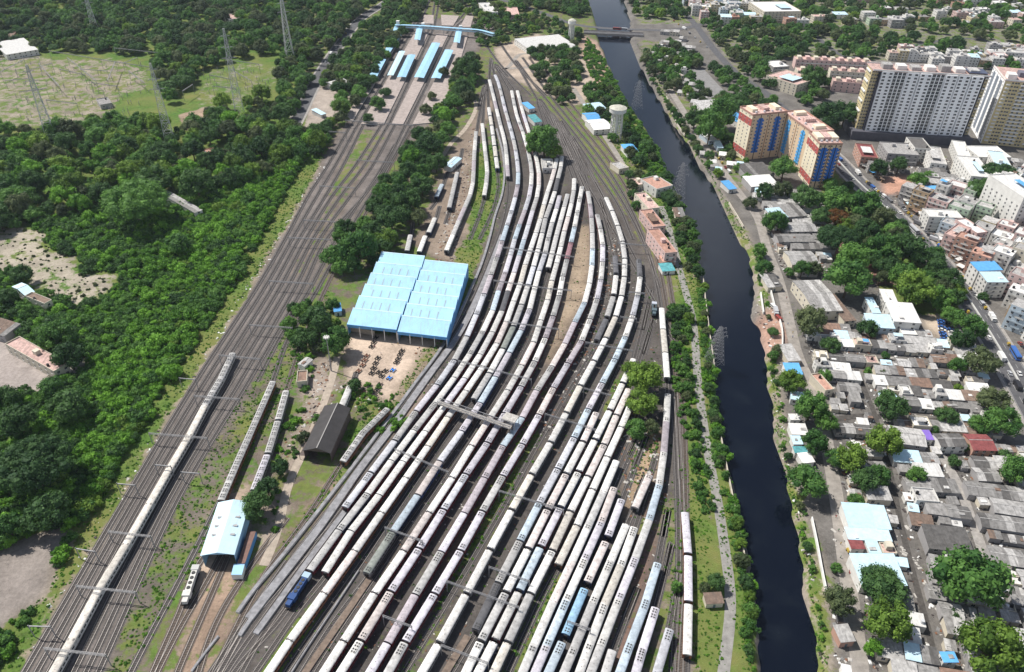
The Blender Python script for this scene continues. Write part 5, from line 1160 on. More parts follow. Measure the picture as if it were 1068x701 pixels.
def white_tower():
    A, B = at(901,136.8,6), at(1003,143,6); A.z = B.z = 0; u = (B-A).normalized(); n = Vector((-u.y,u.x,0)); Lx = (B-A).length
    h = hgt((proj((A.x,A.y,0))), 74.5); floors = 18; Dy = 22; z0 = 7
    root = tower('apartment_block', 'long white eighteen-storey apartment tower with mustard end wings on a dark podium', A, u, Lx, Dy, h, floors, [M_WTOW], 0, 'w')
    fh = (h-z0)/floors
    mb = MB(); mb.box(-7, -.02, 3, Dy-2, 0, h-.5); mb.build('end_wing', M_TANT, root)
    mb = MB(); mb.box(Lx+.02, Lx+6, 4, Dy-2, 0, h-2); mb.build('end_wing', M_TANT, root)
    mb = MB(); mb.box(-1.2, 0, -.6, 3, z0, h, 0); mb.build('corner_strip', M_NAVY, root); mb = MB(); mb.box(Lx, Lx+1.2, -.6, 4, z0, h, 0); mb.build('corner_strip', M_NAVY, root)
    mb = MB(); mb.box(-12, Lx+7, -7, Dy+3, 0, z0); mb.box(-12.3, Lx+7.3, -7.3, -7, z0-1, z0+1.0); mb.build('podium', mat('podium_grey', (.10,.10,.12), .8, .2, .3), root)
    # projecting white bays and recessed grey ones
    nb = 8; items = []
    for b in range(nb):
        x0, x1 = Lx*b/nb, Lx*(b+1)/nb; out = b in (0, 2, 3, 5, 6)
        if b in (0, 7, 2, 3, 5, 6):
            mb = MB(); mb.box(x0+.6, x1-.6, -1.6 if b % 2 else -1.1, -.003, z0, h+.2); mb.build('projecting_bay', M_WTOW, root); yy = -1.6 if b % 2 else -1.1
        else:
            yy = 0.0
        for s in range(3 if not yy else 2):
            x = x0+(x1-x0)*(s+.5)/(3 if not yy else 2)
            for j in range(floors): items.append((winmesh(2.3,1.5) if yy else winmesh(2.6,2.3), Matrix.Translation((x, yy-.01, z0+fh*(j+.55)))))
    for j in range(1, floors):
        mb = MB(); mb.box(.3, Lx-.3, -1.75, -1.62, z0+fh*j-.08, z0+fh*j+.02) if False else mb.box(.3, Lx-.3, -.25, -.004, z0+fh*j-.1, z0+fh*j+.1); mb.build('floor_band', M_WHITEP, root)
    for j in range(floors):
        for x in (-5.6, -3.4, -1.6): items.append((winmesh(1.3,1.3), Matrix.Translation((x, 2.99, z0+fh*(j+.55)))))
        for y in (6, 10, 14, 18): items.append((winmesh(1.3,1.3), Matrix.Translation((-7.01, y, z0+fh*(j+.55)))@Matrix.Rotation(-math.pi/2,4,'Z')))
        for x in (Lx+2, Lx+4.4): items.append((winmesh(1.3,1.3), Matrix.Translation((x, 3.99, z0+fh*(j+.55)))))
    stuff_or_parts(root, items, 'window')
    for j in range(2, floors, 3):
        mb = MB(); mb.box(-8.2, -7.0, 5, 17, z0+fh*j, z0+fh*j+1.1); mb.build('balcony', M_WHITEP, root); mb = MB(); mb.box(Lx+1.8, Lx+5.6, 2.9, 3.99, z0+fh*j, z0+fh*j+1.1); mb.build('balcony', M_WHITEP, root)
    mb = MB(); mb.box(-7.3, Lx+6.3, -.4, Dy+.3, h, h+.4, 0); mb.build('roof', [rmat('pink')], root)
    mb = MB(); mb.box(-7.3, Lx+6.3, -.4, -.1, h+.4, h+1.6); mb.box(-7.3, Lx+6.3, Dy, Dy+.3, h+.4, h+1.6); mb.build('parapet', M_WHITEP, root)
    for i in range(7): x = Lx*(i+.5)/7; mb = MB(); mb.box(x-4, x+4, 6, 15, h+.4, h+rb.uniform(3,5.5)); mb.build('stair_head', M_WHITEP if i % 2 else rmat('pale grey'), root)
    mb = MB(); mb.box(Lx-12, Lx+4, 3, 16, h+1.8, h+2.0); [mb.bar((x, y, h+.4), (x, y, h+1.8), .2) for x in (Lx-11, Lx+3) for y in (4, 15)]; mb.build('solar_array', mat('solar_glass', (.05,.06,.11), .3), root)
    c = [A-u*12-n*8, B+u*12-n*8, B+u*12+n*(Dy+4), A-u*12+n*(Dy+4)]; block(c)
white_tower()
def tan_tower():
    A, B = at(1023,149.5), at(1056,153); u = (B-A).normalized(); n = Vector((-u.y,u.x,0)); Lx = 46; h = hgt((1023,149.5), 84.5); C_ = at(1010.3,134.5); Dy = min(45, abs((C_-A).dot(n)))+6; floors = 18; fh = h/floors
    root = tower('apartment_block', 'mustard and white apartment tower with ladder-like balconies at the right edge', A, u, Lx, Dy, h, floors, [M_TANT], 0, 't')
    mb = MB(); mb.box(-.4, -.004, 0, Dy, 0, h); mb.build('side_cladding', M_WTOW, root)
    for y0, y1 in ((Dy*.12, Dy*.3), (Dy*.42, Dy*.6), (Dy*.72, Dy*.88)): mb = MB(); mb.box(-.55, -.402, y0, y1, 3, h-2); mb.build('side_glazing', mat('smoked_glazing', (.20,.23,.28), .3), root)
    for x0, x1, m_ in ((1.5, 4.5, M_WHITEP), (13, 26, M_WHITEP), (33, 44, M_WHITEP)):
        for j in range(1, floors): mb = MB(); mb.box(x0, x1, -1.4, -.003, fh*j-.15, fh*j+.95); mb.build('balcony', m_, root)
    items = [(winmesh(1.6,1.4), Matrix.Translation((x, -.01, fh*(j+.6)))) for j in range(floors) for x in (6.5, 9, 11, 15, 19, 23.5, 28, 30.5, 36, 41)]+[(winmesh(1.3,1.3), Matrix.Translation((-.56 if i % 2 else -.41, Dy*(i+.5)/8, fh*(j+.6)))@Matrix.Rotation(-math.pi/2,4,'Z')) for j in range(floors) for i in (0,2,4,6,7)]
    stuff_or_parts(root, items, 'window')
    mb = MB(); mb.box(-.5, Lx+.3, -.3, Dy+.3, h, h+.5); mb.build('roof', rmat('pink'), root)
    mb = MB(); mb.box(-.5, Lx+.3, -.3, 0, h+.5, h+1.7); mb.box(-.5, -.2, 0, Dy, h+.5, h+1.7); mb.build('parapet', M_WHITEP, root)
    for i in range(4): x = 6+i*11; mb = MB(); mb.box(x-3.5, x+3.5, 5+(i%2)*8, 14+(i%2)*8, h+.5, h+4.5); mb.build('stair_head', M_WHITEP if i != 1 else mat('slate_block', (.16,.16,.20)), root)
    block([A-u*2-n*3, A+u*Lx-n*3, A+u*Lx+n*Dy, A-u*2+n*Dy])
tan_tower()
def terrace_flats():
    for i, (a, b, hh) in enumerate([((827,70),(905,73.5),10),((863,82),(900,84.5),10),((866,93),(898,96),10),((829,80),(842,80.5),8)]):
        A, B = at(*a), at(*b); c = (A+B)/2; an = math.atan2(B.y-A.y, B.x-A.x); L_ = (B-A).length
        r_ = house((c.x, c.y), an, L_, 13, hh, 'cream' if i % 2 else 'pink', 'pink', 'flat', f'row of salmon and cream walk-up flats, {ordn(i)} row behind the white tower', 'row of flats', 'walk-up flats behind the white tower', 'flats_row', floors=3, winside=(0,))
        n = int(L_/9)
        for k in range(n): mb = MB(); x = -L_/2+L_*(k+.5)/n; mb.box(x-2.2, x+2.2, -3, 4, hh+.1, hh+2.8); mb.build('stair_head', wmat('pink', WALLS['pink']) if k % 2 else wmat('cream', WALLS['cream']), r_)
terrace_flats()

for q_ in ([(918,184),(950,180),(952,203),(920,206)], [(960,330),(988,324),(996,352),(975,358)]): block([at(*p) for p in q_])
# ------------------------------------------------------------- dense quarters, filled row by row
BUD = [0]
def quarter(poly, u_px, cells, depth, lane, mix, hr, label_area, every=2, cat='house', group=None, prob=.94, gap=(.2,.8), nmax=400, tight=False):
    Wp = [at(*p) for p in poly]; a, b = at(*u_px[0]), at(*u_px[1]); u = (b-a).normalized(); u.z = 0; n = Vector((-u.y,u.x,0)); an = math.atan2(u.y, u.x)
    us = [p.dot(u) for p in Wp]; ns = [p.dot(n) for p in Wp]; y = min(ns)+depth/2; row = 0; made = 0; rows = []
    while y < max(ns):
        x = min(us)+rb.uniform(0, 3); items = []
        while x < max(us):
            L_ = rb.uniform(*cells); d = depth*rb.uniform(.88, 1.0); g = rb.uniform(*gap); cx = x+L_/2; p = u*cx+n*(y+rb.uniform(-.3,.3)); x += L_+g
            if not inpoly(np.array([p.x]), np.array([p.y]), Wp)[0] or rb.random() > prob: continue
            ok = all(free(p.x+u.x*i*L_/2*.85+n.x*j*d/2*.85, p.y+u.y*i*L_/2*.85+n.y*j*d/2*.85) for i in (-1,-.5,0,.5,1) for j in (-1,0,1)) if tight is None else all(free(p.x+u.x*i*L_/2*.7+n.x*j*d/2*.7, p.y+u.y*i*L_/2*.7+n.y*j*d/2*.7) for i in (-1,0,1) for j in (-1,0,1))
            if ok: items.append((p, L_, d))
        rows.append((row, items)); row += 1; y += depth+.25+(lane if row % every == 0 else 0)
    rows = [r for r in rows if r[1]]
    for ri, (_, items) in enumerate(reversed(rows)):                  # reversed: first row is the farthest, as one reads the photo
        for k, (p, L_, d) in enumerate(items):
            if made >= nmax: return
            wall, roof, style = rb.choice(mix); h = rb.uniform(*hr)
            if cat == 'house' and style == 'flat': h = h*1.25
            col = f'{roof} roofed' if style != 'flat' else f'{wall} flat-roofed'
            house((p.x, p.y), an+rb.uniform(-.04,.04), L_, d, h, wall, roof, style, f'{col} {cat}, {ordn(k)} from left, {ordn(ri)} row, {label_area}', cat, group, name={'house':'house','lean-to':'lean_to','city block':'city_block'}.get(cat,'city_building'), parapet=rb.random() < .6); made += 1; BUD[0] += 1
S = [('grey','grey','mono')]*5+[('cream','pale grey','mono')]*4+[('grey','grey','gable')]*3+[('grey','dark grey','gable'),('white','pale grey','flat'),('cream','white','flat'),('white','white','mono'),('grey','brown','gable'),('cream','pink','flat'),('white','pale blue','mono'),('grey','rust','mono'),('white','white','flat'),('white','white','mono'),('grey','brown','mono')]
A_ = [('white','pale grey','flat')]*6+[('white','white','flat')]*2+[('grey','pale grey','flat')]+[('pink','pale grey','flat')]*2+[('cream','pale grey','flat'),('cream','pink','flat'),('pale green','pale grey','flat'),('white','white','flat'),('pale blue','pale grey','flat'),('terracotta','terracotta','flat'),('tan','grey','flat'),('white','pale blue','mono'),('yellow','pale grey','flat'),('pink','white','flat')]
quarter([(845,345),(905,342),(962,350),(1008,362),(1020,385),(1000,395),(850,398)], ((850,372),(1000,384)), (5,11), 7, 1.0, S, (2.8,4.2), 'below the blue hall', nmax=45)
quarter([(850,395),(1012,398),(1030,420),(1045,445),(1040,455),(860,455),(842,425)], ((860,420),(1010,432)), (5,12), 7.5, 1.2, S, (2.8,4.2), 'above the maroon roof', nmax=70)
quarter([(868,470),(1050,475),(1068,490),(1010,520),(940,530),(872,520)], ((880,490),(1040,500)), (6,13), 8, 1.2, S, (2.8,4.2), 'under the maroon roof', nmax=60)
quarter([(1014,505),(1110,508),(1120,720),(1012,720),(1040,640),(1020,560)], ((1020,545),(1068,552)), (16,34), 9, 1.0, [('grey','pale grey','gable')]*3+[('grey','grey','gable')]*4, (3.4,4.4), 'lower right edge')
quarter([(925,525),(1012,520),(1020,600),(1040,650),(1010,720),(875,720),(870,640),(930,612)], ((930,600),(1000,612)), (5,10), 7, .8, S, (2.8,4.4), 'along the dark lane', nmax=80)
quarter([(800,204),(848,204),(860,240),(864,285),(812,288),(798,235)], ((800,230),(850,232)), (7,18), 7, 1.5, [('grey','grey','mono'),('cream','pale grey','mono'),('grey','pale grey','gable')], (3,4.5), 'sheds beside the riverside road')
quarter([(728,160),(745,150),(800,200),(798,225),(770,205)], ((730,165),(760,168)), (5,9), 7, 2, [('white','pale grey','mono'),('cream','white','mono'),('grey','grey','mono'),('white','pale blue','mono')], (2.8,4), 'kiosks on the canal road', prob=.7)
quarter([(935,205),(1000,200),(1110,180),(1120,330),(1062,360),(1030,312),(1000,275),(965,238)], ((950,225),(1060,262)), (8,15), 11, 3.0, A_, (8,17), 'east of the highway', cat='city block', nmax=90)
quarter([(1030,325),(1110,325),(1120,430),(1080,400),(1050,365)], ((1035,350),(1068,375)), (8,14), 11, 2.5, [('white','pale grey','flat')]*4+A_[:6], (9,17), 'at the highway bend', cat='city block', nmax=40)
quarter([(893,160),(960,166),(1068,175),(1068,190),(960,200),(930,205),(905,178)], ((900,175),(1000,185)), (7,14), 9, 2.5, S[:12]+A_[:5], (4,8), 'behind the market', cat='building', nmax=50)
quarter([(925,58),(1010,60),(1110,40),(1120,75),(1050,72),(1030,72),(925,64)], ((925,62),(1000,66)), (9,16), 12, 4, A_, (7,13), 'beyond the white tower', cat='building', prob=.85, nmax=60)
quarter([(700,0),(782,-5),(800,30),(760,62),(728,40)], ((710,20),(780,22)), (9,17), 12, 4, A_, (8,13), 'right of the bridge', cat='building', prob=.8, nmax=50)
quarter([(830,-10),(1110,-10),(1120,30),(900,28),(830,14)], ((850,10),(1000,12)), (12,26), 13, 8, A_, (8,14), 'farthest at the top', cat='building', prob=.75, nmax=90)
quarter([(738,32),(800,24),(1110,-5),(1110,60),(1005,60),(905,58),(820,58),(770,70)], ((760,50),(1000,50)), (10,20), 12, 9, A_, (6,12), 'in the far park', cat='building', prob=.3, nmax=45)
quarter([(672,50),(700,52),(745,118),(742,150),(722,140),(700,105)], ((700,90),(730,94)), (6,11), 8, 3, S[:10]+A_[:3], (3,6), 'beside upper canal road', cat='building', prob=.45, nmax=30)
quarter([(690,28),(715,40),(730,75),(745,100),(715,95),(690,55)], ((690,60),(730,64)), (7,12), 9, 3, S[:8]+A_[:4], (3,6), 'by far canal road', cat='building', prob=.5, nmax=30)
LT = [('grey','grey','mono')]*4+[('cream','pale grey','mono')]*3+[('white','white','mono'),('grey','rust','mono'),('white','pale blue','mono'),('cream','white','flat'),('grey','brown','mono'),('cream','pale grey','flat')]
for pl, up, nm_, nn in (([(845,345),(1008,350),(1045,420),(1045,455),(860,455),(842,425)], ((850,372),(1000,384)), 'above the maroon roof', 60), ([(868,462),(1068,472),(1068,530),(880,530)], ((880,490),(1040,500)), 'below the maroon roof', 40), ([(925,525),(1068,520),(1090,720),(875,720),(870,640),(930,612)], ((930,600),(1000,612)), 'beside the dark lane', 75), ([(800,204),(860,204),(868,285),(812,290),(798,235)], ((800,230),(850,232)), 'among the riverside sheds', 20)):
    quarter(pl, up, (2.8,6.0), 4.2, .4, LT, (2.2,3.2), nm_, cat='lean-to', prob=.9, nmax=nn, tight=True)
print('HOUSES', BUD[0])

# water towers
def water_tower(base, topy, r, label):
    h = hgt(base, topy); b = at(*base); root = thing('water_tower', b, 0, label, 'water tower'); n = 10
    mb = MB(); zt = h-5.5; mb.cyl((0,0,zt), (0,0,h-2), r, None, 24); mb.cyl((0,0,zt-1.8), (0,0,zt), r*.65, r, 24); mb.build('tank', M_WHITEP, root)
    mb = MB(); mb.cyl((0,0,h-2), (0,0,h-.4), r*1.04, r*.5, 24); mb.cyl((0,0,h-.4), (0,0,h), r*.5, .3, 24); mb.build('dome', mat('stained_dome', (.50,.49,.42), .8, .3, .3), root)
    for i in range(n): t = 2*math.pi*i/n; mb = MB(); mb.cyl((r*.72*math.cos(t), r*.72*math.sin(t), 0), (r*.62*math.cos(t), r*.62*math.sin(t), zt-1.6), .45, None, 8); mb.build('leg', M_WHITEP, root)
    mb = MB(); mb.cyl((0,0,0), (0,0,zt-1.5), 1.3, None, 12); mb.build('shaft', M_WHITEP, root)
    for k in (.25,.5,.75):
        mb = MB(); z = (zt-1.6)*k
        for i in range(n): t0, t1 = 2*math.pi*i/n, 2*math.pi*(i+1)/n; rr_ = r*(.72-.1*k); mb.bar((rr_*math.cos(t0), rr_*math.sin(t0), z), (rr_*math.cos(t1), rr_*math.sin(t1), z), .45)
        mb.build('ring_beam', M_WHITEP, root)
water_tower((641.5,145), 110, 7.6, 'large cream domed water tower on columns beside the canal')
water_tower((595.5,42), 19.5, 4.8, 'smaller white water tower near the far road bridge')

# lattice pylons
M_PYL = mat('weathered_zinc', (.50,.50,.50), .7, .1, .5)
def pylon(base, topy, label, w=4.2):
    h = hgt(base, topy); b = at(*base); root = thing('pylon', b, rb.uniform(.2,.7), label, 'pylon', 'power line pylons'); t = .10 if b.x > 0 else .36
    def wd(z): return w*(1-z/h*.78) if z < h*.7 else w*(1-.7*.78)*(1-(z/h-.7)*2.2)
    lev = [0, .14, .27, .38, .48, .57, .65, .72, .8, .88, .95, 1.0]; mb = MB()
    for i in range(len(lev)-1):
        z0, z1 = lev[i]*h, lev[i+1]*h; a, c = wd(z0), max(.25, wd(z1))
        C0 = [(-a,-a,z0),(a,-a,z0),(a,a,z0),(-a,a,z0)]; C1 = [(-c,-c,z1),(c,-c,z1),(c,c,z1),(-c,c,z1)]
        for k in range(4):
            mb.bar(C0[k], C1[k], t); mb.bar(C0[k], C1[(k+1)%4], t*.6); mb.bar(C0[(k+1)%4], C1[k], t*.6); mb.bar(C1[k], C1[(k+1)%4], t*.6)
    mb.build('lattice_body', M_PYL if b.x < 0 else M_STEEL, root)
    for f, l in ((.68,6.5),(.80,5.2),(.92,4.2)):
        for s in (-1, 1):
            z = f*h; mb = MB(); mb.bar((0,-.5,z), (s*l,0,z+.2), t*.7); mb.bar((0,.5,z), (s*l,0,z+.2), t*.7); mb.bar((0,0,z+1.6), (s*l,0,z+.2), t*.6); mb.bar((s*l,0,z+.2), (s*l,0,z-1.6), .16); mb.build('cross_arm', M_STEEL, root)
    return root
for b_, ty, l in [((55,147),68,'leftmost lattice pylon standing in the substation field'), ((177.5,148),66,'stout lattice pylon between substation and woods'), ((251,122),30,'tall lattice pylon right of the substation'), ((303,63),-12,'lattice pylon rising at the top among the woods'), ((100,34),-12,'faint distant pylon in the top left woods'), ((706.5,211),170,'slender pylon on the canal edge beside the terracotta terrace'), ((744,379),341,'lattice pylon on the canal edge near the parapet wall'), ((664,113),84,'far pylon on the left edge of the canal')]: pylon(b_, ty, l)
# substation
for i, (a, b) in enumerate([((51,53),(105,62)),((119,50),(165,55)),((105,62),(156,70)),((0,75),(25,62)),((235,62),(270,67)),((218,78),(242,83)),((190,95),(201,88)),((128,66),(143,60)),((30,73),(54,66)),((62,72),(88,78)),((20,96),(48,92)),((95,86),(122,90)),((70,60),(100,84)),((40,66),(62,90)),((120,64),(112,84)),((0,62),(40,60)),((240,72),(262,84)),((222,90),(246,92)),((5,84),(30,82)),((84,72),(112,74)),((134,74),(150,86)),((48,104),(80,108))]): portal(a, b, z=10, label=f'grey substation portal, {ordn(i)} in the field of gantries at far left', group='substation gantries')
for i in range(150):
    p = (rb.uniform(15,150), rb.uniform(66,128)) if i < 105 else (rb.uniform(210,285), rb.uniform(72,98)); q = at(*p); root = thing('insulator_post', (q.x,q.y,0), 0, 'thin grey insulator post in the substation field', 'insulator post', 'insulator posts of the substation')
    mb = MB(); mb.cyl((0,0,0), (0,0,2.6), .22, None, 6); mb.build('pedestal', M_STEEL, root); mb = MB(); mb.cyl((0,0,2.6), (0,0,4.4), .32, .2, 6); mb.build('insulator', mat('pale_porcelain', (.45,.42,.40), .4), root)
# small poles beside the road and lamp posts on the highway
def lamp(p, d, label):
    root = thing('street_lamp', (p[0],p[1],0), math.atan2(d[1],d[0]), label, 'street lamp', 'street lamps on the highway median'); mb = MB(); mb.cyl((0,0,0), (0,0,9), .14, .09, 6); mb.build('pole', M_STEEL, root)
    for s in (-1, 1): mb = MB(); mb.bar((0,0,8.9), (0,s*2.2,9.3), .1); mb.box(-.2,.2,min(s*2.0,s*2.9),max(s*2.0,s*2.9),9.25,9.4); mb.build('lamp_arm', M_STEEL, root)
s_ = arclen(PH)
for i, q in enumerate(np.arange(25, s_[-1]-20, 32)):
    p = along(PH, s_, q); d = along(PH, s_, q+1)-p; pj = proj((*p,0))
    if -10 < pj[0] < 1080 and pj[1] < 710: lamp(p, d, f'twin-armed street lamp on the highway median, {ordn(i)} from the far end')
# ------------------------------------------------------------- foliage
def leafmat(name, dark, light):
    m = bpy.data.materials.new(name); m.use_nodes = True; n = m.node_tree; L = n.links; b = n.nodes['Principled BSDF']
    b.inputs['Roughness'].default_value = .65; b.inputs['Specular IOR Level'].default_value = .25
    A = n.nodes.new('ShaderNodeAttribute'); A.attribute_name = 'tint'
    oi = n.nodes.new('ShaderNodeObjectInfo')
    ad = n.nodes.new('ShaderNodeMath'); ad.operation = 'MULTIPLY_ADD'; L.new(oi.outputs['Random'], ad.inputs[0]); ad.inputs[1].default_value = .7; ad.inputs[2].default_value = -.32
    a2 = n.nodes.new('ShaderNodeMath'); a2.operation = 'ADD'; L.new(A.outputs['Fac'], a2.inputs[0]); L.new(ad.outputs[0], a2.inputs[1]); a2.use_clamp = True
    mx = n.nodes.new('ShaderNodeMix'); mx.data_type = 'RGBA'; L.new(a2.outputs[0], mx.inputs[0]); mx.inputs[6].default_value = (*dark, 1); mx.inputs[7].default_value = (*light, 1)
    L.new(mx.outputs[2], b.inputs['Base Color'])
    tr = n.nodes.new('ShaderNodeBsdfTranslucent'); L.new(mx.outputs[2], tr.inputs[0]); ms = n.nodes.new('ShaderNodeMixShader'); ms.inputs[0].default_value = .33; L.new(b.outputs[0], ms.inputs[1]); L.new(tr.outputs[0], ms.inputs[2]); L.new(ms.outputs[0], n.nodes['Material Output'].inputs[0]); return m
LEAF = {'dark green':leafmat('leaves_dark', (.030,.078,.026), (.10,.20,.055)), 'green':leafmat('leaves_green', (.045,.125,.030), (.16,.32,.065)), 'light green':leafmat('leaves_light', (.07,.14,.022), (.24,.38,.06)), 'grey-green':leafmat('leaves_grey', (.055,.085,.038), (.16,.20,.085)), 'bright green':leafmat('leaves_bright', (.065,.18,.020), (.23,.47,.055)), 'rust-red flowering':leafmat('leaves_rust', (.05,.05,.015), (.22,.07,.02))}
M_BARK = mat('bark', (.10,.075,.055), .95, .3, 2)
def crown_mesh(seed, shape, nc, nl, leaf, core=True):
    big = nc > 60
    """unit crown, radius 1: clumps on a dome, each with many small leaf faces"""
    g = np.random.RandomState(seed); V = []; Fq = []; T = []
    sx, sz = {'round':(1,.85), 'flat':(1.05,.48), 'tall':(.8,1.15), 'bush':(1,.7)}[shape]
    cen = []
    for i in range(nc):
        for _ in range(20):
            t = g.uniform(0, 2*math.pi); u = g.uniform(-.35 if shape != 'flat' else -.1, 1)
            r = math.sqrt(max(0, 1-u*u)); rr = g.uniform(.55, .82)
            c = np.array([r*math.cos(t)*rr*sx, r*math.sin(t)*rr*sx, u*rr*sz])
            if all(np.linalg.norm(c-q[0]) > (.12 if big else .22) for q in cen): break
        cen.append((c, g.uniform(.13, .23) if big else g.uniform(.22, .40)))
    cen.append((np.array([0,0,.05]), .5))
    ico = []
    for lat in (-50, 0, 50): ico += [(math.cos(R(lat))*math.cos(a), math.cos(R(lat))*math.sin(a), math.sin(R(lat))) for a in np.linspace(0, 2*math.pi, 6, endpoint=False)]
    ico = [(0,0,-1)]+ico+[(0,0,1)]
    icf = [(0,1+(j+1)%6,1+j) for j in range(6)]+[(1+k*6+j,1+k*6+(j+1)%6,7+k*6+(j+1)%6,7+k*6+j) for k in (0,1) for j in range(6)]+[(13+j,13+(j+1)%6,19) for j in range(6)]
    for c, cr in cen:
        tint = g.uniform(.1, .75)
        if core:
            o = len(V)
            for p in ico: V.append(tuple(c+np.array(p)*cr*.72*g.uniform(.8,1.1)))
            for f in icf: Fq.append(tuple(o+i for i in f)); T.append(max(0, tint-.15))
        for _ in range(nl):
            d = g.normal(size=3); d[2] = d[2]*.9+.25; d /= np.linalg.norm(d)
            p = c+d*cr*g.uniform(.72, 1.12)*np.array([1,1,.9]); nn = d+g.normal(size=3)*.55; nn /= np.linalg.norm(nn)
            a = np.cross(nn, g.normal(size=3)); a /= np.linalg.norm(a); b = np.cross(nn, a); s = leaf*g.uniform(.6,1.3)
            o = len(V); V += [tuple(p-a*s), tuple(p-b*s*.6), tuple(p+a*s), tuple(p+b*s*.6)]; Fq.append((o,o+1,o+2,o+3)); T.append(min(1, max(0, tint+g.uniform(-.22,.28))))
    me = bpy.data.meshes.new('crown'); me.from_pydata(V, [], Fq); me.update()
    a = me.attributes.new('tint', 'FLOAT', 'FACE'); a.data.foreach_set('value', T); return me
def trunk_mesh(seed, hc, spread):
    g = random.Random(seed); mb = MB(); mb.cyl((0,0,-.3), (0,0,hc*.6), .42, .3, 7, caps=False)
    for i in range(5):
        t = i*1.26+g.random(); p = (math.cos(t)*spread*.45, math.sin(t)*spread*.45, hc*(.95+g.random()*.15)); mb.cyl((0,0,hc*.5), p, .26, .1, 5, caps=False)
    return mb.mesh('trunk', M_BARK)
SHP = {'round':[crown_mesh(10+i, 'round', 24, 85, .062) for i in range(4)], 'flat':[crown_mesh(20+i, 'flat', 34, 95, .05) for i in range(2)], 'tall':[crown_mesh(30+i, 'tall', 20, 80, .065) for i in range(2)], 'huge':[crown_mesh(60, 'flat', 95, 110, .026)], 'bush':[crown_mesh(40+i, 'bush', 11, 60, .10) for i in range(3)]}
_cl = {}
def crown_for(shape, i, tone):
    k = (shape, i, tone)
    if k not in _cl: me = SHP[shape][i].copy(); me.materials.append(LEAF[tone]); _cl[k] = me
    return _cl[k]
TR = [trunk_mesh(i, 6.0, 4.5) for i in range(3)]
rt = random.Random(21)
TREES = []   # (x, y, R, shape, tone, area)
def tpx(px, py, wpx, shape='round', tone='green', area='', f=.62):
    """a tree whose crown centre shows at px,py and is wpx pixels wide"""
    zc = 6.0
    for _ in range(3):
        p = at(px, py, zc); dist = (np.array([p.x, p.y, zc-H]))@FW; Rr = wpx/2*dist/F; zc = max(1.5, Rr*(.95 if shape != 'flat' else .75))
    TREES.append((p.x, p.y, Rr, shape, tone, area))
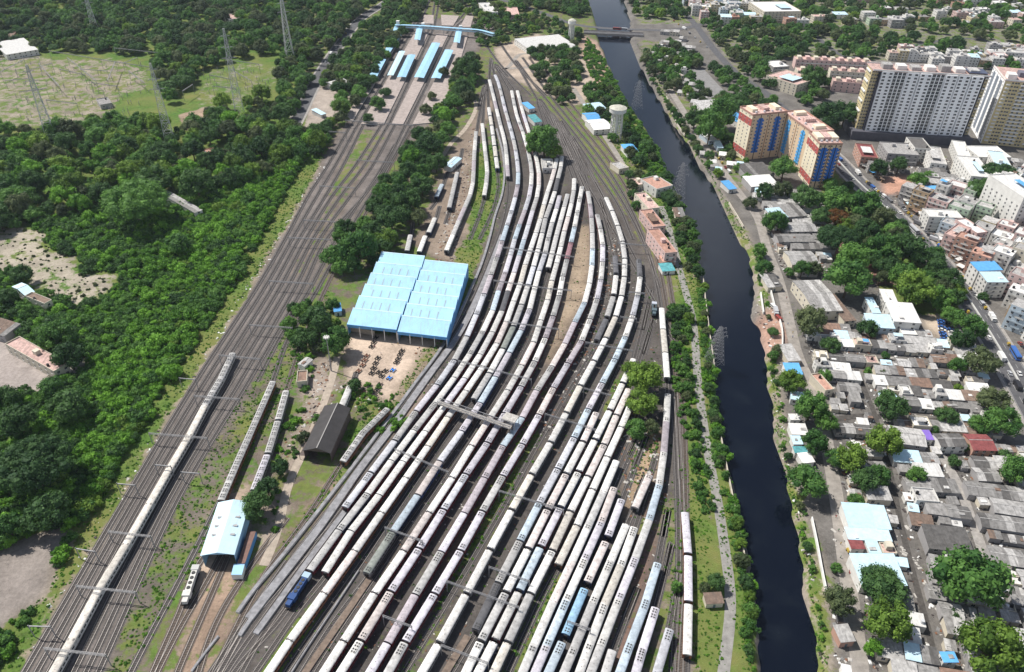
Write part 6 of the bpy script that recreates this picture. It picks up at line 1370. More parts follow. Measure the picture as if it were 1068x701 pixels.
T_ = [ # crown centre, width in px, shape, tone, place
 (35,487,92,'flat','dark green','lower left wood'),(140,212,72,'flat','green','middle left wood'),(205,193,40,'round','dark green','middle left wood'),(160,188,36,'round','dark green','middle left wood'),
 (112,183,26,'round','light green','middle left wood'),(70,196,34,'round','light green','middle left wood'),(32,192,30,'round','dark green','middle left wood'),(185,255,30,'round','green','middle left wood'),
 (55,345,34,'round','dark green','middle left wood'),(72,372,36,'round','dark green','middle left wood'),(25,322,18,'round','bright green','left clearing'),(8,310,22,'round','dark green','left clearing'),(22,286,24,'round','dark green','left clearing'),(60,352,38,'round','green','left clearing'),
 (20,440,44,'round','dark green','lower left wood'),(70,425,44,'round','dark green','lower left wood'),(8,415,28,'round','dark green','lower left wood'),(55,405,30,'round','green','lower left wood'),(50,535,50,'round','dark green','lower left wood'),(10,552,36,'round','green','lower left wood'),
 (372,258,46,'round','green','clump above the workshop'),(350,268,30,'round','green','clump above the workshop'),(402,250,26,'round','light green','clump above the workshop'),(408,226,34,'round','dark green','clump above the workshop'),(388,240,24,'round','dark green','clump above the workshop'),(425,210,30,'round','dark green','clump above the workshop'),(440,193,26,'round','dark green','clump above the workshop'),(431,163,24,'round','bright green','clump above the workshop'),
 (447,150,34,'round','dark green','clump above the workshop'),(425,180,28,'round','dark green','clump above the workshop'),(405,200,22,'round','green','clump above the workshop'),(455,170,24,'round','dark green','clump above the workshop'),(461,145,22,'round','green','clump above the workshop'),(436,226,20,'round','grey-green','clump above the workshop'),(356,246,20,'round','green','clump above the workshop'),
 (330,335,36,'round','dark green','left of the workshop apron'),(350,356,34,'round','green','left of the workshop apron'),(318,352,28,'round','dark green','left of the workshop apron'),(322,332,22,'round','light green','left of the workshop apron'),(369,401,17,'round','bright green','left of the workshop apron'),
 (268,528,36,'round','dark green','right of the railcar shed'),(279,510,28,'round','dark green','right of the railcar shed'),(292,487,22,'round','dark green','right of the railcar shed'),(316,455,16,'round','bright green','right of the railcar shed'),(330,436,12,'round','bright green','right of the railcar shed'),
 (489,70,28,'round','dark green','between station and yard'),(483,92,22,'round','dark green','between station and yard'),(474,106,20,'round','green','between station and yard'),(462,120,22,'round','bright green','between station and yard'),(475,82,14,'round','green','between station and yard'),(488,100,18,'round','dark green','between station and yard'),(466,135,20,'round','green','between station and yard'),
 (393,107,18,'round','green','station platforms'),(402,95,14,'round','green','station platforms'),(384,123,14,'round','dark green','station platforms'),(450.5,99,11.5,'round','dark green','station platforms'),(444,113,14,'round','grey-green','station platforms'),(463,74,13,'round','dark green','station platforms'),
 (568,147,40,'round','green','yard head'),(557,155,20,'round','green','yard head'),(577,158,20,'round','light green','yard head'),
 (672,392,40,'round','light green','canal side of the yard'),(670,420,34,'round','light green','canal side of the yard'),(663,448,26,'round','green','canal side of the yard'),(678,446,20,'round','grey-green','canal side of the yard'),(706,612,16,'round','bright green','canal side of the yard'),(748,606,22,'round','dark green','canal side of the yard'),(735,612,14,'round','green','canal side of the yard'),(657,385,20,'round','light green','canal side of the yard'),
 (847,337,38,'round','grey-green','grey gabled hall'),(866,360,22,'round','dark green','grey gabled hall'),(905,343,24,'round','dark green','grey gabled hall'),(886,291,50,'round','green','grey gabled hall'),(837,281,20,'round','green','grey gabled hall'),(850,279,18,'round','green','grey gabled hall'),(823,283,12,'tall','green','grey gabled hall'),
 (796,279,20,'round','green','canal huts'),(792,260,18,'round','green','canal huts'),(807,231,27,'round','green','canal huts'),(816,198,22,'round','grey-green','canal huts'),(797,200,22,'round','dark green','canal huts'),(783,210,16,'round','dark green','canal huts'),
 (843,206,34,'round','dark green','highway park'),(873,250,46,'flat','dark green','highway park'),(874,228,26,'flat','rust-red flowering','highway park'),(873,209,36,'round','green','highway park'),(900,213,38,'round','green','highway park'),(921,228,26,'round','grey-green','highway park'),(903,240,28,'round','dark green','highway park'),(921,259,38,'round','green','highway park'),
 (889,272,40,'round','green','highway park'),(945,262,44,'round','dark green','highway park'),(972,275,34,'round','dark green','highway park'),(990,292,30,'round','dark green','highway park'),(955,302,44,'round','light green','highway park'),(980,312,30,'round','green','highway park'),(940,290,30,'round','green','highway park'),(930,278,24,'round','dark green','highway park'),(857,226,24,'round','dark green','highway park'),(935,240,24,'round','green','highway park'),
 (995,330,26,'round','green','highway park'),(1013,342,30,'round','green','highway park'),(1003,354,26,'round','dark green','highway park'),(1026,309,12,'bush','green','highway park'),
 (1025,377,36,'round','grey-green','huts near the highway'),(999,382,20,'round','green','huts near the highway'),(924,370,10,'round','green','huts near the highway'),(930,423,36,'round','dark green','huts near the highway'),(987,433,24,'round','dark green','huts near the highway'),(1036,418,34,'round','grey-green','huts near the highway'),(1045,440,40,'round','green','huts near the highway'),(1022,443,24,'round','green','huts near the highway'),
 (923,460,38,'round','light green','huts near the highway'),(975,448,12,'round','light green','huts near the highway'),(1007,465,13,'round','green','huts near the highway'),(996,480,15,'round','green','huts near the highway'),(1049,474,16,'round','green','huts near the highway'),(1060,492,36,'round','green','huts near the highway'),
 (956,496,22,'round','green','lower huts'),(916,497,28,'round','green','lower huts'),(848,462,32,'round','green','canal bank huts'),(887,477,38,'round','light green','canal bank huts'),(842,503,42,'round','green','canal bank huts'),(905,500,34,'round','dark green','canal bank huts'),(826,398,30,'round','light green','canal bank huts'),(847,424,40,'round','green','canal bank huts'),(862,440,24,'round','green','canal bank huts'),
 (905,387,11,'round','light green','canal bank huts'),(920,388,10,'round','green','canal bank huts'),(811,364,14,'round','bright green','canal bank huts'),(870,478,24,'round','green','canal bank huts'),
 (920,611,48,'flat','dark green','lower huts'),(878,628,40,'round','grey-green','lower huts'),(927,647,56,'round','light green','lower huts'),(911,677,22,'round','bright green','lower huts'),(1013,600,72,'round','green','lower huts'),(996,641,17,'round','green','lower huts'),(1032,674,68,'round','light green','lower huts'),(873,592,13,'round','grey-green','lower huts'),(1062,690,40,'round','green','lower huts'),
 (1028,200,42,'flat','dark green','behind the street market'),(1040,182,40,'flat','dark green','behind the street market'),(958,188,22,'round','green','behind the street market'),(970,184,16,'round','green','behind the street market'),(917,176,22,'round','dark green','behind the street market'),(938,172,22,'round','dark green','behind the street market'),
 (750,118,40,'round','green','behind the orange flats'),(741,134,36,'round','green','behind the orange flats'),(725,124,24,'round','dark green','behind the orange flats'),(818,175,32,'round','green','behind the orange flats'),(864,121,38,'round','dark green','behind the orange flats'),(882,118,34,'round','dark green','behind the orange flats'),(849,80,28,'round','dark green','behind the orange flats'),(871,131,16,'round','green','behind the orange flats'),(771,108,26,'round','dark green','behind the orange flats'),
]
for t in T_: tpx(*t)
def zone_val(x, y):
    g = .2
    for poly, c, gg in zones_w:
        if inpoly(np.array([x]), np.array([y]), poly)[0]: g = gg
    return g
zones_w = [([at(a, max(b,-150)) for a, b in poly], c, g) for poly, c, g in zones]
def fill_trees(poly, space, rr, tones, area, prob=1.0, shapes=('round',), mingrass=None, every=True):
    W4 = [at(*p) for p in poly]; xs = [p.x for p in W4]; ys = [p.y for p in W4]; pts = []
    n = int((max(xs)-min(xs))*(max(ys)-min(ys))/(space*space)*2.2); X = np.array([rt.uniform(min(xs), max(xs)) for _ in range(n)]); Y = np.array([rt.uniform(min(ys), max(ys)) for _ in range(n)]); ok = inpoly(X, Y, W4); cell = {}
    for x, y in zip(X[ok], Y[ok]):
        if rt.random() > prob or not free(x, y): continue
        k = (int(x//space), int(y//space))
        if any((x-a)**2+(y-b)**2 < (space*.82)**2 for i in (-1,0,1) for j in (-1,0,1) for a, b in cell.get((k[0]+i, k[1]+j), [])): continue
        if mingrass is not None and zone_val(x, y) < mingrass: continue
        if any((x-t[0])**2+(y-t[1])**2 < (t[2]*.75)**2 for t in TREES[:170]): continue
        cell.setdefault(k, []).append((x, y)); TREES.append((x, y, rt.uniform(*rr), rt.choice(shapes), rt.choice(tones), area))
DK = ['dark green','dark green','green','grey-green','green','light green']
fill_trees([(-60,140),(90,140),(128,122),(180,138),(215,120),(300,100),(335,130),(330,165),(240,200),(130,215),(0,240),(-60,250)], 10, (3.2,11), DK+['light green','bright green'], 'wood below the substation', mingrass=.4)
fill_trees([(-60,230),(0,215),(60,232),(20,238),(-60,262)], 10, (5,9), DK, 'edge of the left clearing', mingrass=.3)
fill_trees([(300,60),(330,90),(305,135),(292,110),(292,70)], 11, (5,9), DK, 'left roadside')
fill_trees([(352,62),(382,30),(440,12),(432,30),(410,50),(390,90),(345,145),(330,165),(320,150),(345,130),(360,100),(335,95)], 11, (5,9), DK+['green'], 'left of the station', prob=.95)
fill_trees([(446,132),(470,100),(480,62),(500,62),(498,92),(474,122),(458,150),(448,195),(418,248),(385,285),(345,290),(360,248),(398,200),(420,170)], 8.5, (4,8), ['dark green','dark green','green'], 'belt above the workshop')
fill_trees([(300,322),(345,318),(362,340),(352,372),(318,376),(300,362)], 8, (3,6), ['dark green','green'], 'left of the workshop apron', prob=.8)
fill_trees([(395,0),(455,0),(440,18),(398,22)], 11, (5,9), DK, 'top of the station')
fill_trees([(505,12),(610,-5),(612,20),(585,15),(555,8),(530,22),(500,28),(498,16)], 9, (4.5,8.5), DK, 'top centre')
fill_trees([(492,22),(560,15),(610,40),(600,52),(560,34),(530,45),(500,50)], 9, (3.5,6.5), DK, 'beside the far footbridge', prob=.6)
fill_trees([(690,-10),(800,-10),(790,25),(745,30),(712,24)], 11, (4,8), DK, 'right of the road bridge', prob=.8)
fill_trees([(450,-12),(520,-12),(512,10),(490,16),(455,12)], 10, (4,7), DK, 'far tracks', prob=.5)
fill_trees([(552,52),(600,55),(604,105),(580,110),(560,80)], 11, (5,9), DK, 'right of the yard head')
fill_trees([(605,95),(640,95),(655,130),(690,180),(676,190),(650,160),(630,140),(612,118)], 10, (3.5,7), DK, 'around the large water tower', prob=.75)
fill_trees([(700,190),(712,220),(716,240),(700,232),(690,205),(672,192),(662,185),(660,205),(668,235),(660,215),(655,185)], 8, (3.5,6), DK, 'around the terracotta roofs')
fill_trees([(703,232),(718,228),(728,255),(728,300),(716,290)], 7.5, (3.5,5.5), ['green','dark green'], 'left canal bank')
fill_trees([(699,330),(718,325),(722,380),(724,420),(716,420),(703,380)], 6.5, (2.8,4.8), ['green','green','bright green'], 'strip beside the towpath', prob=1)
fill_trees([(714,420),(728,440),(734,480),(722,490),(716,455)], 5.5, (2,3.6), ['bright green','green'], 'lower strip beside the towpath')
fill_trees([(728,395),(741,400),(752,470),(770,560),(785,640),(790,701),(776,701),(766,610),(752,520),(738,440)], 5.5, (2,3.8), ['green','bright green','green','dark green'], 'shrubby left bank', prob=.8)
fill_trees([(732,300),(736,300),(742,385),(732,385)], 7, (2,3.2), ['green'], 'bank by the parapet wall', prob=.5)
fill_trees([(668,60),(700,45),(735,70),(770,85),(800,110),(770,120),(735,120),(700,100),(680,80)], 12, (5,8.5), DK, 'right bank below the bridge', prob=1)
fill_trees([(700,60),(745,105),(765,150),(790,190),(775,195),(745,150),(720,110)], 9, (3,6), DK, 'upper canal road', prob=.8)
fill_trees([(690,100),(720,140),(745,170),(752,190),(742,185),(715,140)], 9, (3,5), DK, 'right canal bank', prob=.6)
fill_trees([(650,-10),(700,-5),(712,20),(665,20)], 13, (5,9), DK, 'top right bank of the canal')
fill_trees([(735,30),(800,25),(850,30),(925,40),(1000,48),(1000,60),(905,62),(820,60),(800,100),(770,75)], 13, (4.5,9.5), DK, 'park behind the flats', prob=.95)
fill_trees([(780,95),(805,90),(815,110),(790,115)], 12, (5,8), DK, 'beside the school')
fill_trees([(845,92),(868,85),(860,112),(830,112)], 12, (5,8), DK, 'between school and flats', prob=.6)
fill_trees([(790,-10),(1110,-10),(1110,50),(1000,42),(900,30),(800,22)], 15, (4.5,10), DK, 'farthest greenery at the top right', prob=.62)
fill_trees([(1000,60),(1060,60),(1060,80),(1020,75)], 13, (5,8), DK, 'beside the tan tower', prob=.6)
fill_trees([(858,195),(905,200),(1000,290),(1010,330),(960,328),(920,300),(885,265),(862,240)], 10, (4.5,8), DK, 'highway park')
fill_trees([(850,355),(1000,350),(1050,480),(1068,690),(900,690),(870,500)], 30, (2.5,4.5), DK, 'gaps between huts', prob=.6)
fill_trees([(1040,200),(1110,190),(1110,330),(1060,330)], 28, (3,5), DK, 'city blocks', prob=.6)
fill_trees([(668,62),(700,115),(728,160),(750,200),(766,225),(756,212),(728,178),(700,135),(680,92)], 7, (2.2,4.2), ['green','dark green','bright green'], 'right canal edge', prob=.7)
fill_trees([(786,250),(800,300),(808,360),(815,440),(838,540),(850,620),(842,600),(822,500),(808,450),(803,390),(790,300)], 9, (1.8,3.6), ['green','grey-green','bright green'], 'lower right canal edge', prob=.6)
far_n = len(TREES)
fill_trees([(-160,-60),(420,-60),(395,0),(345,50),(310,90),(300,60),(262,58),(215,75),(180,110),(160,60),(60,55),(0,60),(-160,80)], 11.5, (4,10.5), DK, 'far woods', mingrass=.3)
def tree_obj(t, label):
    x, y, Rr, shape, tone, area = t; i = rt.randrange(len(SHP[shape])); shape0 = shape
    if shape == 'flat' and Rr > 11: shape, i = 'huge', 0
    zc = max(1.5, Rr*{'round':.95,'flat':.8,'tall':1.2,'bush':.5}[shape0])
    root = thing('tree', (x, y, 0), rt.uniform(0, 6.28), label, 'tree', None)
    c = add('crown', crown_for(shape, i, tone), root); c.location = (0,0,zc); c.scale = (Rr, Rr*rt.uniform(.88,1.08), Rr*rt.uniform(.85,1.1))
    tk = add('trunk', rt.choice(TR), root); k = zc/6.0; tk.scale = (max(.35,k*.9), max(.35,k*.9), k)
    return root
def seen(t):
    p = proj((t[0], t[1], t[2])); d = (np.array([t[0], t[1], -H]))@FW; r = t[2]/d*F
    return -r < p[0] < 1068+r and -r < p[1] < 701+r, r
vis = [(seen(t)[1], i, t) for i, t in enumerate(TREES) if seen(t)[0] and i < far_n]; vis.sort(key=lambda a: -a[0]); pick = vis[:298]; picked = {i for _, i, _ in pick}
by = {}
for _, i, t in pick: by.setdefault(t[5], []).append(t)
SZ = lambda r: 'huge' if r > 16 else 'large' if r > 9 else 'medium' if r > 5 else 'small'
SH = {'round':'round-crowned','flat':'umbrella-shaped','tall':'slender','bush':'bushy'}
for area, ts in by.items():
    ts.sort(key=lambda t: proj((t[0], t[1], 0))[1]); nb = -(-len(ts)//20)
    for b_ in range(nb):
        sub = sorted(ts[b_*20:(b_+1)*20], key=lambda t: proj((t[0], t[1], 0))[0])
        for k, t in enumerate(sub):
            tree_obj(t, f'{SZ(t[2])} {t[4]} {SH[t[3]]} tree, {ordn(k)} from left, '+(f'{ordn(b_)} band down, ' if nb > 1 else '')+area)
rest = [t for i, t in enumerate(TREES) if i not in picked]

def scatter(name, pts, meshes, label, cat):
    """pts: (x, y, z, rotation, scale, index); one stuff object whose points carry instances of the meshes"""
    me = bpy.data.meshes.new(name+'_points'); me.from_pydata([p[:3] for p in pts], [], [])
    for an, ty, k in (('rot','FLOAT',3),('scl','FLOAT',4)):
        a = me.attributes.new(an, ty, 'POINT'); a.data.foreach_set('value', [float(p[k]) for p in pts])
    a = me.attributes.new('idx', 'INT', 'POINT'); a.data.foreach_set('value', [int(p[5]) for p in pts])
    c = bpy.data.collections.new(name+'_kinds')
    for i, m_ in enumerate(meshes): o = bpy.data.objects.new(f'{name}_kind_{i:02d}', m_); c.objects.link(o)
    ng = bpy.data.node_groups.new(name+'_spread', 'GeometryNodeTree'); ng.interface.new_socket('Geometry', in_out='INPUT', socket_type='NodeSocketGeometry'); ng.interface.new_socket('Geometry', in_out='OUTPUT', socket_type='NodeSocketGeometry')
    N = ng.nodes; L = ng.links; gi = N.new('NodeGroupInput'); go = N.new('NodeGroupOutput'); ip = N.new('GeometryNodeInstanceOnPoints'); ci = N.new('GeometryNodeCollectionInfo')
    ci.inputs['Collection'].default_value = c; ci.inputs['Separate Children'].default_value = True; ci.inputs['Reset Children'].default_value = True
    mp = N.new('GeometryNodeMeshToPoints'); L.new(gi.outputs[0], mp.inputs[0]); L.new(mp.outputs[0], ip.inputs['Points']); L.new(ci.outputs[0], ip.inputs['Instance']); ip.inputs['Pick Instance'].default_value = True
    def attr(n_, t_): q = N.new('GeometryNodeInputNamedAttribute'); q.data_type = t_; q.inputs[0].default_value = n_; return q.outputs[0]
    L.new(attr('idx','INT'), ip.inputs['Instance Index'])
    cx = N.new('ShaderNodeCombineXYZ'); L.new(attr('rot','FLOAT'), cx.inputs[2])
    try: L.new(cx.outputs[0], ip.inputs['Rotation'])
    except Exception: pass
    L.new(attr('scl','FLOAT'), ip.inputs['Scale']); L.new(ip.outputs[0], go.inputs[0])
    o = add(name, me); m_ = o.modifiers.new('spread', 'NODES'); m_.node_group = ng; return tag(o, label, cat, kind='stuff')
kinds = [crown_for('round', i, t) for i in range(4) for t in ('dark green','green','grey-green')]+[crown_for('tall', 0, 'green'), crown_for('flat', 0, 'dark green'), crown_for('round', 1, 'light green')]
if rest: scatter('woodland', [(t[0], t[1], t[2]*.75, rt.uniform(0,6.28), t[2], rt.randrange(len(kinds))) for t in rest], kinds, 'dense distant woodland at the far upper left and beyond the flats', 'woodland')
print('TREES', len(TREES), 'picked', len(pick))
def scatter_pts(poly, space, rr, nk, zf=.4, mingrass=None, prob=1, avoid=True, pick_=None):
    W4 = [at(*p) for p in poly]; xs = [p.x for p in W4]; ys = [p.y for p in W4]; n = int((max(xs)-min(xs))*(max(ys)-min(ys))/(space*space)); g = np.random.RandomState(int(abs(xs[0]*7+ys[0]))%9999)
    X = g.uniform(min(xs), max(xs), n); Y = g.uniform(min(ys), max(ys), n); ok = inpoly(X, Y, W4)
    if mingrass is not None:
        Gv = np.full(n, .2)
        for pl, c, gg in zones_w: Gv[inpoly(X, Y, pl)] = gg
        ok &= Gv >= mingrass
    out = []
    for x, y in zip(X[ok], Y[ok]):
        if avoid and not free(x, y): continue
        if g.rand() > prob: continue
        r = g.uniform(*rr)*(1 if g.rand() < .8 else 1.7); out.append((x, y, r*zf, g.uniform(0,6.28), r, (pick_[g.randint(len(pick_))] if pick_ else g.randint(nk))))
    return out
bk = [crown_for('bush', i, t) for i in range(3) for t in ('bright green','green','dark green')]
SCR = [(-60,250),(60,228),(120,215),(200,205),(300,150),(330,150),(314,172),(244,298),(178,395),(100,520),(-5,705),(-80,760),(-80,100),(-60,100)]
P1 = scatter_pts(SCR, 2.7, (1.4,3.6), 9, mingrass=.5, pick_=[0,1,3,4,6,7,1,4,2,5])
scatter('scrub_thicket', P1, bk, 'dense bright green scrub covering the left side', 'scrub')
WB = scatter_pts([(660,55),(668,60),(700,118),(728,162),(752,205),(776,240),(790,262),(792,300),(800,345),(806,440),(842,600),(855,700),(868,700),(850,600),(822,440),(812,330),(790,245),(765,205),(735,160),(700,110)], 2.2, (.5,1.6), 9, mingrass=.3, prob=.30, pick_=[0,1,3,4,6,7])
scatter('bank_shrubs', WB, bk, 'rough shrubs along the right canal bank', 'shrubs')
WL = []
for poly in ([(612,40),(628,60),(645,92),(658,115),(684,155),(700,190),(714,222),(724,245),(731,285),(722,285),(706,245),(690,205),(668,165),(645,128),(622,92),(608,60)], [(728,300),(738,310),(745,383),(748,430),(762,495),(776,560),(790,640),(793,701),(782,701),(768,610),(757,540),(744,470),(733,405)], [(700,320),(718,318),(724,400),(736,480),(745,530),(735,540),(716,470),(702,400)]):
    WL += scatter_pts(poly, 2.1, (.9,2.3), 9, zf=.35, prob=.62, pick_=[0,1,3,4,6,7,1,4])
scatter('left_bank_shrubs', WL, bk, 'thick green shrubs along the left canal bank and towpath', 'shrubs')
WM = []
for poly in ([(285,440),(318,425),(312,470),(300,520),(285,560),(270,560),(290,500)], [(350,395),(400,405),(430,430),(420,450),(385,450),(368,420)], [(310,372),(330,368),(325,400),(312,420)], [(300,330),(325,375),(305,385)]):
    WM += scatter_pts(poly, 2.4, (.6,1.9), 9, zf=.35, prob=.45, pick_=[0,1,3,4,6,7])
scatter('yard_bushes', WM, bk, 'scruffy bushes around the black shed and the apron', 'bushes')
scatter('creeper_mass', scatter_pts([(120,215),(200,205),(300,150),(330,150),(314,172),(244,298),(178,395),(100,520),(-5,705),(20,600),(90,440),(150,330),(150,250)], 4.2, (2.2,4.4), 9, mingrass=.5, prob=.75, pick_=[0,3,6,9,0,3]), bk+[crown_for('bush', 0, 'light green')], 'vivid light green creepers smothering the scrub beside the main line', 'creepers')
P2 = []
for poly in ([(140,610),(190,520),(262,395),(300,345),(345,300),(330,360),(262,480),(205,590),(120,725),(110,725)], [(405,340),(470,352),(380,470),(300,570),(290,570),(345,500)], [(640,395),(735,500),(760,720),(690,720),(700,560),(650,500)], [(548,440),(568,450),(420,720),(405,720)], [(578,595),(590,600),(530,725),(515,725)], [(486,165),(512,150),(528,190),(480,330),(465,340),(480,240)], [(260,725),(290,670),(335,640),(300,690),(285,725)], [(320,150),(345,140),(338,172),(260,300),(198,395),(124,520),(20,700),(-10,700),(98,515),(176,395),(240,300)], [(600,60),(690,170),(735,300),(745,420),(790,700),(775,700),(735,480),(716,330),(690,240),(640,150)], [(664,45),(672,55),(700,108),(728,158),(752,200),(776,240),(790,262),(770,245),(740,196),(700,130)], [(786,240),(800,300),(806,440),(842,600),(855,700),(868,700),(850,600),(818,440),(812,330),(795,250)]):
    P2 += scatter_pts(poly, 1.15, (.16,.55), 9, zf=.2, mingrass=.3, avoid=False, prob=.5, pick_=[0,3,1,0,3,6])
scatter('weeds', P2, bk, 'scattered weeds and low bushes between the tracks and along banks', 'weeds')
P2b = scatter_pts([(262,690),(345,530),(470,350),(530,200),(600,200),(690,320),(708,560),(640,720),(300,720)], 1.6, (.14,.5), 9, zf=.15, avoid=False, prob=.12, pick_=[1,0,4,2])
scatter('yard_weeds', P2b, bk, 'thin weeds sprouting between the stabled rakes', 'weeds')
P3 = scatter_pts([(0,225),(60,228),(135,275),(125,320),(40,325),(0,300)], 3.0, (.35,1.1), 9, zf=.2, avoid=True, prob=.3)
scatter('dry_shrubs', P3, [crown_for('bush', i, 'grey-green') for i in range(3)]*3, 'sparse grey-green shrubs dotting the pale clearings', 'shrubs')
# ------------------------------------------------------------- vehicles
def vehicle_kit(kind, cname, col):
    m = mat('paint_'+cname, col, .35, .05, .5, spec=.5); L_, W_, H_ = {'car':(4.2,1.75,1.45),'bus':(11,2.5,3.1),'truck':(7.5,2.4,3.0),'rickshaw':(2.7,1.35,1.75),'van':(4.8,1.9,2.1)}[kind]
    b = MB(); x = L_/2; y = W_/2
    if kind == 'car':
        b.box(-x, x, -y, y, .3, .85); c = MB(); c.add([(-x*.75,-y*.92,.85),(x*.55,-y*.92,.85),(x*.55,y*.92,.85),(-x*.75,y*.92,.85),(-x*.5,-y*.8,H_),(x*.2,-y*.8,H_),(x*.2,y*.8,H_),(-x*.5,y*.8,H_)], [(0,1,5,4),(1,2,6,5),(2,3,7,6),(3,0,4,7)], 1); c.add([(-x*.5,-y*.8,H_),(x*.2,-y*.8,H_),(x*.2,y*.8,H_),(-x*.5,y*.8,H_)], [(0,1,2,3)], 0)
    elif kind in ('bus','van'):
        b.box(-x, x, -y, y, .4, H_); c = MB(); c.box(-x-.01, x+.01, -y-.01, y+.01, H_*.5, H_*.78, 1)
    elif kind == 'truck':
        b.box(-x, x*.5, -y, y, .9, H_); b.box(-x, x, -y*.8, y*.8, .5, .9); c = MB(); c.box(x*.55, x, -y, y, .6, 2.5, 0); c.box(x-.02, x+.02, -y*.9, y*.9, 1.5, 2.2, 1)
    else:
        b.box(-x, x*.6, -y, y, .3, 1.0); c = MB(); c.box(-x*.8, x*.5, -y, y, 1.5, H_, 0); c.box(x*.5, x*.56, -y*.9, y*.9, .9, 1.5, 1); [c.bar((i, j, 1.0), (i, j, 1.5), .08) for i in (-x*.75, x*.45) for j in (-y*.9, y*.9)]
    wl = MB(); wl.cyl((0,-.1,.33), (0,.1,.33), .33, None, 10)
    return b.mesh('body', m), c.mesh('cabin', [m, M_WINDOW]), wl.mesh('wheel', M_UNDER), x, y
_vk = {}
def vehicle(kind, cname, p, rz, label, group):
    col = {'white':(.72,.72,.71),'silver':(.45,.46,.48),'red':(.28,.05,.04),'blue':(.05,.14,.42),'yellow':(.42,.30,.05),'black':(.03,.03,.035),'grey':(.16,.16,.17),'green':(.06,.22,.10)}[cname]
    if (kind, cname) not in _vk: _vk[kind, cname] = vehicle_kit(kind, cname, col)
    b, c, w_, x, y = _vk[kind, cname]; root = thing({'car':'car','bus':'bus','truck':'truck','rickshaw':'auto_rickshaw','van':'van'}[kind], (p[0], p[1], .05), rz, label, {'rickshaw':'auto rickshaw'}.get(kind, kind), group)
    add('body', b, root); add('cabin', c, root)
    for i in (-.62, .62):
        for j in (-1, 1): add('wheel', w_, root, Matrix.Translation((x*i, y*j, 0)))
rv = random.Random(9)
s_ = arclen(PH); k = 0
KN = ['car','car','car','van','rickshaw','truck','bus']; CN = ['white','white','silver','grey','white','black','silver','grey','red','blue']
for side in (-1, 1):
    for q in np.arange(60, s_[-1]-10, 15):
        if rv.random() < .25: continue
        q2 = q+rv.uniform(-5,5); p = along(PH, s_, q2); d = along(PH, s_, q2+1)-p; n = np.array([-d[1], d[0]]); pos = p+n*side*rv.choice((2.6,6.3)); pj = proj((*pos, 0))
        if not (0 < pj[0] < 1075 and 0 < pj[1] < 701): continue
        kd = rv.choice(KN); cn = 'yellow' if kd == 'rickshaw' else rv.choice(CN)
        vehicle(kd, cn, pos, math.atan2(d[1], d[0])+(math.pi if side < 0 else 0), f'{cn} {kd} on the highway, {ordn(k)} from the far end, {"left" if side > 0 else "right"} carriageway'.replace('rickshaw','auto rickshaw'), 'vehicles on the highway'); k += 1
# parked rows and roadside stops
def parked(a, b, n, label, group, kinds=('car',), face=1.57, jit=.1):
    A, B = at(*a), at(*b); r = math.atan2(B.y-A.y, B.x-A.x)+face
    for i in range(n):
        p = A+(B-A)*((i+.5)/n); kd = rv.choice(kinds); cn = rv.choice(CN) if kd != 'rickshaw' else 'yellow'
        vehicle(kd, cn, (p.x+rv.uniform(-.4,.4), p.y+rv.uniform(-.4,.4)), r+rv.uniform(-jit,jit), f'{cn} parked {kd}, {ordn(i)} from the far end, {label}'.replace('rickshaw','auto rickshaw'), group)
parked((980,334),(985,356),7,'left row on the sandy lot','cars parked on the sandy lot')
parked((987,333),(995,356),7,'right row on the sandy lot','cars parked on the sandy lot')
parked((903,190),(930,212),9,'far kerb of the highway','vehicles along the highway kerb',('car','van','rickshaw'),0)
parked((938,214),(985,262),12,'market side of the highway','vehicles along the highway kerb',('car','van','rickshaw','truck'),.4,.5)
parked((1010,300),(1030,325),5,'bend by the sky-blue building','vehicles along the highway kerb',('van','car','rickshaw'),0)
parked((1062,358),(1078,372),4,'right edge of the side road','vehicles along the highway kerb',('car','van'),0)
parked((372,20),(330,78),8,'road left of the station','vehicles on the left road',('car','rickshaw','truck','van'),0)
parked((640,31),(660,32.5),3,'on the canal road bridge','vehicles on the bridge',('bus','car'),0)
parked((700,20),(740,52),7,'busy far street right of the bridge','vehicles in the far street',('car','van','rickshaw','truck'),0,.4)
parked((882,545),(888,600),6,'lane beside the big canal-side hall','vehicles beside the riverside hall',('car','rickshaw','van'),.2,.3)
parked((836,545),(846,560),0,'','')
parked((806,318),(812,336),3,'open dirt beside the riverside road','vehicles on the canal bank',('truck','van'),.3,.4)
parked((745,160),(762,182),5,'riverside road near the kiosks','vehicles near the kiosks',('car','rickshaw','van'),0)
parked((915,475),(965,472),6,'shaded alley above the huts','vehicles in the alley',('car','rickshaw'),0,.3)

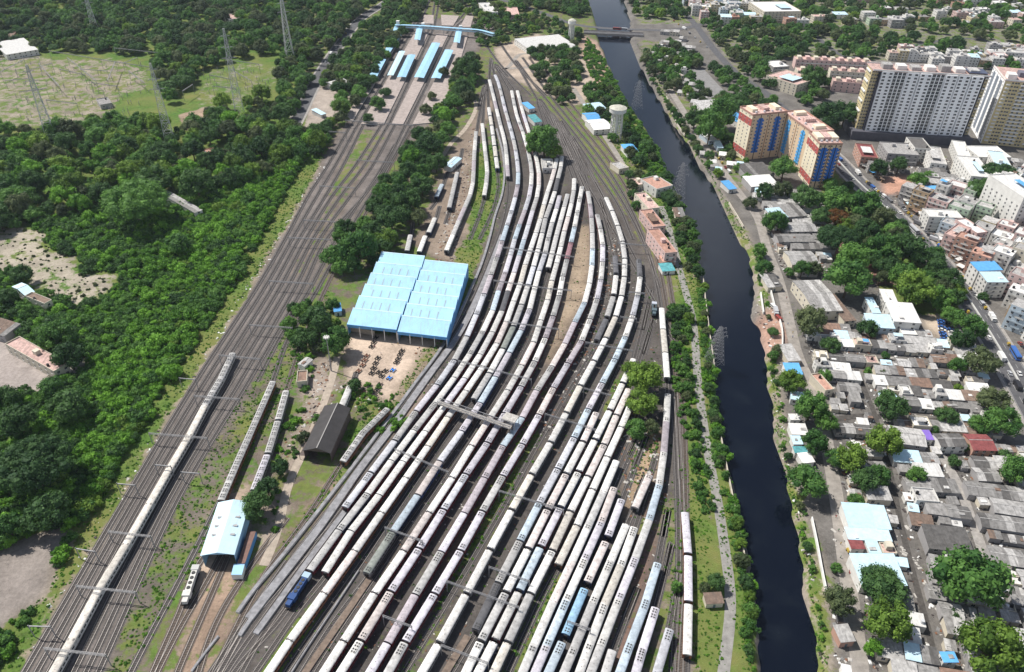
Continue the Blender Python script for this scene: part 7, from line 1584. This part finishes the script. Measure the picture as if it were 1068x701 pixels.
# market awnings beside the highway
def awning(p, rz, w, d, h, c, label):
    root = thing('market_stall', (p.x, p.y, 0), rz, label, 'market stall', 'stalls of the street market'); mb = MB(); z = h
    mb.add([(-w,-d,z),(w,-d,z),(w,d,z+.5),(-w,d,z+.5),(-w,-d,z-.06),(w,-d,z-.06),(w,d,z+.44),(-w,d,z+.44)], [(0,1,2,3),(7,6,5,4),(0,4,5,1),(1,5,6,2),(2,6,7,3),(3,7,4,0)]); mb.build('awning', rmat(c), root)
    for i in (-1, 1):
        for j in (-1, 1): mb = MB(); mb.bar((i*w*.9, j*d*.9, 0), (i*w*.9, j*d*.9, z+.2), .1); mb.build('post', M_STEEL, root)
    mb = MB(); mb.box(-w*.8, w*.8, -d*.6, d*.2, 0, .9); mb.build('counter', mat('timber_counter', (.20,.13,.08), .9), root)
i = 0
for a, b, n in (((935,203),(975,240),26),((948,204),(985,236),22),((975,240),(1008,290),18),((896,170),(930,198),16)):
    for k in range(n):
        t = (k+rv.uniform(.2,.8))/n; p = at(a[0]+(b[0]-a[0])*t+rv.uniform(-2,2), a[1]+(b[1]-a[1])*t+rv.uniform(-2,2))
        if not free(p.x, p.y): continue
        c = rv.choice(['white','pale grey','bright blue','pale blue','rust','white','pale grey','brown','grey','white','grey'])
        awning(p, rv.uniform(0,1.5), rv.uniform(1.6,3.0), rv.uniform(1.4,2.4), rv.uniform(2.3,2.9), c, f'{c} market awning, {ordn(i)} of the stalls along the far highway kerb'); block([(p.x-1,p.y-1),(p.x+1,p.y-1),(p.x+1,p.y+1),(p.x-1,p.y+1)]); i += 1

# people along the lanes (a few pixels tall)
def person_mesh(seed, shirt, trouser):
    g = random.Random(seed); mb = MB()
    def ring(z, rx, ry, cx=0, cy=0): return [(cx+rx*math.cos(t), cy+ry*math.sin(t), z) for t in [2*math.pi*i/8 for i in range(8)]]
    def loft(rs, k):
        o = [v for r in rs for v in r]; n = len(rs); f = [(i*8+j, i*8+(j+1)%8, (i+1)*8+(j+1)%8, (i+1)*8+j) for i in range(n-1) for j in range(8)]; f += [tuple(range(8))[::-1], tuple(range((n-1)*8, n*8))]; mb.add(o, f, k)
    for s, dy in ((-1,.10),(1,-.10)): loft([ring(0,.07,.11,s*.09,dy*1.3), ring(.45,.065,.07,s*.09,dy*.6), ring(.85,.09,.10,s*.08,0)], 1)
    loft([ring(.82,.16,.12), ring(1.05,.15,.10), ring(1.35,.20,.12), ring(1.46,.12,.09), ring(1.5,.06,.06)], 0)
    for s in (-1, 1): loft([ring(.8,.03,.035,s*.27,.06*s), ring(1.1,.04,.045,s*.25,0), ring(1.42,.05,.06,s*.20,0)], 0)
    loft([ring(1.48,.05,.055), ring(1.56,.08,.09), ring(1.66,.085,.10), ring(1.74,.05,.06)], 2)
    return mb.mesh('person', [mat('cloth_'+shirt[0], shirt[1]), mat('cloth_'+trouser[0], trouser[1]), mat('skin_and_hair', (.07,.04,.03))])
CS = [('white',(.65,.65,.62)),('red',(.45,.05,.05)),('blue',(.06,.15,.40)),('yellow',(.6,.42,.08)),('green',(.07,.25,.12)),('pink',(.55,.22,.28))]; CT = [('dark',(.03,.03,.04)),('khaki',(.25,.2,.12))]
PM = {(c[0], t[0]): person_mesh(1, c, t) for c in CS for t in CT}
spots = [('riverside road', at(818+i*1.2+rv.uniform(-3,3), 300+i*9+rv.uniform(-3,3))) for i in range(8)]+[('lane by canal-side hall', at(874+rv.uniform(-3,3), 540+i*14)) for i in range(6)]+[('left station platforms', at(405+rv.uniform(-6,6), 60+i*7)) for i in range(6)]+[('towpath', at(724+i*3, 352+i*26)) for i in range(4)]+[('workshop apron', at(392+i*8+rv.uniform(-3,3), 362+rv.uniform(-4,8))) for i in range(4)]+[('highway kerb', at(925+i*9, 205+i*10)) for i in range(7)]
cnt = {}
for pl, p in spots:
    c = rv.choice(CS); t = rv.choice(CT); k = cnt.get(pl, 0); cnt[pl] = k+1
    o = add('person', PM[c[0], t[0]]); o.location = (p.x, p.y, .95 if 'station' in pl else .16 if 'kerb' in pl else .06); o.rotation_euler.z = rv.uniform(0,6.28)
    tag(o, f'person in {c[0]} shirt and {t[0]} trousers, {ordn(k)} from the top, {pl}', 'person', 'people on foot')

# loose scrap, rubble and rubbish
def debris(name, polys, space, size, mats, label, cat, prob=.5):
    g = np.random.RandomState(8); mb = MB()
    for poly in polys:
        W4 = [at(*p) for p in poly]; xs = [p.x for p in W4]; ys = [p.y for p in W4]; n = int((max(xs)-min(xs))*(max(ys)-min(ys))/(space**2)); X = g.uniform(min(xs),max(xs),n); Y = g.uniform(min(ys),max(ys),n)
        for x, y in zip(X[inpoly(X,Y,W4)], Y[inpoly(X,Y,W4)]):
            if g.rand() > prob or not free(x, y): continue
            s = g.uniform(*size); a = g.uniform(0, 3.1); ca, sa = math.cos(a), math.sin(a); w_, d_, h_ = s*g.uniform(.5,1.6), s*g.uniform(.4,1), s*g.uniform(.2,.6)
            v = [(x+ca*i*w_-sa*j*d_, y+sa*i*w_+ca*j*d_, z) for z, sc_ in ((0,1),(h_,.7)) for i, j in ((-sc_,-sc_),(sc_,-sc_),(sc_,sc_),(-sc_,sc_))]
            mb.add(v, [(4,5,6,7),(0,1,5,4),(1,2,6,5),(2,3,7,6),(3,0,4,7)], g.randint(len(mats)))
    tag(mb.build(name, mats), label, cat, kind='stuff')
MD = [mat('scrap_dark', (.06,.05,.05)), mat('scrap_rust', (.20,.10,.06)), mat('scrap_pale', (.45,.43,.40))]
debris('scrap', [[(300,490),(318,425),(330,378),(345,375),(350,420),(330,440),(312,470)], [(345,395),(372,398),(395,412),(400,430),(372,425),(352,412)], [(285,490),(312,430),(300,480),(292,500)], [(430,370),(470,200),(495,130),(500,150),(470,290),(440,370)], [(640,395),(680,440),(700,520),(660,560),(650,500)], [(575,395),(640,240),(660,300),(560,470)]], 1.9, (.25,.9), MD, 'rusty scrap and stacked parts lying between the sidings', 'scrap')
debris('litter', [[(334,172),(341,172),(262,303),(196,405),(120,535),(30,690),(15,690),(118,520),(255,300)], [(786,290),(812,330),(822,480),(850,600),(862,700),(850,700),(806,460),(800,380),(788,345)], [(664,45),(700,100),(740,170),(700,120)]], 2.6, (.2,.8), [mat('litter_white', (.7,.7,.68)), MD[2], MD[0]], 'pale litter and rubble along the scrub edge and canal banks', 'litter')
HG = [[(845,342),(1010,362),(1050,445),(1060,700),(870,700),(868,480),(842,425)], [(900,160),(1000,165),(1068,175),(1068,330),(1010,290),(935,215)], [(795,215),(850,225),(866,285),(812,288)]]
debris('yard_clutter', HG, 2.0, (.3,.9), [MD[0], MD[2], MD[1], mat('clutter_white', (.66,.66,.65)), mat('clutter_grey', (.2,.2,.2)), MD[0], MD[2]], 'crates, sheets and bric-a-brac filling the gaps between huts', 'clutter', .75)
YG = [[(260,690),(345,530),(470,350),(530,200),(600,200),(690,320),(700,560),(640,700),(300,700)]]
debris('trackside_rubble', YG, 2.5, (.12,.45), [MD[0], MD[2], MD[1]], 'small rubble and rubbish between the stabled rakes', 'rubble', .4)
# ------------------------------------------------------------- thin haze
mb = MB(); mb.box(-6400, 6600, -1700, 7000, -7.2, 276)
hm = bpy.data.materials.new('haze'); hm.use_nodes = True; hn = hm.node_tree
for q in list(hn.nodes):
    if q.type == 'BSDF_PRINCIPLED': hn.nodes.remove(q)
pv = hn.nodes.new('ShaderNodeVolumePrincipled'); pv.inputs['Density'].default_value = .00004; pv.inputs['Color'].default_value = (.75,.86,1,1); pv.inputs['Anisotropy'].default_value = .2
hn.links.new(pv.outputs[0], hn.nodes['Material Output'].inputs['Volume'])
tag(mb.build('haze', hm), 'thin blue-grey haze over the whole view', 'haze', kind='stuff')
